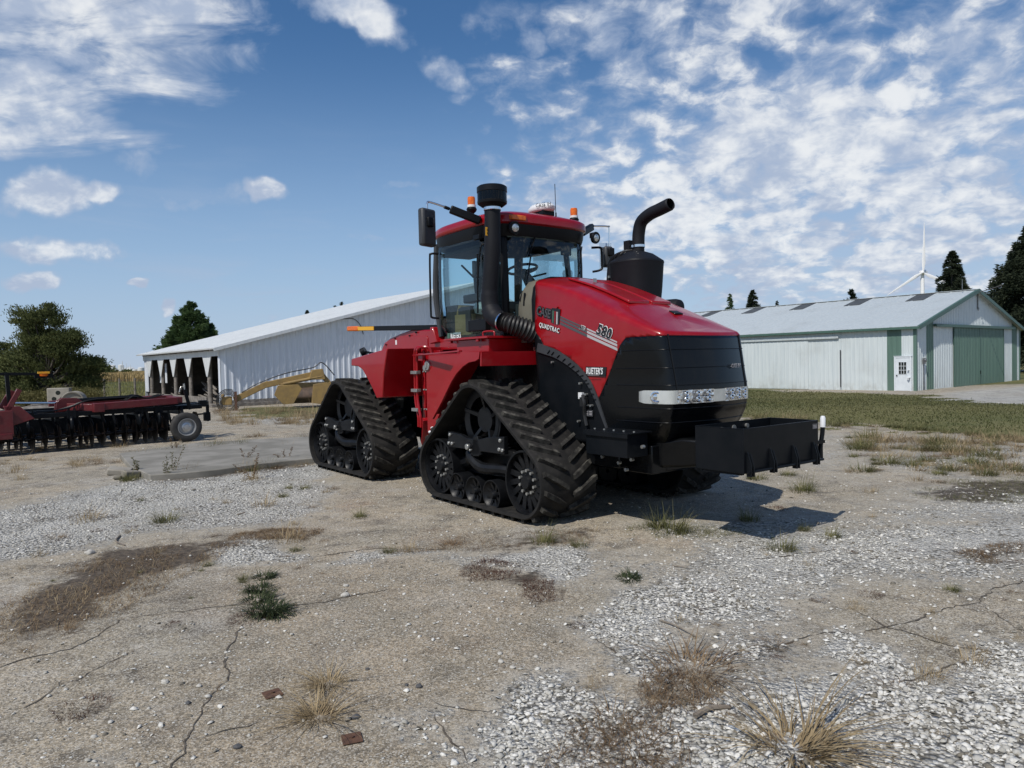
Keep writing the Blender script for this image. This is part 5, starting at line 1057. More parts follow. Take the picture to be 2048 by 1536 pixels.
q1,q2=YP(520,768),YP(625,740); m_=MB(); m_.tube(bez([(a+.3,-.1,b+.3),(q1[0],-.1,q1[1]+.06),((q1[0]+q2[0])/2,-.1,(q1[1]+q2[1])/2+.16),(q2[0],-.1,q2[1]+.1),(q2[0]+.4,-.1,q2[1]+.3),(q2[0]+.9,-.1,q2[1]-.25)],8),.022,6); m_.build('hose','hose',scp)
c1=YP(566,768);c2=YP(620,757);m_=MB(); m_.cyl((c1[0],-.22,c1[1]),(c2[0],-.22,c2[1]),.07,12); m_.cyl((c2[0],-.22,c2[1]),(c2[0]+.5,-.22,c2[1]+.08),.035,10); m_.build('lift_cylinder','yel',scp)
t1=YP(640,745);t2=YP(668,790); m_=MB(); m_.beam((t1[0],0,t1[1]),(t2[0]+.2,0,t2[1]),.2,.2); m_.prism([(t1[0]-.5,t1[1]-.3),(t1[0]+.2,t1[1]-.3),(t1[0]+.1,t1[1]+.16),(t1[0]-.35,t1[1]+.12)],'y',-.24,.24); m_.bx(c1[0]-.1,t2[0]+.3,-.15,.9,c1[1]-.22,c1[1]+.02); m_.build('lift_frame','yel',scp,bevel=.02)
l1,l2=YP(558,770),YP(575,795); r1,r2=YP(622,770),YP(656,800)
m_=MB(); m_.prism([(l1[0]-.1,l1[1]),(l1[0]+.7,l1[1]+.02),(l1[0]+.85,l1[1]-.15),(l1[0]+.5,.22),(l1[0]+.1,.20),(l1[0]-.25,.6)],'y',-.9,-.82); m_.build('side_plate','yel',scp,bevel=.01)
m_=MB(); m_.prism([(r1[0]-.1,.22),(r1[0]+.0,r1[1]+.05),(r1[0]+.55,r1[1]+.12),(r2[0]+.2,r1[1]-.2),(r2[0],.28),(r2[0]-.4,.16)],'y',-1.0,-.92); m_.build('side_plate','yel',scp,bevel=.01)
m_=MB(); pf=[(.95,r1[1]),(.55,r1[1]-.18),(.38,r1[1]-.45),(.40,.40),(.55,.20)]; m_.loft([[(x,yy-.9,z) for yy,z in pf]+[(x,yy-.84,z) for yy,z in pf[::-1]] for x in (l1[0]+.3,r1[0]+.3)]); m_.build('moldboard','mold',scp,smooth=50)
m_=MB(); m_.cyl((r2[0]+.3,.5,.42),(r2[0]+.3,.8,.42),.42,22); m_.build('transport_wheel','tyre',scp,bevel=.05)

# ---- disc harrow
h0=Vector((-10.66,15.13,0)); uh=Vector((.745,.667,0)).normalized()
hv=thing('disc_harrow',h0,math.atan2(uh.y,uh.x),'red and black folding disc harrow with rows of steel blades at the left edge','disc harrow')
# local x to the right along the front gang, local y backwards
def HP(px,py,dy=0.0):
    nrm=Vector((-uh.y,uh.x,0)); o=h0+nrm*dy; d=ray(px,py); t=(o-Vector((0,0,EYE))).dot(nrm)/d.dot(nrm); p=Vector((0,0,EYE))+d*t; return ((p-h0).dot(uh),p.z)
db=MB(); db.lathe([(0,.045),(.10,.035),(.22,.018),(.295,0),(.30,-.004),(.22,.008),(.10,.022),(0,.032)],(0,0,0),(1,0,0),28)
db.v=[(x,y*q,z*q) for x,y,z in db.v for q in [(1-.07*(int(round(math.atan2(z,y)/(2*PI)*28))%2) if math.hypot(y,z)>.28 else 1)]]; proto=db.build('disc_blade','disc',hv,smooth=40); first=True
def blade(x,y,z,yaw,r=1.0,par=hv):
    global first
    if first: o=proto; first=False
    else: o=proto.copy(); COL.objects.link(o); o.parent=par
    o.location=(x,y,z); o.rotation_euler=(rng.uniform(0,6),0,yaw); o.scale=(1,r,r); return o
for i in range(-3,17):
    x=-.02+.222*i; blade(x,0,.30,-.04)
for i in range(0,15): blade(-.3+.262*i,1.15,.30,-.12,.93)
for i in range(0,14): blade(-.2+.27*i,2.6,.31,.12,.95)
for i in range(0,14): blade(-.35+.27*i,.55,.30,.06,.9)
for x,y,z in ((3.62,.30,.36),(3.80,.5,.38),(4.02,.7,.40)): blade(x,y,z,.1,.85)
m_=MB(); m_.cyl((-.8,0,.30),(3.6,0,.30),.028,8); m_.cyl((-.5,1.15,.30),(3.6,1.15,.30),.028,8)
for i in range(-3,16): m_.cyl((.05+.222*i,0,.30),(.14+.222*i,0,.30),.055,10)
m_.build('gang_axle','disc',hv)
m_=MB(); m_.beam((-.9,-.02,.78),(3.95,-.02,.80),.10,.10); m_.beam((-.9,1.1,.80),(4.2,1.1,.82),.10,.10); m_.beam((3.3,-.1,.80),(4.35,.75,.84),.10,.10); m_.beam((-.5,2.5,.80),(3.6,2.5,.8),.10,.10); m_.build('gang_bar','satin',hv,bevel=.01)
for x in (.35,1.15,2.52,2.95,-.5):
    m_=MB(); m_.tube(bez([(x,-.02,.74),(x-.02,-.16,.68),(x-.02,-.20,.52),(x-.02,-.10,.38),(x,0,.32)],6),.035,8); m_.bx(x-.09,x+.09,-.09,.05,.71,.87); m_.cyl((x-.07,-.08,.70),(x-.07,-.08,.92),.014,6); m_.cyl((x+.07,-.08,.70),(x+.07,-.08,.92),.014,6); m_.build('spring_hanger','satin',hv,smooth=40)
for i in range(14):
    x=.1+.24*i; m_=MB(); m_.beam((x,.16,.74),(x+.05,.12,.42),.02,.05); m_.build('scraper_blade','satin',hv)
for x_ in (.0,.9,1.8,2.7,3.5):
    m_=MB(); m_.bx(x_,x_+.08,.3,2.7,.62,.74); m_.build('cross_bar','satin',hv,bevel=.006)
m_=MB(); m_.bx(-.6,3.7,1.75,1.85,.16,.62); m_.build('levelling_bar','satin',hv,bevel=.01)
# red frame
m_=MB(); m_.beam((1.72,-.12,.93),(3.35,-.12,.98),.16,.16); m_.beam((1.0,.75,.98),(3.5,.75,1.02),.14,.14); m_.box((1.66,-.14,.91),(.22,.24,.20)); m_.beam((1.05,.6,.95),(1.62,-.05,.91),.15,.16,); m_.beam((3.4,-.15,.99),(3.4,1.6,1.02),.14,.14); m_.beam((1.0,1.7,.98),(3.5,1.7,1.0),.14,.14); m_.build('main_frame','redd',hv,bevel=.012)
m_=MB(); m_.prism([(.92,.82),(.95,1.06),(1.05,1.14),(1.35,1.13),(1.5,1.02),(1.30,.86)],'y',.38,.42); m_.prism([(.92,.82),(.95,1.06),(1.05,1.14),(1.35,1.13),(1.5,1.02),(1.30,.86)],'y',.55,.59); m_.build('hinge_plate','redd',hv,bevel=.008)
m_=MB(); m_.bx(-.25,.05,-.35,-.12,.42,.95); m_.bx(-1.5,.02,-.42,-.30,.36,.48); m_.prism([(.05,.62),(.45,.75),(.20,1.02),(-.1,1.05)],'y',-.2,-.12); m_.beam((-1.4,-.3,.82),(-.2,-.3,.84),.14,.14); m_.beam((-.10,.1,.98),(.10,.1,1.36),.06,.12); m_.build('centre_frame','redd',hv,bevel=.01)
m_=MB(); m_.beam((-.02,-.15,.95),(.20,-.15,1.38),.10,.10); m_.prism([(-.42,.95),(-.15,.95),(-.22,1.50),(-.26,1.50)],'y',.3,.36); m_.build('fold_arm','redd',hv,bevel=.01)
m_=MB(); m_.beam((.03,-.05,1.02),(.0,-.05,1.74),.07,.09,up=(0,1,0)); m_.beam((-1.5,-.05,1.745),(.52,-.05,1.70),.05,.06); lb_=m_.build('lamp_mast','satin',hv,bevel=.006)
m_=MB(); m_.box((.66,-.06,1.725),(.22,.05,.045)); m_.build('yellow_reflector','yellowtape',lb_); m_=MB(); m_.tube([(.66,-.06,1.69),(.66,-.06,1.655),(.66,-.06,1.64)],[.085,.075,.04],14); m_.build('amber_lamp','amber',lb_); m_=MB(); m_.box((.66,-.04,1.66),(.34,.03,.10)); m_.build('lamp_bracket','satin',lb_)
m_=MB(); m_.cyl((.1,.5,1.08),(1.05,.5,1.03),.022,10); m_.build('ram_rod','chrome',hv); m_=MB(); m_.cyl((1.1,.5,1.06),(2.6,.45,1.10),.05,12); m_.cyl((-.9,.5,1.0),(.1,.5,1.04),.055,12); m_.build('hydraulic_ram','satin',hv)
for k in range(4):
    m_=MB(); m_.tube(bez([(.0,.1+.1*k,.9),(.5,.1+.1*k,.86-.03*k),(1.1,.1+.08*k,.92),(1.6,.2,1.08),(2.7,.35+.1*k,1.10)],8),.014,6); m_.build('hydraulic_hose','hose',hv)
for k in range(3):
    m_=MB(); m_.tube(bez([(2.3,.2+.2*k,1.02),(2.55,.25+.2*k,1.14),(2.8,.3+.2*k,1.05),(3.2,.4+.2*k,1.12)],6),.014,6); m_.build('hydraulic_hose','hose',hv)
# gauge wheel and its jack
cx,cz=HP(356,849,-.42); 
m_=MB(); wc=(3.42,-.50,.355); R0=.345
m_.lathe([(.19,-.09),(.24,-.105),(.31,-.10),(.335,-.085),(R0,-.06),(R0,.06),(.335,.085),(.31,.10),(.24,.105),(.19,.09)],wc,(.08,1,0),44,close=True)
m_.build('tyre','tyre',hv,smooth=40)
m_=MB(); m_.lathe([(0,.05),(.19,.05),(.205,-.10),(.192,-.10),(.175,-.02),(.150,.02),(.115,.02),(.108,-.035),(.06,-.05),(.055,-.085),(0,-.09)],wc,(.08,1,0),36)
for k in range(8):
    a=2*PI*k/8; m_.cyl((wc[0]+.065*math.cos(a),wc[1]-.075,wc[2]+.065*math.sin(a)),(wc[0]+.065*math.cos(a),wc[1]-.04,wc[2]+.065*math.sin(a)),.010,6)
m_.build('wheel_rim','rim',hv,smooth=40)
m_=MB(); m_.beam((3.62,-.20,.75),(3.50,-.20,1.28),.07,.07,up=(0,1,0)); m_.beam((3.42,-.40,.36),(3.45,-.05,.80),.07,.10); m_.build('wheel_leg','satin',hv,bevel=.008); m_=MB(); m_.cyl((3.50,-.22,1.24),(3.49,-.22,1.38),.022,10); m_.tube(bez([(3.50,-.22,1.30),(3.42,-.22,1.30),(3.38,-.22,1.18)],6),.014,6); m_.build('jack_crank','bolt',hv)
m_=MB(); m_.beam((4.2,.3,.82),(4.2,.3,.40),.07,.06,up=(0,1,0)); m_.box((4.18,.3,.52),(.14,.14,.22)); m_.box((4.05,.2,.86),(.18,.12,.16)); m_.beam((3.9,.1,.60),(4.2,.3,.60),.04,.04); m_.build('gang_bracket','satin',hv,bevel=.008)
# ---- things beyond the harrow
def gat(px,Y): 
    d=ray(px,760); return Vector((d.x/d.y*Y,Y,0))
def tankm(R_,H_): 
    m_=MB(); m_.lathe([(0,0),(R_,0),(R_,H_),(R_*.5,H_+R_*.22),(0,H_+R_*.28)],(0,0,0),(0,0,1),24); return m_
# concrete block with three holes
p=gat(118,33); m_=MB(); hl_=[(-.17,.52,.10),(.17,.52,.10),(0,.80,.10)]
ang=.25; o=thing('hollow_block',p,ang,'grey concrete block with three round holes beyond the harrow','concrete block')
bmx=MB(); bmx.bx(-.46,.46,-.2,.2,0,1.02); bo_=bmx.build('block_body','conc',o,bevel=.03)
for x,z,r in hl_:
    m_=MB(); m_.lathe([(r,0),(r,.004),(r*.94,.004),(r*.90,-.10),(0,-.10)],(x,-.2,z),(0,-1,0),20); m_=MB(); m_.cyl((x,-.203,z),(x,-.199,z),r,20); m_.build('core_hole','pane',o)
p=gat(147,32); o=thing('lying_drum',p+Vector((0,0,.42)),.2,'pale round drum lying on its side next to the concrete block','drum'); m_=MB(); m_.lathe([(.44,-.5),(.46,-.48),(.46,.48),(.44,.5),(.40,.49),(.38,.42),(0,.42)],(0,0,0),(.2,-1,0),30); m_.build('drum_body','conc',o,smooth=40)
for i,(x0_,x1_,Y,z,r) in enumerate(((45,110,30,.18,.16),(50,140,26,.16,.14),(55,125,28.5,.14,.12),(150,215,29,.12,.10),(60,100,31.5,.30,.10))):
    a,b=gat(x0_,Y),gat(x1_,Y+.5); m_=MB(); m_.tube([(a.x,a.y,z),((a.x+b.x)/2,(a.y+b.y)/2,z+.03),(b.x,b.y,z)],[r,r*.95,r*.85],12); o=m_.build('log','woodg',None,smooth=50); tag(o,'grey weathered pole lying on the ground behind the disc harrow','pole','old poles behind the harrow')
for i,(x0_,Y,s) in enumerate(((180,31,.3),(262,32,.45),(245,30.5,.3),(288,33,.5),(330,31.5,.4))):
    p=gat(x0_,Y); m_=MB()
    for k in range(5): q=p+Vector((rng.uniform(-.5,.5),rng.uniform(-.3,.3),.08+.07*k)); m_.box(q,(rng.uniform(.3,.9),rng.uniform(.15,.4),rng.uniform(.06,.22)),(rng.uniform(-.3,.3),rng.uniform(-.3,.3),rng.uniform(0,3)))
    o=m_.build('rubble_pile','conc',None,bevel=.015); tag(o,'low heap of broken concrete and boards before the shed','rubble','rubble heaps before the shed')
# wire fence
fe=thing('wire_fence',(0,0,0),0,'woven wire fence on short wooden posts at the edge of the left field','fence')
m_=MB(); a,b=gat(-40,47),gat(300,47)
for k in range(12):
    f=k/11; p=a.lerp(b,f); m_=MB(); m_.cyl((p.x,p.y,-.1),(p.x+.02,p.y,1.25),.07,8); m_.build('post','woodg',fe)
m_=MB()
for z in (.2,.45,.7,.95,1.15): m_.tube([(a.x,a.y,z),(b.x,b.y,z)],.009,4)
for k in range(120):
    p=a.lerp(b,k/119); m_.tube([(p.x,p.y,.15),(p.x,p.y,1.15)],.006,3)
o=m_.build('wire_mesh','steel',fe)
# far plant: white tanks and stacks on the horizon
for i,(px_a,w_,h_) in enumerate(((216,4,7),(227,10,14),(234,3,8),(243,11,14),(262,14,7),(270,9,5),(283,12,8),(252,4,9))):
    Y=1500; p=gat(px_a,Y); m_=tankm(w_*.5*Y/FPX,h_*Y/FPX); o=m_.build('storage_tank','tank',None,smooth=40,loc=p); 
    tag(o,'pale round storage tank of the distant plant on the horizon','tank','tanks of the distant plant')
for i,(px_a,h_,r) in enumerate(((246,22,.9),(248,14,.6),(254,17,.5),(257,12,.5),(237,15,.4),(262,15,.4))):
    Y=1480; p=gat(px_a,Y); m_=MB(); m_.cyl((0,0,0),(0,0,h_*Y/FPX),r,8,r2=r*.7); o=m_.build('chimney','tank',None,loc=p); tag(o,'thin chimney rising from the distant plant','chimney','chimneys of the distant plant')
m_=MB(); p=gat(258,1520); m_.bx(-26,30,-5,5,0,6); m_.bx(-40,-10,-5,5,0,4); m_.prism([(-5,6),(14,6),(4,11)],'y',-5,5); o=m_.build('process_building','tank',None,loc=p); tag(o,'low pale industrial building among the distant tanks','building')

# ================================================================== RIGHT BARN AND BEYOND
rb0=Vector((25.41,45.085,-.72)); ur=Vector((.772,.635,0)).normalized(); vr=Vector((-.635,.772,0)).normalized()
rbn=thing('sliding_door_barn',rb0,math.atan2(ur.y,ur.x),'white metal barn with green corner trim, green sliding doors and roof skylights','barn')
# local x along the gable, y back along the long wall
ZE2=4.12; PK2=10.1; ZP2=6.83; W2=20.2; L2=47.0
tl=rb0; mwl=Matrix.Rotation(-math.atan2(ur.y,ur.x),3,'Z')
def RBs(px,py):   # photo point on the long side wall -> (y along, z)
    nrm=ur; d=ray(px,py); t=(rb0-Vector((0,0,EYE))).dot(nrm)/d.dot(nrm); p=Vector((0,0,EYE))+d*t-rb0; return p.dot(vr),p.z
def RBg(px,py):   # ... on the gable
    nrm=vr; d=ray(px,py); t=(rb0-Vector((0,0,EYE))).dot(nrm)/d.dot(nrm); p=Vector((0,0,EYE))+d*t-rb0; return p.dot(ur),p.z
sl2=(ZP2-ZE2)/PK2
gt=lambda s: ZE2+sl2*s-.05 if s<PK2 else ZP2-sl2*(s-PK2)-.05
# long wall panels: white, green band, white; nrm -x
def lw(y0,y1,mt,nm,z0=0,z1=ZE2-.12,off=0): 
    m_=MB(); ribwall(m_,(-off,y0,0),(0,1,0),y1-y0,z0,z1,pitch=.30,amp=.016,nrm=(-1,0,0)); return m_.build(nm,mt,rbn,smooth=0)
ya,_=RBs(1803,700); yb,_=RBs(1774,700); lw(.14,ya,'sidR','wall_panel'); lw(ya,yb,'green','green_panel',0,ZE2-.12); lw(yb,L2,'sidR','wall_panel')
x1g,_=RBg(1866,700); x0g,_=RBg(1852,700); x2g,_=RBg(2023,700); x3g,_=RBg(2034,700)
def gw(x0,x1,mt,nm,z0=0,off=0,zt=None):
    m_=MB(); ribwall(m_,(x0,-off,0),(1,0,0),x1-x0,z0,0,pitch=.30,amp=.03,nrm=(0,-1,0),ztop=(lambda s:zt) if zt else gt,s0=x0); return m_.build(nm,mt,rbn,smooth=0)
gw(.14,x0g,'sidR','wall_panel'); gw(x0g,x1g,'green','green_panel'); gw(x1g,x2g,'sidR','wall_panel'); gw(x2g,x3g,'green','green_panel'); gw(x3g,W2-.1,'sidR','wall_panel')
for xx,w_ in ((-.03,.0),(W2-.12,0)):
    m_=MB(); m_.bx(xx,xx+.17,-.05,.14,0,ZE2-.05); m_.build('corner_trim','green',rbn,bevel=.005)
m_=MB(); ribwall(m_,(W2,.1,0),(0,1,0),L2-.1,0,ZE2-.1,nrm=(1,0,0)); m_.build('wall_panel','sidR',rbn,smooth=0); m_=MB(); ribwall(m_,(.1,L2,0),(1,0,0),W2-.2,0,0,nrm=(0,1,0),ztop=gt); m_.build('wall_panel','sidR',rbn,smooth=0)
roofslab(-.30,ZE2-.03,PK2,ZP2,-.35,L2+.3,'roof','roofm',rbn,pitch=.92); roofslab(W2+.30,ZE2-.03,PK2+.002,ZP2,-.35,L2+.3,'roof','roofm',rbn,pitch=.92)
m_=MB(); m_.beam((-.30,-.37,ZE2-.13),(PK2,-.37,ZP2-.10),.03,.24); m_.beam((PK2+.01,-.37,ZP2-.10),(W2+.3,-.37,ZE2-.13),.03,.24); m_.beam((-.30,-.30,ZE2-.02),(PK2,-.30,ZP2+.035),.16,.03); m_.beam((W2+.30,-.30,ZE2-.02),(PK2,-.30,ZP2+.035),.16,.03); m_.build('rake_trim','greend',rbn)
m_=MB(); m_.bx(-.34,-.31,-.35,L2,ZE2-.20,ZE2-.05); m_.bx(-.31,-.04,-.33,L2,ZE2-.20,ZE2-.18); m_.build('eave_trim','greend',rbn)
m_=MB(); m_.bx(PK2-.25,PK2+.25,-.36,L2+.3,ZP2+.0,ZP2+.03); m_.build('ridge_cap','roofm',rbn)
for k in range(7):
    y0=2.45+4.56*k; a=7.7; b=9.92; m_=MB(); n=Vector((-sl2,0,1)).normalized(); za=ZE2-.03+sl2*(a+.0)*.999; f=lambda x:ZE2-.03+(ZP2-ZE2+.03)*(x+.30)/(PK2+.30)
    m_.add([(a,y0,f(a)+.028),(b,y0,f(b)+.028),(b,y0+1.24,f(b)+.028),(a,y0+1.24,f(a)+.028),(a,y0,f(a)+.004),(b,y0,f(b)+.004),(b,y0+1.24,f(b)+.004),(a,y0+1.24,f(a)+.004)],[(0,1,2,3),(4,7,6,5),(0,4,5,1),(1,5,6,2),(2,6,7,3),(3,7,4,0)]); m_.build('skylight','sky_l',rbn)
# sliding doors on the gable with their track
xa,_=RBg(1905,720); xb,_=RBg(2004,720); xm,_=RBg(1957,720); zt_=RBg(1900,652)[1]
for a,b in ((xa,xm-.02),(xm+.02,xb)):
    m_=MB(); ribwall(m_,(a,-.10,0),(1,0,0),b-a,.03,zt_-.06,pitch=.30,amp=.03,nrm=(0,-1,0)); d=m_.build('sliding_door','green',rbn,smooth=0)
    m_=MB(); m_.bx(a-.02,a+.08,-.14,-.07,.03,zt_-.06); m_.bx(b-.08,b+.02,-.14,-.07,.03,zt_-.06); m_.build('door_edge','greend',d)
xh,zh=RBg(1957,745); m_=MB(); m_.bx(xm-.10,xm-.04,-.19,-.14,zh-.1,zh+.15); m_.build('door_handle','black',rbn)
m_=MB(); m_.bx(x1g-.05,x2g+.1,-.22,-.06,zt_-.06,zt_+.10); m_.bx(x1g-.05,x2g+.1,-.26,-.22,zt_-.10,zt_+.06); m_.build('door_track','greend',rbn,bevel=.01)
x_,z_=RBg(1953,618); m_=MB(); m_.lathe([(.12,0),(.12,.04),(.10,.04),(.10,0)],(x_,-.10,z_),(0,-1,0),14,close=True); m_.bx(x_-.02,x_+.02,-.12,-.04,z_,z_+1.2); m_.build('hoist_ring','steel',rbn); m_=MB(); m_.tube(bez([(PK2,-.38,ZP2-.2),(PK2+.3,-1.0,ZP2+.0),(PK2+.7,-1.6,ZP2+.25)],5),.03,6); m_.cyl((PK2-1.0,.4,ZP2-.1),(PK2-1.0,.4,ZP2+.75),.02,6); m_.build('yard_light','steel',rbn)
# side-wall sliding door track, service door
yt0,zt0=RBs(1678,667); m_=MB(); m_.bx(-.16,-.03,yt0,40,ZE2-.60,ZE2-.46); m_.build('door_track','roofm',rbn,bevel=.01)
ys0,_=RBs(1617,700); m_=MB(); ribwall(m_,(-.055,ys0,0),(0,1,0),16,.05,ZE2-.62,pitch=.30,amp=.014,nrm=(-1,0,0)); m_.build('sliding_door','sidR',rbn,smooth=0)
yd0,zd=RBs(1824,716); yd1,_=RBs(1789,716)
m_=MB(); m_.bx(-.10,-.018,yd0,yd0+.10,0,2.12); m_.bx(-.10,-.018,yd1-.10,yd1,0,2.12); m_.bx(-.10,-.018,yd0,yd1,2.122,2.22); m_.bx(-.12,-.02,yd0-.03,yd1+.03,2.222,2.25); m_.build('door_frame','doorw',rbn,bevel=.006)
m_=MB(); m_.bx(-.075,-.03,yd0+.10,yd1-.10,.03,2.12); sd_=m_.build('service_door','doorw',rbn,bevel=.004)
yw0=yd0+.30; yw1=yd1-.28; m_=MB(); m_.bx(-.085,-.0755,yw0,yw1,1.08,1.86); m_.build('door_window','pane',sd_)
m_=MB()
for k in range(4): y=yw0+(yw1-yw0)*k/3; m_.bx(-.095,-.0855,y-.012,y+.012,1.07,1.87)
for k in range(4): z=1.08+.78*k/3; m_.bx(-.0975,-.0862,yw0-.01,yw1+.01,z-.012,z+.012)
m_.build('glazing_bar','doorw',sd_)
m_=MB(); m_.lathe([(.03,0),(.03,.02),(.045,.05),(.02,.09),(0,.09)],(-.075,yd1-.18,1.0),(-1,0,0),12); m_.build('door_handle','black',sd_)
m_=MB(); m_.bx(-.22,-.05,.35,.44,1.32,1.36); m_.bx(-.26,-.03,.28,.44,.84,.88); m_.tube([(-.2,.36,.85),(-.2,.36,.72)],[.05,.03],8); m_.build('wall_tap','white',rbn)
xq,zq=RBg(1845,722); m_=MB(); m_.bx(xq-.13,xq+.13,-.16,-.03,zq-.18,zq+.18); m_.lathe([(.10,0),(.10,.08),(0,.09)],(xq,-.16,zq+.05),(0,-1,0),14); m_.cyl((xq,-.08,0),(xq,-.08,zq-.15),.03,8); m_.build('electric_meter','steel',rbn,bevel=.01)
yp,zp=RBs(1682,700); m_=MB(); m_.cyl((-.10,yp,.2),(-.10,yp,zp),.035,8); m_.build('drain_pipe','grey',rbn)
# propane tank with a red lid before the side wall
p=G(1727,779); tk=thing('propane_tank',(p.x,p.y,float(gh(p.x,p.y))),math.atan2(vr.y,vr.x),'long white propane tank with a red dome lid beside the white barn wall','propane tank')
m_=MB(); m_.tube([(-1.20,0,.52),(-1.10,0,.52),(-.95,0,.52),(.95,0,.52),(1.10,0,.52),(1.20,0,.52)],[.10,.32,.42,.42,.32,.10],24); m_.build('tank_body','tank',tk,smooth=60)
m_=MB(); m_.lathe([(.20,0),(.20,.10),(.16,.18),(0,.21)],(-.0,0,.92),(0,0,1),18); m_.build('dome_lid','redd',tk,smooth=60); 
for s in (-.7,.7): m_=MB(); m_.bx(s-.08,s+.08,-.3,.3,0,.16); m_.build('leg','conc',tk)
# wind turbine far off
D_=850.; p=gat(1846,D_); hub_z=A(1842,546,D_).z; px_m=D_/FPX
wtb=thing('wind_turbine',(p.x,p.y,-1),0,'white three-bladed wind turbine standing far behind the green and white barn','wind turbine')
hx=A(1842,546,D_).x-p.x
m_=MB(); m_.tube([(0,0,0),(0,0,hub_z*.5),(0,0,hub_z-1)],[3.2,2.7,2.0],20); m_.build('tower','turb',wtb,smooth=60)
m_=MB(); m_.box((3.0,3,hub_z+1.8),(12,4,4),(0,0,.6)); m_.box((6,5.5,hub_z+4.6),(3,2,1.6)); m_.build('nacelle','turb',wtb,bevel=.6)
m_=MB(); m_.lathe([(0,-3.2),(1.3,-2.6),(2.0,-1),(2.0,1.5)],(hx,-3,hub_z+1),(.5,.85,0),16); m_.build('hub','turb',wtb,smooth=60)
for tip in ((1844.5,446),(1770,592),(1914,575)):
    q=A(tip[0],tip[1],D_); a=Vector((hx,-4,hub_z+1)); b=Vector((q.x-p.x,-4,q.z+1)); d=(b-a); L=d.length; d.normalize(); s_=Vector((0,1,0)).cross(d).normalized(); R_=[]
    if tip[0]>1900: b=a+d*L; 
    for f,wd,th in ((0,1.0,1.0),(.05,1.1,.9),(.2,2.1,.6),(.45,1.5,.4),(.8,.8,.25),(1,.2,.08)):
        c=a+d*L*f; R_.append([c+s_*wd*k1*1.0+Vector((0,th*k2,0)) for k1,k2 in ((-.7,0),(0,-1),(1.3,0),(0,1))])
    m_=MB(); m_.loft(R_); m_.build('blade','turb',wtb,smooth=60)

# ================================================================== TREES
def leaves(name,C,Dr,L,wd,mt,parent):
    """C (n,3) centres, Dr (n,3) directions: thin pointed leaf sprays, two crossed triangles each"""
    n=len(C); Dr=Dr/np.linalg.norm(Dr,axis=1,keepdims=True); r=rng.normal(size=(n,3)); S=np.cross(Dr,r); S/=np.linalg.norm(S,axis=1,keepdims=True); T=np.cross(Dr,S)
    L=np.asarray(L)[:,None] if np.ndim(L) else L; wd=np.asarray(wd)[:,None] if np.ndim(wd) else wd
    a=C-Dr*L*.4; V=np.stack([a,C+S*wd,C+Dr*L*.6,C-S*wd],1).reshape(-1,3); F=np.arange(n*4).reshape(n,4); V2=np.stack([a,C+T*wd,C+Dr*L*.6,C-T*wd],1).reshape(-1,3)
    return npmesh(name,np.vstack([V,V2]),np.vstack([F,F+n*4]),mt,parent)
def conifer(loc,H,Rd,label,n=9000,droop=.15,mt='spruce',base=.08,name='spruce_tree',group=None,seed=0,irregular=.2,up=.0,top=1.0,dens=1.0):
    t=thing(name,loc,0,label,'tree',group); r_=np.random.default_rng(seed+11)
    m_=MB(); m_.tube([(0,0,-.2),(0,0,H*.5),(0,0,H*.98)],[H*.022,H*.014,.02],8)
    C=[];Dd=[]; nb=int(34+H*9)
    for k in range(nb):
        f=(k+r_.random())/nb; z=H*(base+(1-base)*f); rad=Rd*1.38*((1-f)**.78*(1-irregular*r_.random())+.03); az=r_.uniform(0,2*PI); 
        p0=np.array([0,0,z]); dz=(-droop+up*f)*rad; tip=np.array([math.cos(az)*rad,math.sin(az)*rad,z+dz])
        if k%3==0 and rad>.4: m_.tube([(0,0,z),(tip[0]*.6,tip[1]*.6,z+dz*.5),tuple(tip*.95+p0*.05)],[H*.005+.01,.02,.008],4)
        m=int(n/nb*(.35+rad/Rd*1.3)); s=r_.random(m)**.6; sp=(.10+.30*s*(1-s*.4))*rad*.55+.05
        P=p0+(tip-p0)*s[:,None]; P[:,2]+=.12*rad*np.sin(s*PI); side=np.array([-math.sin(az),math.cos(az),0]); j=r_.normal(size=m)[:,None]*sp[:,None]*.8; P=P+side*j; P[:,2]+=r_.normal(size=m)*sp*.6
        C.append(P); dd=(tip-p0)/rad*.8+side*j/(sp[:,None]+1e-3)*.6+r_.normal(size=(m,3))*.35; Dd.append(dd)
    C=np.vstack(C);Dd=np.vstack(Dd); m_.build('trunk','bark',t,smooth=60); leaves('crown',C,Dd,H*.022+.10+.08*r_.random(len(C)),.022+H*.0022,mt,t); return t
def ptree(px,ytop,Y,wpx,label,gz=0,**k):
    p=gat(px,Y); zt=A(px,ytop,Y).z; p.z=gz; return conifer(p,zt-gz,wpx*Y/FPX/2,label,**k)
ptree(1905,503,92,116,'dark pointed spruce behind the white and green barn, beside the wind turbine',gz=-.7,n=26000,seed=1,irregular=.42)
ptree(2062,448,78,205,'tallest dark spruce at the right edge, rising behind the green barn gable',gz=-.7,n=46000,seed=2,irregular=.35,droop=.05,base=.04)
ptree(1962,600,100,120,'low dark conifer between the pointed spruce and the tallest one',gz=-.7,n=7000,seed=8,irregular=.5)
ptree(1508,580,105,66,'small dark spruce top showing above the left part of the barn roof',gz=-.7,n=14000,seed=3,irregular=.25,mt='spruce')
ptree(1462,588,112,46,'pale thin spruce top leftmost above the barn roof',gz=-.7,n=4500,seed=4,irregular=.5,mt='pine')
ptree(1556,602,120,26,'tiny tree tip just above the barn roof, right of the small dark spruce',gz=-.7,n=3500,seed=5)
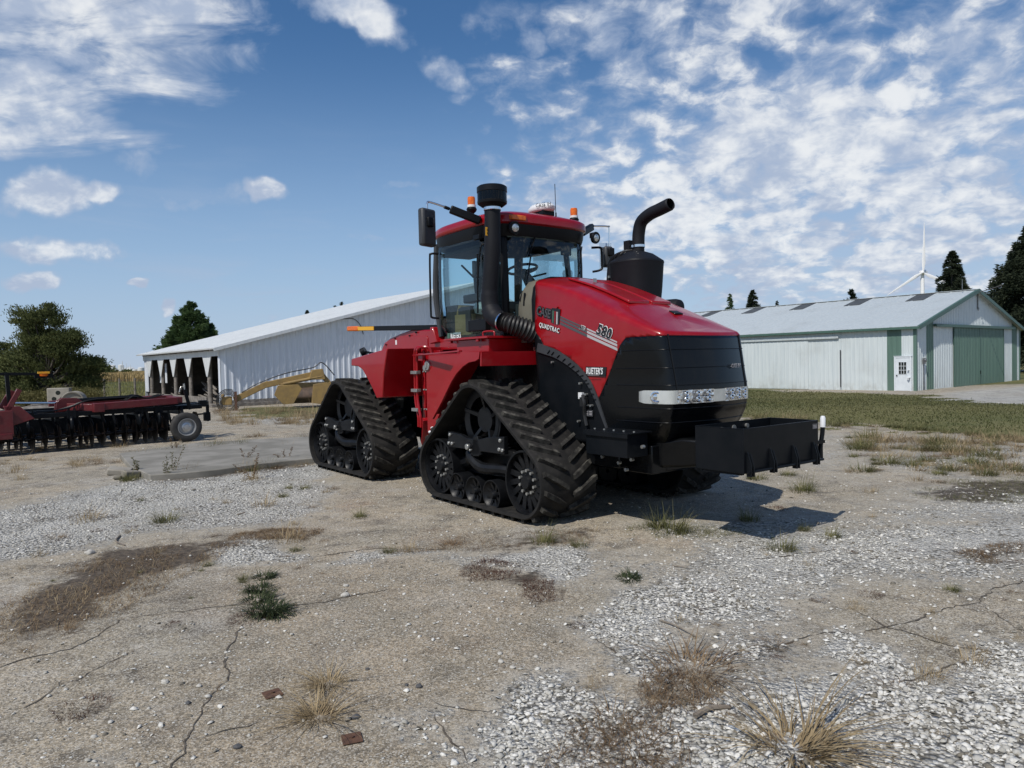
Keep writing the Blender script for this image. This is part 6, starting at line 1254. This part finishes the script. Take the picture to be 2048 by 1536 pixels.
# leaning top with upswept boughs in the middle of the roof line
t=ptree(1704,580,118,62,'ragged treetop with upswept boughs above the middle of the barn roof',gz=-.7,n=7000,seed=6,irregular=.6,up=.5,droop=-.3)
ptree(620,622,62,34,'round spruce tip showing over the left barn roof',n=6000,seed=7)
for x,y,lab,lean,sd in ((674,612,'bare thin snag tip over the left barn roof, left of the pair',0,31),(688,604,'crooked thin spruce tip over the left barn roof, right of the pair',.4,32)):
    ptree(x,y,60,16,lab,n=1500,seed=sd,irregular=.8,droop=-.3)
# pine with clustered boughs behind the low barn
def clumptree(name,loc,blobs,label,mt,leafL,leafW,n,trunkH,tr_=.2,limbs=True,cat='tree',seed=0,clump=.4,upb=.3,group=None):
    """crown built from many small leaf clumps set on limbs; blobs: (x,z,y,rx,rz,ry)"""
    t=thing(name,loc,0,label,cat,group); r_=np.random.default_rng(seed+5); C=[];Dd=[]; m_=MB(); m_.tube([(0,0,-.1),(.03*trunkH,0,trunkH*.5),(0,0,trunkH)],[tr_,tr_*.75,tr_*.3],8)
    vol=sum(b[3]*b[4] for b in blobs)
    for bx_,bz,by,rx,rz,ry in blobs:
        nc=max(3,int(34*rx*rz/vol*len(blobs)**.5*2)); 
        u=r_.normal(size=(nc,3)); u/=np.linalg.norm(u,axis=1,keepdims=True); rad=r_.random(nc)**.42
        cc=np.array([bx_,by,bz])+u*rad[:,None]*np.array([rx,ry,rz]); 
        if limbs:
            for q in cc[::3]: zz=max(.3,min(trunkH,q[2]*.55)); m_.tube([(0,0,zz),(q[0]*.5,q[1]*.5,zz+(q[2]-zz)*.35),tuple(q)],[tr_*.28,tr_*.18,.015],4)
        m=int(n*rx*rz/vol/nc)
        for q,uu in zip(cc,u):
            cs=clump*(.6+.8*r_.random()); g=r_.normal(size=(m,3))*np.array([cs,cs,cs*.45]); C.append(q+g); out=(q-np.array([0,0,bz-.5])); out=out/(np.linalg.norm(out)+1e-6); Dd.append(out*.7+np.array([0,0,upb])+r_.normal(size=(m,3))*.55)
    m_.build('trunk','bark',t,smooth=60); C=np.vstack(C);Dd=np.vstack(Dd); k=C[:,2]>.05; leaves('crown',C[k],Dd[k],leafL*(.7+.6*r_.random(k.sum())),leafW,mt,t); return t
def BL(px0,Y,l):   # photo ellipses at distance Y -> local blobs
    base=gat(px0,Y); o=[]
    for x,y,rx,ry in l: q=A(x,y,Y); o.append((q.x-base.x,q.z,rng.uniform(-.4,.4)*rx*Y/FPX,rx*Y/FPX,ry*Y/FPX,rx*Y/FPX*.8))
    return base,o
b,o=BL(95,40,[(95,650,42,30),(60,665,30,30),(130,690,45,35),(50,715,50,38),(110,735,60,35),(165,745,32,38),(60,765,62,28),(140,770,50,22),(20,745,35,40),(165,680,22,14),(95,622,18,12),(48,634,16,14),(185,720,16,18),(172,775,26,18),(95,690,60,40)])
clumptree('cedar_tree',b,o,'broad dark cedar with drooping branches at the left, behind the disc harrow','cedar',.18,.024,54000,3.4,.28,seed=1,clump=.24,upb=.5)
b,o=BL(-20,43,[(-15,720,40,45),(-10,760,50,40),(10,700,14,18)])
clumptree('cedar_tree',b,o,'second dark cedar cut off by the left edge','cedar',.20,.035,12000,3,.25,seed=2,clump=.3)
ptree(386,606,60,118,'bright green pine with open boughs rising behind the low barn roof',name='pine_tree',n=26000,seed=21,irregular=.5,droop=-.25,up=.25,mt='pine',base=.1)
ptree(350,655,61,80,'low bright green pine beside the taller pine behind the low barn roof',name='pine_tree',n=11000,seed=22,irregular=.5,droop=-.3,up=.2,mt='pine')
ptree(425,648,61,66,'side pine right of the tallest pine behind the low barn roof',name='pine_tree',n=11000,seed=23,irregular=.5,droop=-.3,up=.2,mt='pine')
b,o=BL(195,260,[(188,735,14,14),(205,742,10,9),(175,738,12,12)]); clumptree('roadside_tree',b,o,'small round tree far off just right of the big cedar','cedar',1.3,.28,5000,3,.5,seed=4,clump=1.2)
b,o=BL(218,300,[(218,745,9,4)]); clumptree('bush',b,o,'dark low bush in the far field, left one','cedar',1.0,.25,1200,.6,.2,False,'bush',5,.8)
b,o=BL(252,330,[(252,745,5,4)]); clumptree('bush',b,o,'small round bush alone in the golden field','cedar',1.0,.25,800,.6,.2,False,'bush',6,.7)
# brush along the fence under the cedar
for i in range(16):
    x=0+i*12+rng.uniform(-6,6); Y=rng.uniform(36,44); r=rng.uniform(.5,.9); p=gat(x,Y)
    clumptree('weed_bush',p,[(0,r*.55,0,r,r*.6,r*.7)],'yellow-green weedy brush growing along the fence under the cedar','brush',.13,.022,1300,r*.6,.02,False,'weeds',40+i,.22,.6,'brush along the fence')
# small trees hidden row beyond the yard so the skyline reads on from other viewpoints
# ================================================================== TUFTS OF GRASS AND WEEDS
def tuftmesh(n,L,sp,lean0,lean1,wd,mt,seed,curl=.6,seg=4):
    global rng
    keep=rng; rng=np.random.default_rng(seed+100); a=np.where(rng.random(n)<.55,rng.uniform(0,2*PI,n),rng.normal(rng.uniform(0,6),.7,n)); r=sp*np.sqrt(rng.random(n)); x=np.cos(a)*r; y=np.sin(a)*r
    l=L*(.25+.95*rng.random(n)**1.3); ln=lean0+(lean1-lean0)*rng.random(n)**.8; q_=rng.random(n)<.30; l=np.where(q_,l*.42,l); ln=np.where(q_,ln*.45,ln)
    o=blades(x,y,l,wd*(.7+.6*rng.random(n)),ln,mt,'tuft_proto',z=np.zeros(n),seg=seg,curl=curl,ang=a+rng.normal(0,.5,n)); me=o.data; bpy.data.objects.remove(o); rng=keep; return me
KIND={
 'straw':[tuftmesh(260,.21,.05,.85,1.56,.0030,'straw',i,curl=.2) for i in range(5)],
 'wisp':[tuftmesh(110,.16,.10,.1,1.0,.0028,'straw',10+i) for i in range(5)],
 'brown':[tuftmesh(170,.17,.10,.8,1.52,.0026,'strawd',20+i,curl=.25) for i in range(5)],
 'olive':[tuftmesh(230,.15,.09,.1,1.1,.0035,'olive',30+i) for i in range(5)],
 'green':[tuftmesh(240,.08,.07,.4,1.4,.006,'greeng',40+i) for i in range(2)],
 'red':[tuftmesh(260,.09,.13,.7,1.5,.0028,'redweed',50+i) for i in range(2)]}
WORD={'straw':'straw-coloured grass tuft','wisp':'wispy dry grass tuft','brown':'brown dead grass clump','olive':'olive-green grass tuft','green':'low dark green weed','red':'dead red-brown weed'}
def tuft(px,py,size,kind,label=None,group=None,flat=1.0):
    """size: width in the photo in pixels"""
    p=GP(px,py); d=p.y; w_={'straw':.30,'wisp':.28,'brown':.36,'olive':.30,'green':.22,'red':.34}[kind]; s=size*(1.45 if size<75 else 1.1)*d/FPX/w_
    me=KIND[kind][hash((px,py))%len(KIND[kind])]; o=bpy.data.objects.new('grass_tuft' if kind not in('green','red') else 'weed',me); COL.objects.link(o); o.location=p; o.rotation_euler=(0,0,random.uniform(0,6)); o.scale=(s,s,s*flat)
    zn='before the left barn' if py<856 and px<700 else 'by the raised slab' if px<640 and py<1000 else 'in the left yard' if px<700 else 'in the middle foreground' if px<1180 else 'in the far right yard' if py<955 else 'on the right gravel'
    tag(o,label or WORD[kind]+' '+zn,'grass tuft' if kind not in('green','red') else 'weed',group or WORD[kind]+'s '+zn); return o
BIG=[(655,1368,130,'straw','straw tuft on bare concrete, the upper of two at lower left'),(640,1436,165,'straw','splayed straw tuft just above the square rusty plate'),(1580,1500,330,'straw','largest splayed straw tuft at the bottom, on white gravel'),
(1580,1497,120,'brown','dead stubble at the heart of the largest straw tuft'),(640,1434,60,'brown','dead stubble at the heart of the lower straw tuft'),(1385,1345,260,'brown','wide brown grass clump on the edge of the gravel, above the largest straw tuft'),(1235,1445,170,'brown','brown straggly grass clump left of the grey stick'),(1260,1500,190,'brown','flat dead grass at the bottom edge among coarse stones'),
(530,1222,110,'green','dark creeping weed at the junction of two cracks, its broad foot'),(515,1200,80,'green','middle of the dark creeping weed above the crack junction'),(555,1225,70,'green','right lobe of the dark creeping weed'),(520,1178,60,'green','upper part of the dark creeping weed'),(528,1155,45,'green','narrow upper tip of the dark creeping weed'),
(500,1235,70,'red','reddish dead stems at the foot of the creeping weed'),
(165,1415,120,'red','dead reddish weed flattened on concrete at lower left'),(1340,1062,110,'olive','largest green grass tuft in the shade in front of the tractor'),(1318,1052,60,'olive','small left companion of the largest green tuft by the tractor'),
(1562,1100,62,'olive','round olive tuft alone on pale gravel right of the tractor shadow'),(1258,1157,50,'green','small bright green weed on concrete before the tractor'),(1545,1292,70,'brown','brown tuft where a crack meets the gravel'),(175,1040,80,'wisp','wispy tall tuft on white gravel at the left'),
(570,1082,70,'wisp','wispy tuft at the end of the dark patch, left of the tracks'),(1848,1352,70,'wisp','dry tuft at the lower corner of the cracked slab'),(1940,1325,65,'wisp','dry tuft beside the cracked slab, near the right edge')]
for x,y,s,k,l in BIG: tuft(x,y,s,k,l,flat=.75 if k in('straw','brown') else 1)
SM=[(505,962,42,'wisp'),(505,940,34,'wisp'),(525,1012,50,'wisp'),(455,1005,22,'wisp'),(653,986,22,'wisp'),(718,1035,34,'olive'),(335,1042,55,'olive'),(115,1076,40,'brown'),(82,1110,30,'wisp'),(195,1060,26,'red'),(40,960,30,'wisp'),(38,940,28,'wisp'),
(1610,1060,34,'olive'),(1662,1076,42,'olive'),(1500,1040,48,'olive'),(1605,982,58,'olive'),(1515,958,46,'olive'),(1550,1018,40,'red'),(1740,985,30,'wisp'),(1830,960,34,'wisp'),(1955,940,26,'wisp'),(1870,965,40,'brown'),(1745,1035,20,'wisp'),(1955,1110,60,'brown'),(2010,1105,60,'brown'),(1700,1105,24,'red'),(1640,1200,30,'red'),(1740,1190,42,'red'),(1900,1180,34,'olive'),(1855,1225,28,'wisp'),(1720,1220,24,'wisp'),(1800,1368,44,'brown'),(1770,1370,30,'brown'),(1955,1300,40,'wisp'),(1880,1280,30,'wisp'),(1430,1180,22,'red'),(1155,1252,36,'red'),(1400,1215,20,'red'),
(540,1080,46,'brown'),(600,1080,40,'brown'),(470,1090,44,'brown'),(1085,1085,60,'olive'),(1160,1092,40,'olive'),(900,1092,60,'brown'),(820,1100,50,'wisp'),(980,1130,60,'red'),(1080,1172,50,'red'),(1000,1150,60,'red'),(345,1250,30,'red'),(130,1265,60,'brown'),(60,1300,40,'brown'),(1460,1440,40,'brown'),(1690,1510,50,'red'),(1620,1130,24,'wisp'),(780,1105,30,'olive')]
for x,y,s,k in SM: tuft(x,y,s,k)
for i in range(210):   # further back, right of the tractor and along the joints
    y=random.choice([880,888,896,905,918,931,945])+random.uniform(-6,6); x=random.uniform(1505,2048)
    if x<1700 and 850<y<950: continue
    tuft(x,y,random.uniform(16,62),random.choice(['wisp','wisp','brown','olive']),flat=.7)
for i in range(60):
    x=random.uniform(0,620); y=random.choice([904+x*-.012,925,940,872])+random.uniform(-7,7)
    if 250<x<620 and y>910: continue
    tuft(x,y,random.uniform(14,40),random.choice(['wisp','wisp','brown']),flat=.8)
for i in range(45):   # along both edges of the slab
    f=random.random(); x=250+370*f; y=random.choice([917-36*f-2,955-28*f+3]); tuft(x,y+random.uniform(-3,4),random.uniform(22,46),random.choice(['wisp','brown','olive']),flat=.8)
for i in range(40):
    x=random.uniform(440,660); y=random.uniform(822,850); tuft(x,y,random.uniform(20,44),random.choice(['wisp','wisp','brown']))
for i in range(40):
    tuft(random.uniform(0,680),random.uniform(965,1200),random.uniform(10,30),random.choice(['wisp','brown','olive','red']),flat=.8)
for i in range(45):
    tuft(random.uniform(1180,2040),random.uniform(1060,1480),random.uniform(12,34),random.choice(['wisp','brown','red','wisp']),flat=.7)
for i in range(45):
    f=random.random(); P_=((1500,836),(1600,843),(1700,851),(1850,862),(2048,878)); k_=min(int(f*4),3); g_=f*4-k_; tuft(P_[k_][0]+(P_[k_+1][0]-P_[k_][0])*g_,P_[k_][1]+(P_[k_+1][1]-P_[k_][1])*g_+random.uniform(-5,6),random.uniform(20,46),random.choice(['olive','olive','wisp','brown']),flat=.7)
# mats of dead grass in the dark patches
DP=[P for P,a,b in DIRT]
def mat_grass(P,n,L,mt,nm):
    x=rng.uniform(P[:,0].min(),P[:,0].max(),n); y=rng.uniform(P[:,1].min(),P[:,1].max(),n); k=(sdist(P,x,y)>-.05)&(fbm(x*2.2,y*2.2,3,71)>.40); x,y=x[k],y[k]
    if len(x)<10: return
    o=blades(x,y,L*(.4+.9*rng.random(len(x))),.0035,rng.uniform(.7,1.5,len(x)),mt,nm,seg=3); o['kind']='stuff'
mat_grass(DP[0],3800,.10,'strawd','dead_grass'); mat_grass(DP[0],1500,.11,'straw','dead_grass'); mat_grass(DP[1],2200,.07,'strawd','dead_grass'); mat_grass(DP[3],1700,.05,'redweed','dead_grass'); mat_grass(DP[4],900,.05,'redweed','dead_grass'); mat_grass(DP[7],3500,.10,'olive','dead_grass'); mat_grass(DP[8],2200,.07,'strawd','dead_grass'); mat_grass(DP[9],1500,.08,'olive','dead_grass')
mat_grass(DP[6],900,.13,'strawd','dead_grass'); mat_grass(DP[10],900,.12,'strawd','dead_grass'); mat_grass(DP[11],3000,.07,'strawd','dead_grass'); mat_grass(DP[12],1600,.09,'strawd','dead_grass')
# blades along the cracks
V_=[]
for c in CR:
    P=[G(*p) for p in c]
    for a,b in zip(P[:-1],P[1:]):
        L=(b-a).length; m=int(L*60*(.3+1.2*rng.random())); f=rng.random(m); q=np.array(a)[None]+(np.array(b)-np.array(a))[None]*f[:,None]+rng.normal(0,.018,(m,3)); V_.append(q[:,:2])
V_=np.vstack(V_); k=fbm(V_[:,0]*1.5,V_[:,1]*1.5,3,88)>.46; V_=V_[k]; o=blades(V_[:,0],V_[:,1],.02+.06*rng.random(len(V_)),.0028,rng.uniform(.3,1.4,len(V_)),'strawd','joint_grass'); o['kind']='stuff'
# tall leafy weeds standing at the slab
for i,(x,y,h,l) in enumerate(((345,952,62,'tallest leafy weed stem rising in front of the raised slab'),(332,958,48,'leafy weed stem just left of the tallest one by the slab'),(277,950,38,'thin dark weed at the left corner of the slab'),(348,905,30,'faded weed stem on the back edge of the slab'),(505,958,52,'thin dry stem left of the rear track'),(493,925,34,'slender weed on the slab edge left of the rear track'),(572,925,30,'slender weed nearest the rear track'))):
    p=GP(x,y); H=h*p.y/FPX; t=thing('tall_weed',p,0,l,'weed','tall weeds round the slab'); n=int(90); C=[];Dd=[];m_=MB()
    for s in range(3):
        dx,dy=rng.normal(0,.05,2); tip=np.array([dx*2,dy*2,H*(1-.2*s)]); m_.tube([(dx*.2,dy*.2,0),(dx,dy,H*.5),tuple(tip)],[.004,.003,.001],4); f=rng.random(n//2); q=np.array([dx*.2,dy*.2,0])+(tip-np.array([dx*.2,dy*.2,0]))*f[:,None]; dd=rng.normal(size=(len(f),3)); dd[:,2]=abs(dd[:,2])*.6; C.append(q+dd*.012);Dd.append(dd)
    m_.build('stem','strawd',t); leaves('leaf_spray',np.vstack(C),np.vstack(Dd),.035,.006,'olive' if i<3 else 'strawd',t)
# ---- small things on the ground
def flatplate(px,py,rz,lab):
    p=GP(px,py); o=thing('rusty_plate',p+Vector((0,0,.004)),rz,lab,'metal plate','rusty square plates on the concrete'); m_=MB(); m_.bx(-.045,.045,-.045,.045,0,.006); m_.build('plate','rust',o,bevel=.002); m_=MB(); m_.cyl((0,0,.006),(0,0,.014),.010,8); m_.build('bolt_head','rust',o)
flatplate(545,1390,.6,'square rusty plate under the upper straw tuft'); flatplate(704,1482,.35,'square rusty plate nearest the bottom edge')
def stone(px,py,s,mt,lab,nm='loose_stone'):
    p=GP(px,py); b=bmesh.new(); bmesh.ops.create_icosphere(b,subdivisions=3,radius=1); sd=rng.uniform(0,50)
    from mathutils import noise as mn
    for v in b.verts: v.co*=1+.28*mn.noise(v.co*1.3+Vector((sd,0,0)))+.08*mn.noise(v.co*4+Vector((sd,0,0)))
    me=bpy.data.meshes.new(nm); b.to_mesh(me); b.free(); me.shade_smooth(); me.materials.append(M[mt]); o=bpy.data.objects.new(nm,me); COL.objects.link(o); w_=s*p.y/FPX/2; o.scale=(w_,w_*.8,w_*.55); o.location=p+Vector((0,0,w_*.3)); o.rotation_euler=(0,0,rng.uniform(0,6)); return tag(o,lab,'stone')
M['lstone']=mat('pale_stone',(.52,.50,.46),.9,0,(.40,.38,.33),20,.5,.3,60)
for x,y,s,mt,l in ((838,1375,16,'stone','dark grey stone right of the other small dark one'),(813,1372,9,'stone','small dark stone left of a larger dark one'),(712,1438,18,'stone','blackish stone at the tip of the splayed straw tuft'),(735,1340,10,'stone','little dark stone right of the upper straw tuft'),(984,1383,7,'stone','tiny black stone alone on brown concrete'),(475,1500,18,'stone','grey pebble beside a small hole near the bottom left'),(376,1407,13,'stone','dark pebble among white chips at lower left'),
 (870,1458,14,'lstone','cream stone alone near the bottom centre'),(1000,1310,12,'lstone','upper white stone of the three in mid concrete'),(1002,1326,14,'lstone','lower white stone of the three in mid concrete'),(1072,1316,10,'lstone','white stone on brown concrete right of the three'),(690,1192,18,'lstone','flat pale stone on the long crack'),(692,1172,12,'lstone','pale stone just above the long crack'),(330,1365,16,'lstone','white stone left of the crack'),(398,1373,13,'lstone','white stone touching the crack'),(1025,1338,12,'lstone','white stone below the three in mid concrete'),(810,1322,11,'lstone','white stone above the dark pair'),(633,1228,9,'lstone','white pebble right of the creeping weed'),(1445,1270,12,'lstone','pale stone near the long thin stick'),(180,1107,20,'lstone','long pale stone at the edge of the dead grass'),(1336,1480,16,'lstone','white stone by the grey stick')): stone(x,y,s,mt,l)
def stick(pts,r,lab,nm='stick'):
    P=[GP(*q)+Vector((0,0,r+(.01 if i%2 else 0))) for i,q in enumerate(pts)]; Q=bez(P,5); m_=MB(); m_.tube(Q,[r*(1-.5*i/len(Q))*rng.uniform(.85,1.15) for i in range(len(Q))],7); return tag(m_.build(nm,'stick',None,smooth=50),lab,'stick')
stick([(1390,1442),(1420,1430),(1462,1424)],.016,'thick grey stick left of the largest straw tuft'); stick([(1320,1241),(1355,1258),(1392,1278)],.007,'long thin stick lying across the fine gravel'); stick([(240,1072),(232,1086),(250,1092)],.010,'forked dark twig at the left, above the dead grass')
stick([(1345,1130),(1375,1136)],.005,'short twig on the concrete before the tractor'); stick([(475,1030),(490,1027)],.012,'short dark chip of wood on white gravel'); stick([(1640,1410),(1700,1430)],.003,'thin stalk beside the largest straw tuft')
m_=MB(); 
for (x,y,sx_,sy_,sz_,rz) in ((240,948,.35,.25,.10,.3),(262,955,.25,.15,.12,1.0),(235,957,.2,.12,.06,2.0)):
    p=GP(x,y); mm=MB(); mm.box((p.x,p.y,p.z+sz_/2),(sx_,sy_,sz_),(.1,.15,rz)); tag(mm.build('concrete_chunk','conc',None,bevel=.02),'broken concrete lump at the left corner of the raised slab','concrete lump','lumps at the slab corner')

# of the grass tufts the 280 that show largest stay things; the many small ones further off are one object
T_=[o for o in bpy.data.objects if o.name.startswith('grass_tuft')]; T_.sort(key=lambda o:-o.scale.x/max(o.location.y,.1)); rest=T_[280:]
if rest:
    VV=[];FV=[];MI=[];ms=[];b_=0
    for o in rest:
        me=o.data; v=np.empty(len(me.vertices)*3,np.float32); me.vertices.foreach_get('co',v); v=v.reshape(-1,3); f=np.empty(len(me.polygons)*4,np.int32); me.polygons.foreach_get('vertices',f); f=f.reshape(-1,4)
        a=o.rotation_euler.z; c_,s_=math.cos(a),math.sin(a); v=v*np.array(o.scale); v=np.stack([v[:,0]*c_-v[:,1]*s_,v[:,0]*s_+v[:,1]*c_,v[:,2]],1)+np.array(o.location); VV.append(v);FV.append(f+b_);b_+=len(v)
        if me.materials[0] not in ms: ms.append(me.materials[0])
        MI+= [ms.index(me.materials[0])]*len(f); bpy.data.objects.remove(o)
    npmesh('small_grass',np.vstack(VV),np.vstack(FV),ms,mi=MI)['kind']='stuff'
# things that look alike are told apart by their order across the picture
ORD='first second third fourth fifth sixth seventh eighth ninth tenth eleventh twelfth thirteenth fourteenth fifteenth sixteenth seventeenth eighteenth nineteenth'.split()
TEN={2:'twent',3:'thirt',4:'fort',5:'fift',6:'sixt',7:'sevent',8:'eight',9:'ninet'}
def ordw(n):
    if n<20: return ORD[n-1]
    t,u=divmod(n,10); return TEN[t]+('ieth' if u==0 else 'y-'+ORD[u-1])
same={}
for o in bpy.data.objects:
    if o.parent is None and 'label' in o: same.setdefault(o['label'],[]).append(o)
for lab,L in same.items():
    if len(L)>1:
        bpy.context.view_layer.update(); L.sort(key=lambda o:o.matrix_world.translation.x/max(o.matrix_world.translation.y,.1) if o.matrix_world.translation.length>.01 else (o.data.vertices[0].co.x/o.data.vertices[0].co.y))
        for i,o in enumerate(L): o['label']=lab+(', leftmost' if i==0 else ', rightmost' if i==len(L)-1 else ', '+ordw(i+1)+' from the left')
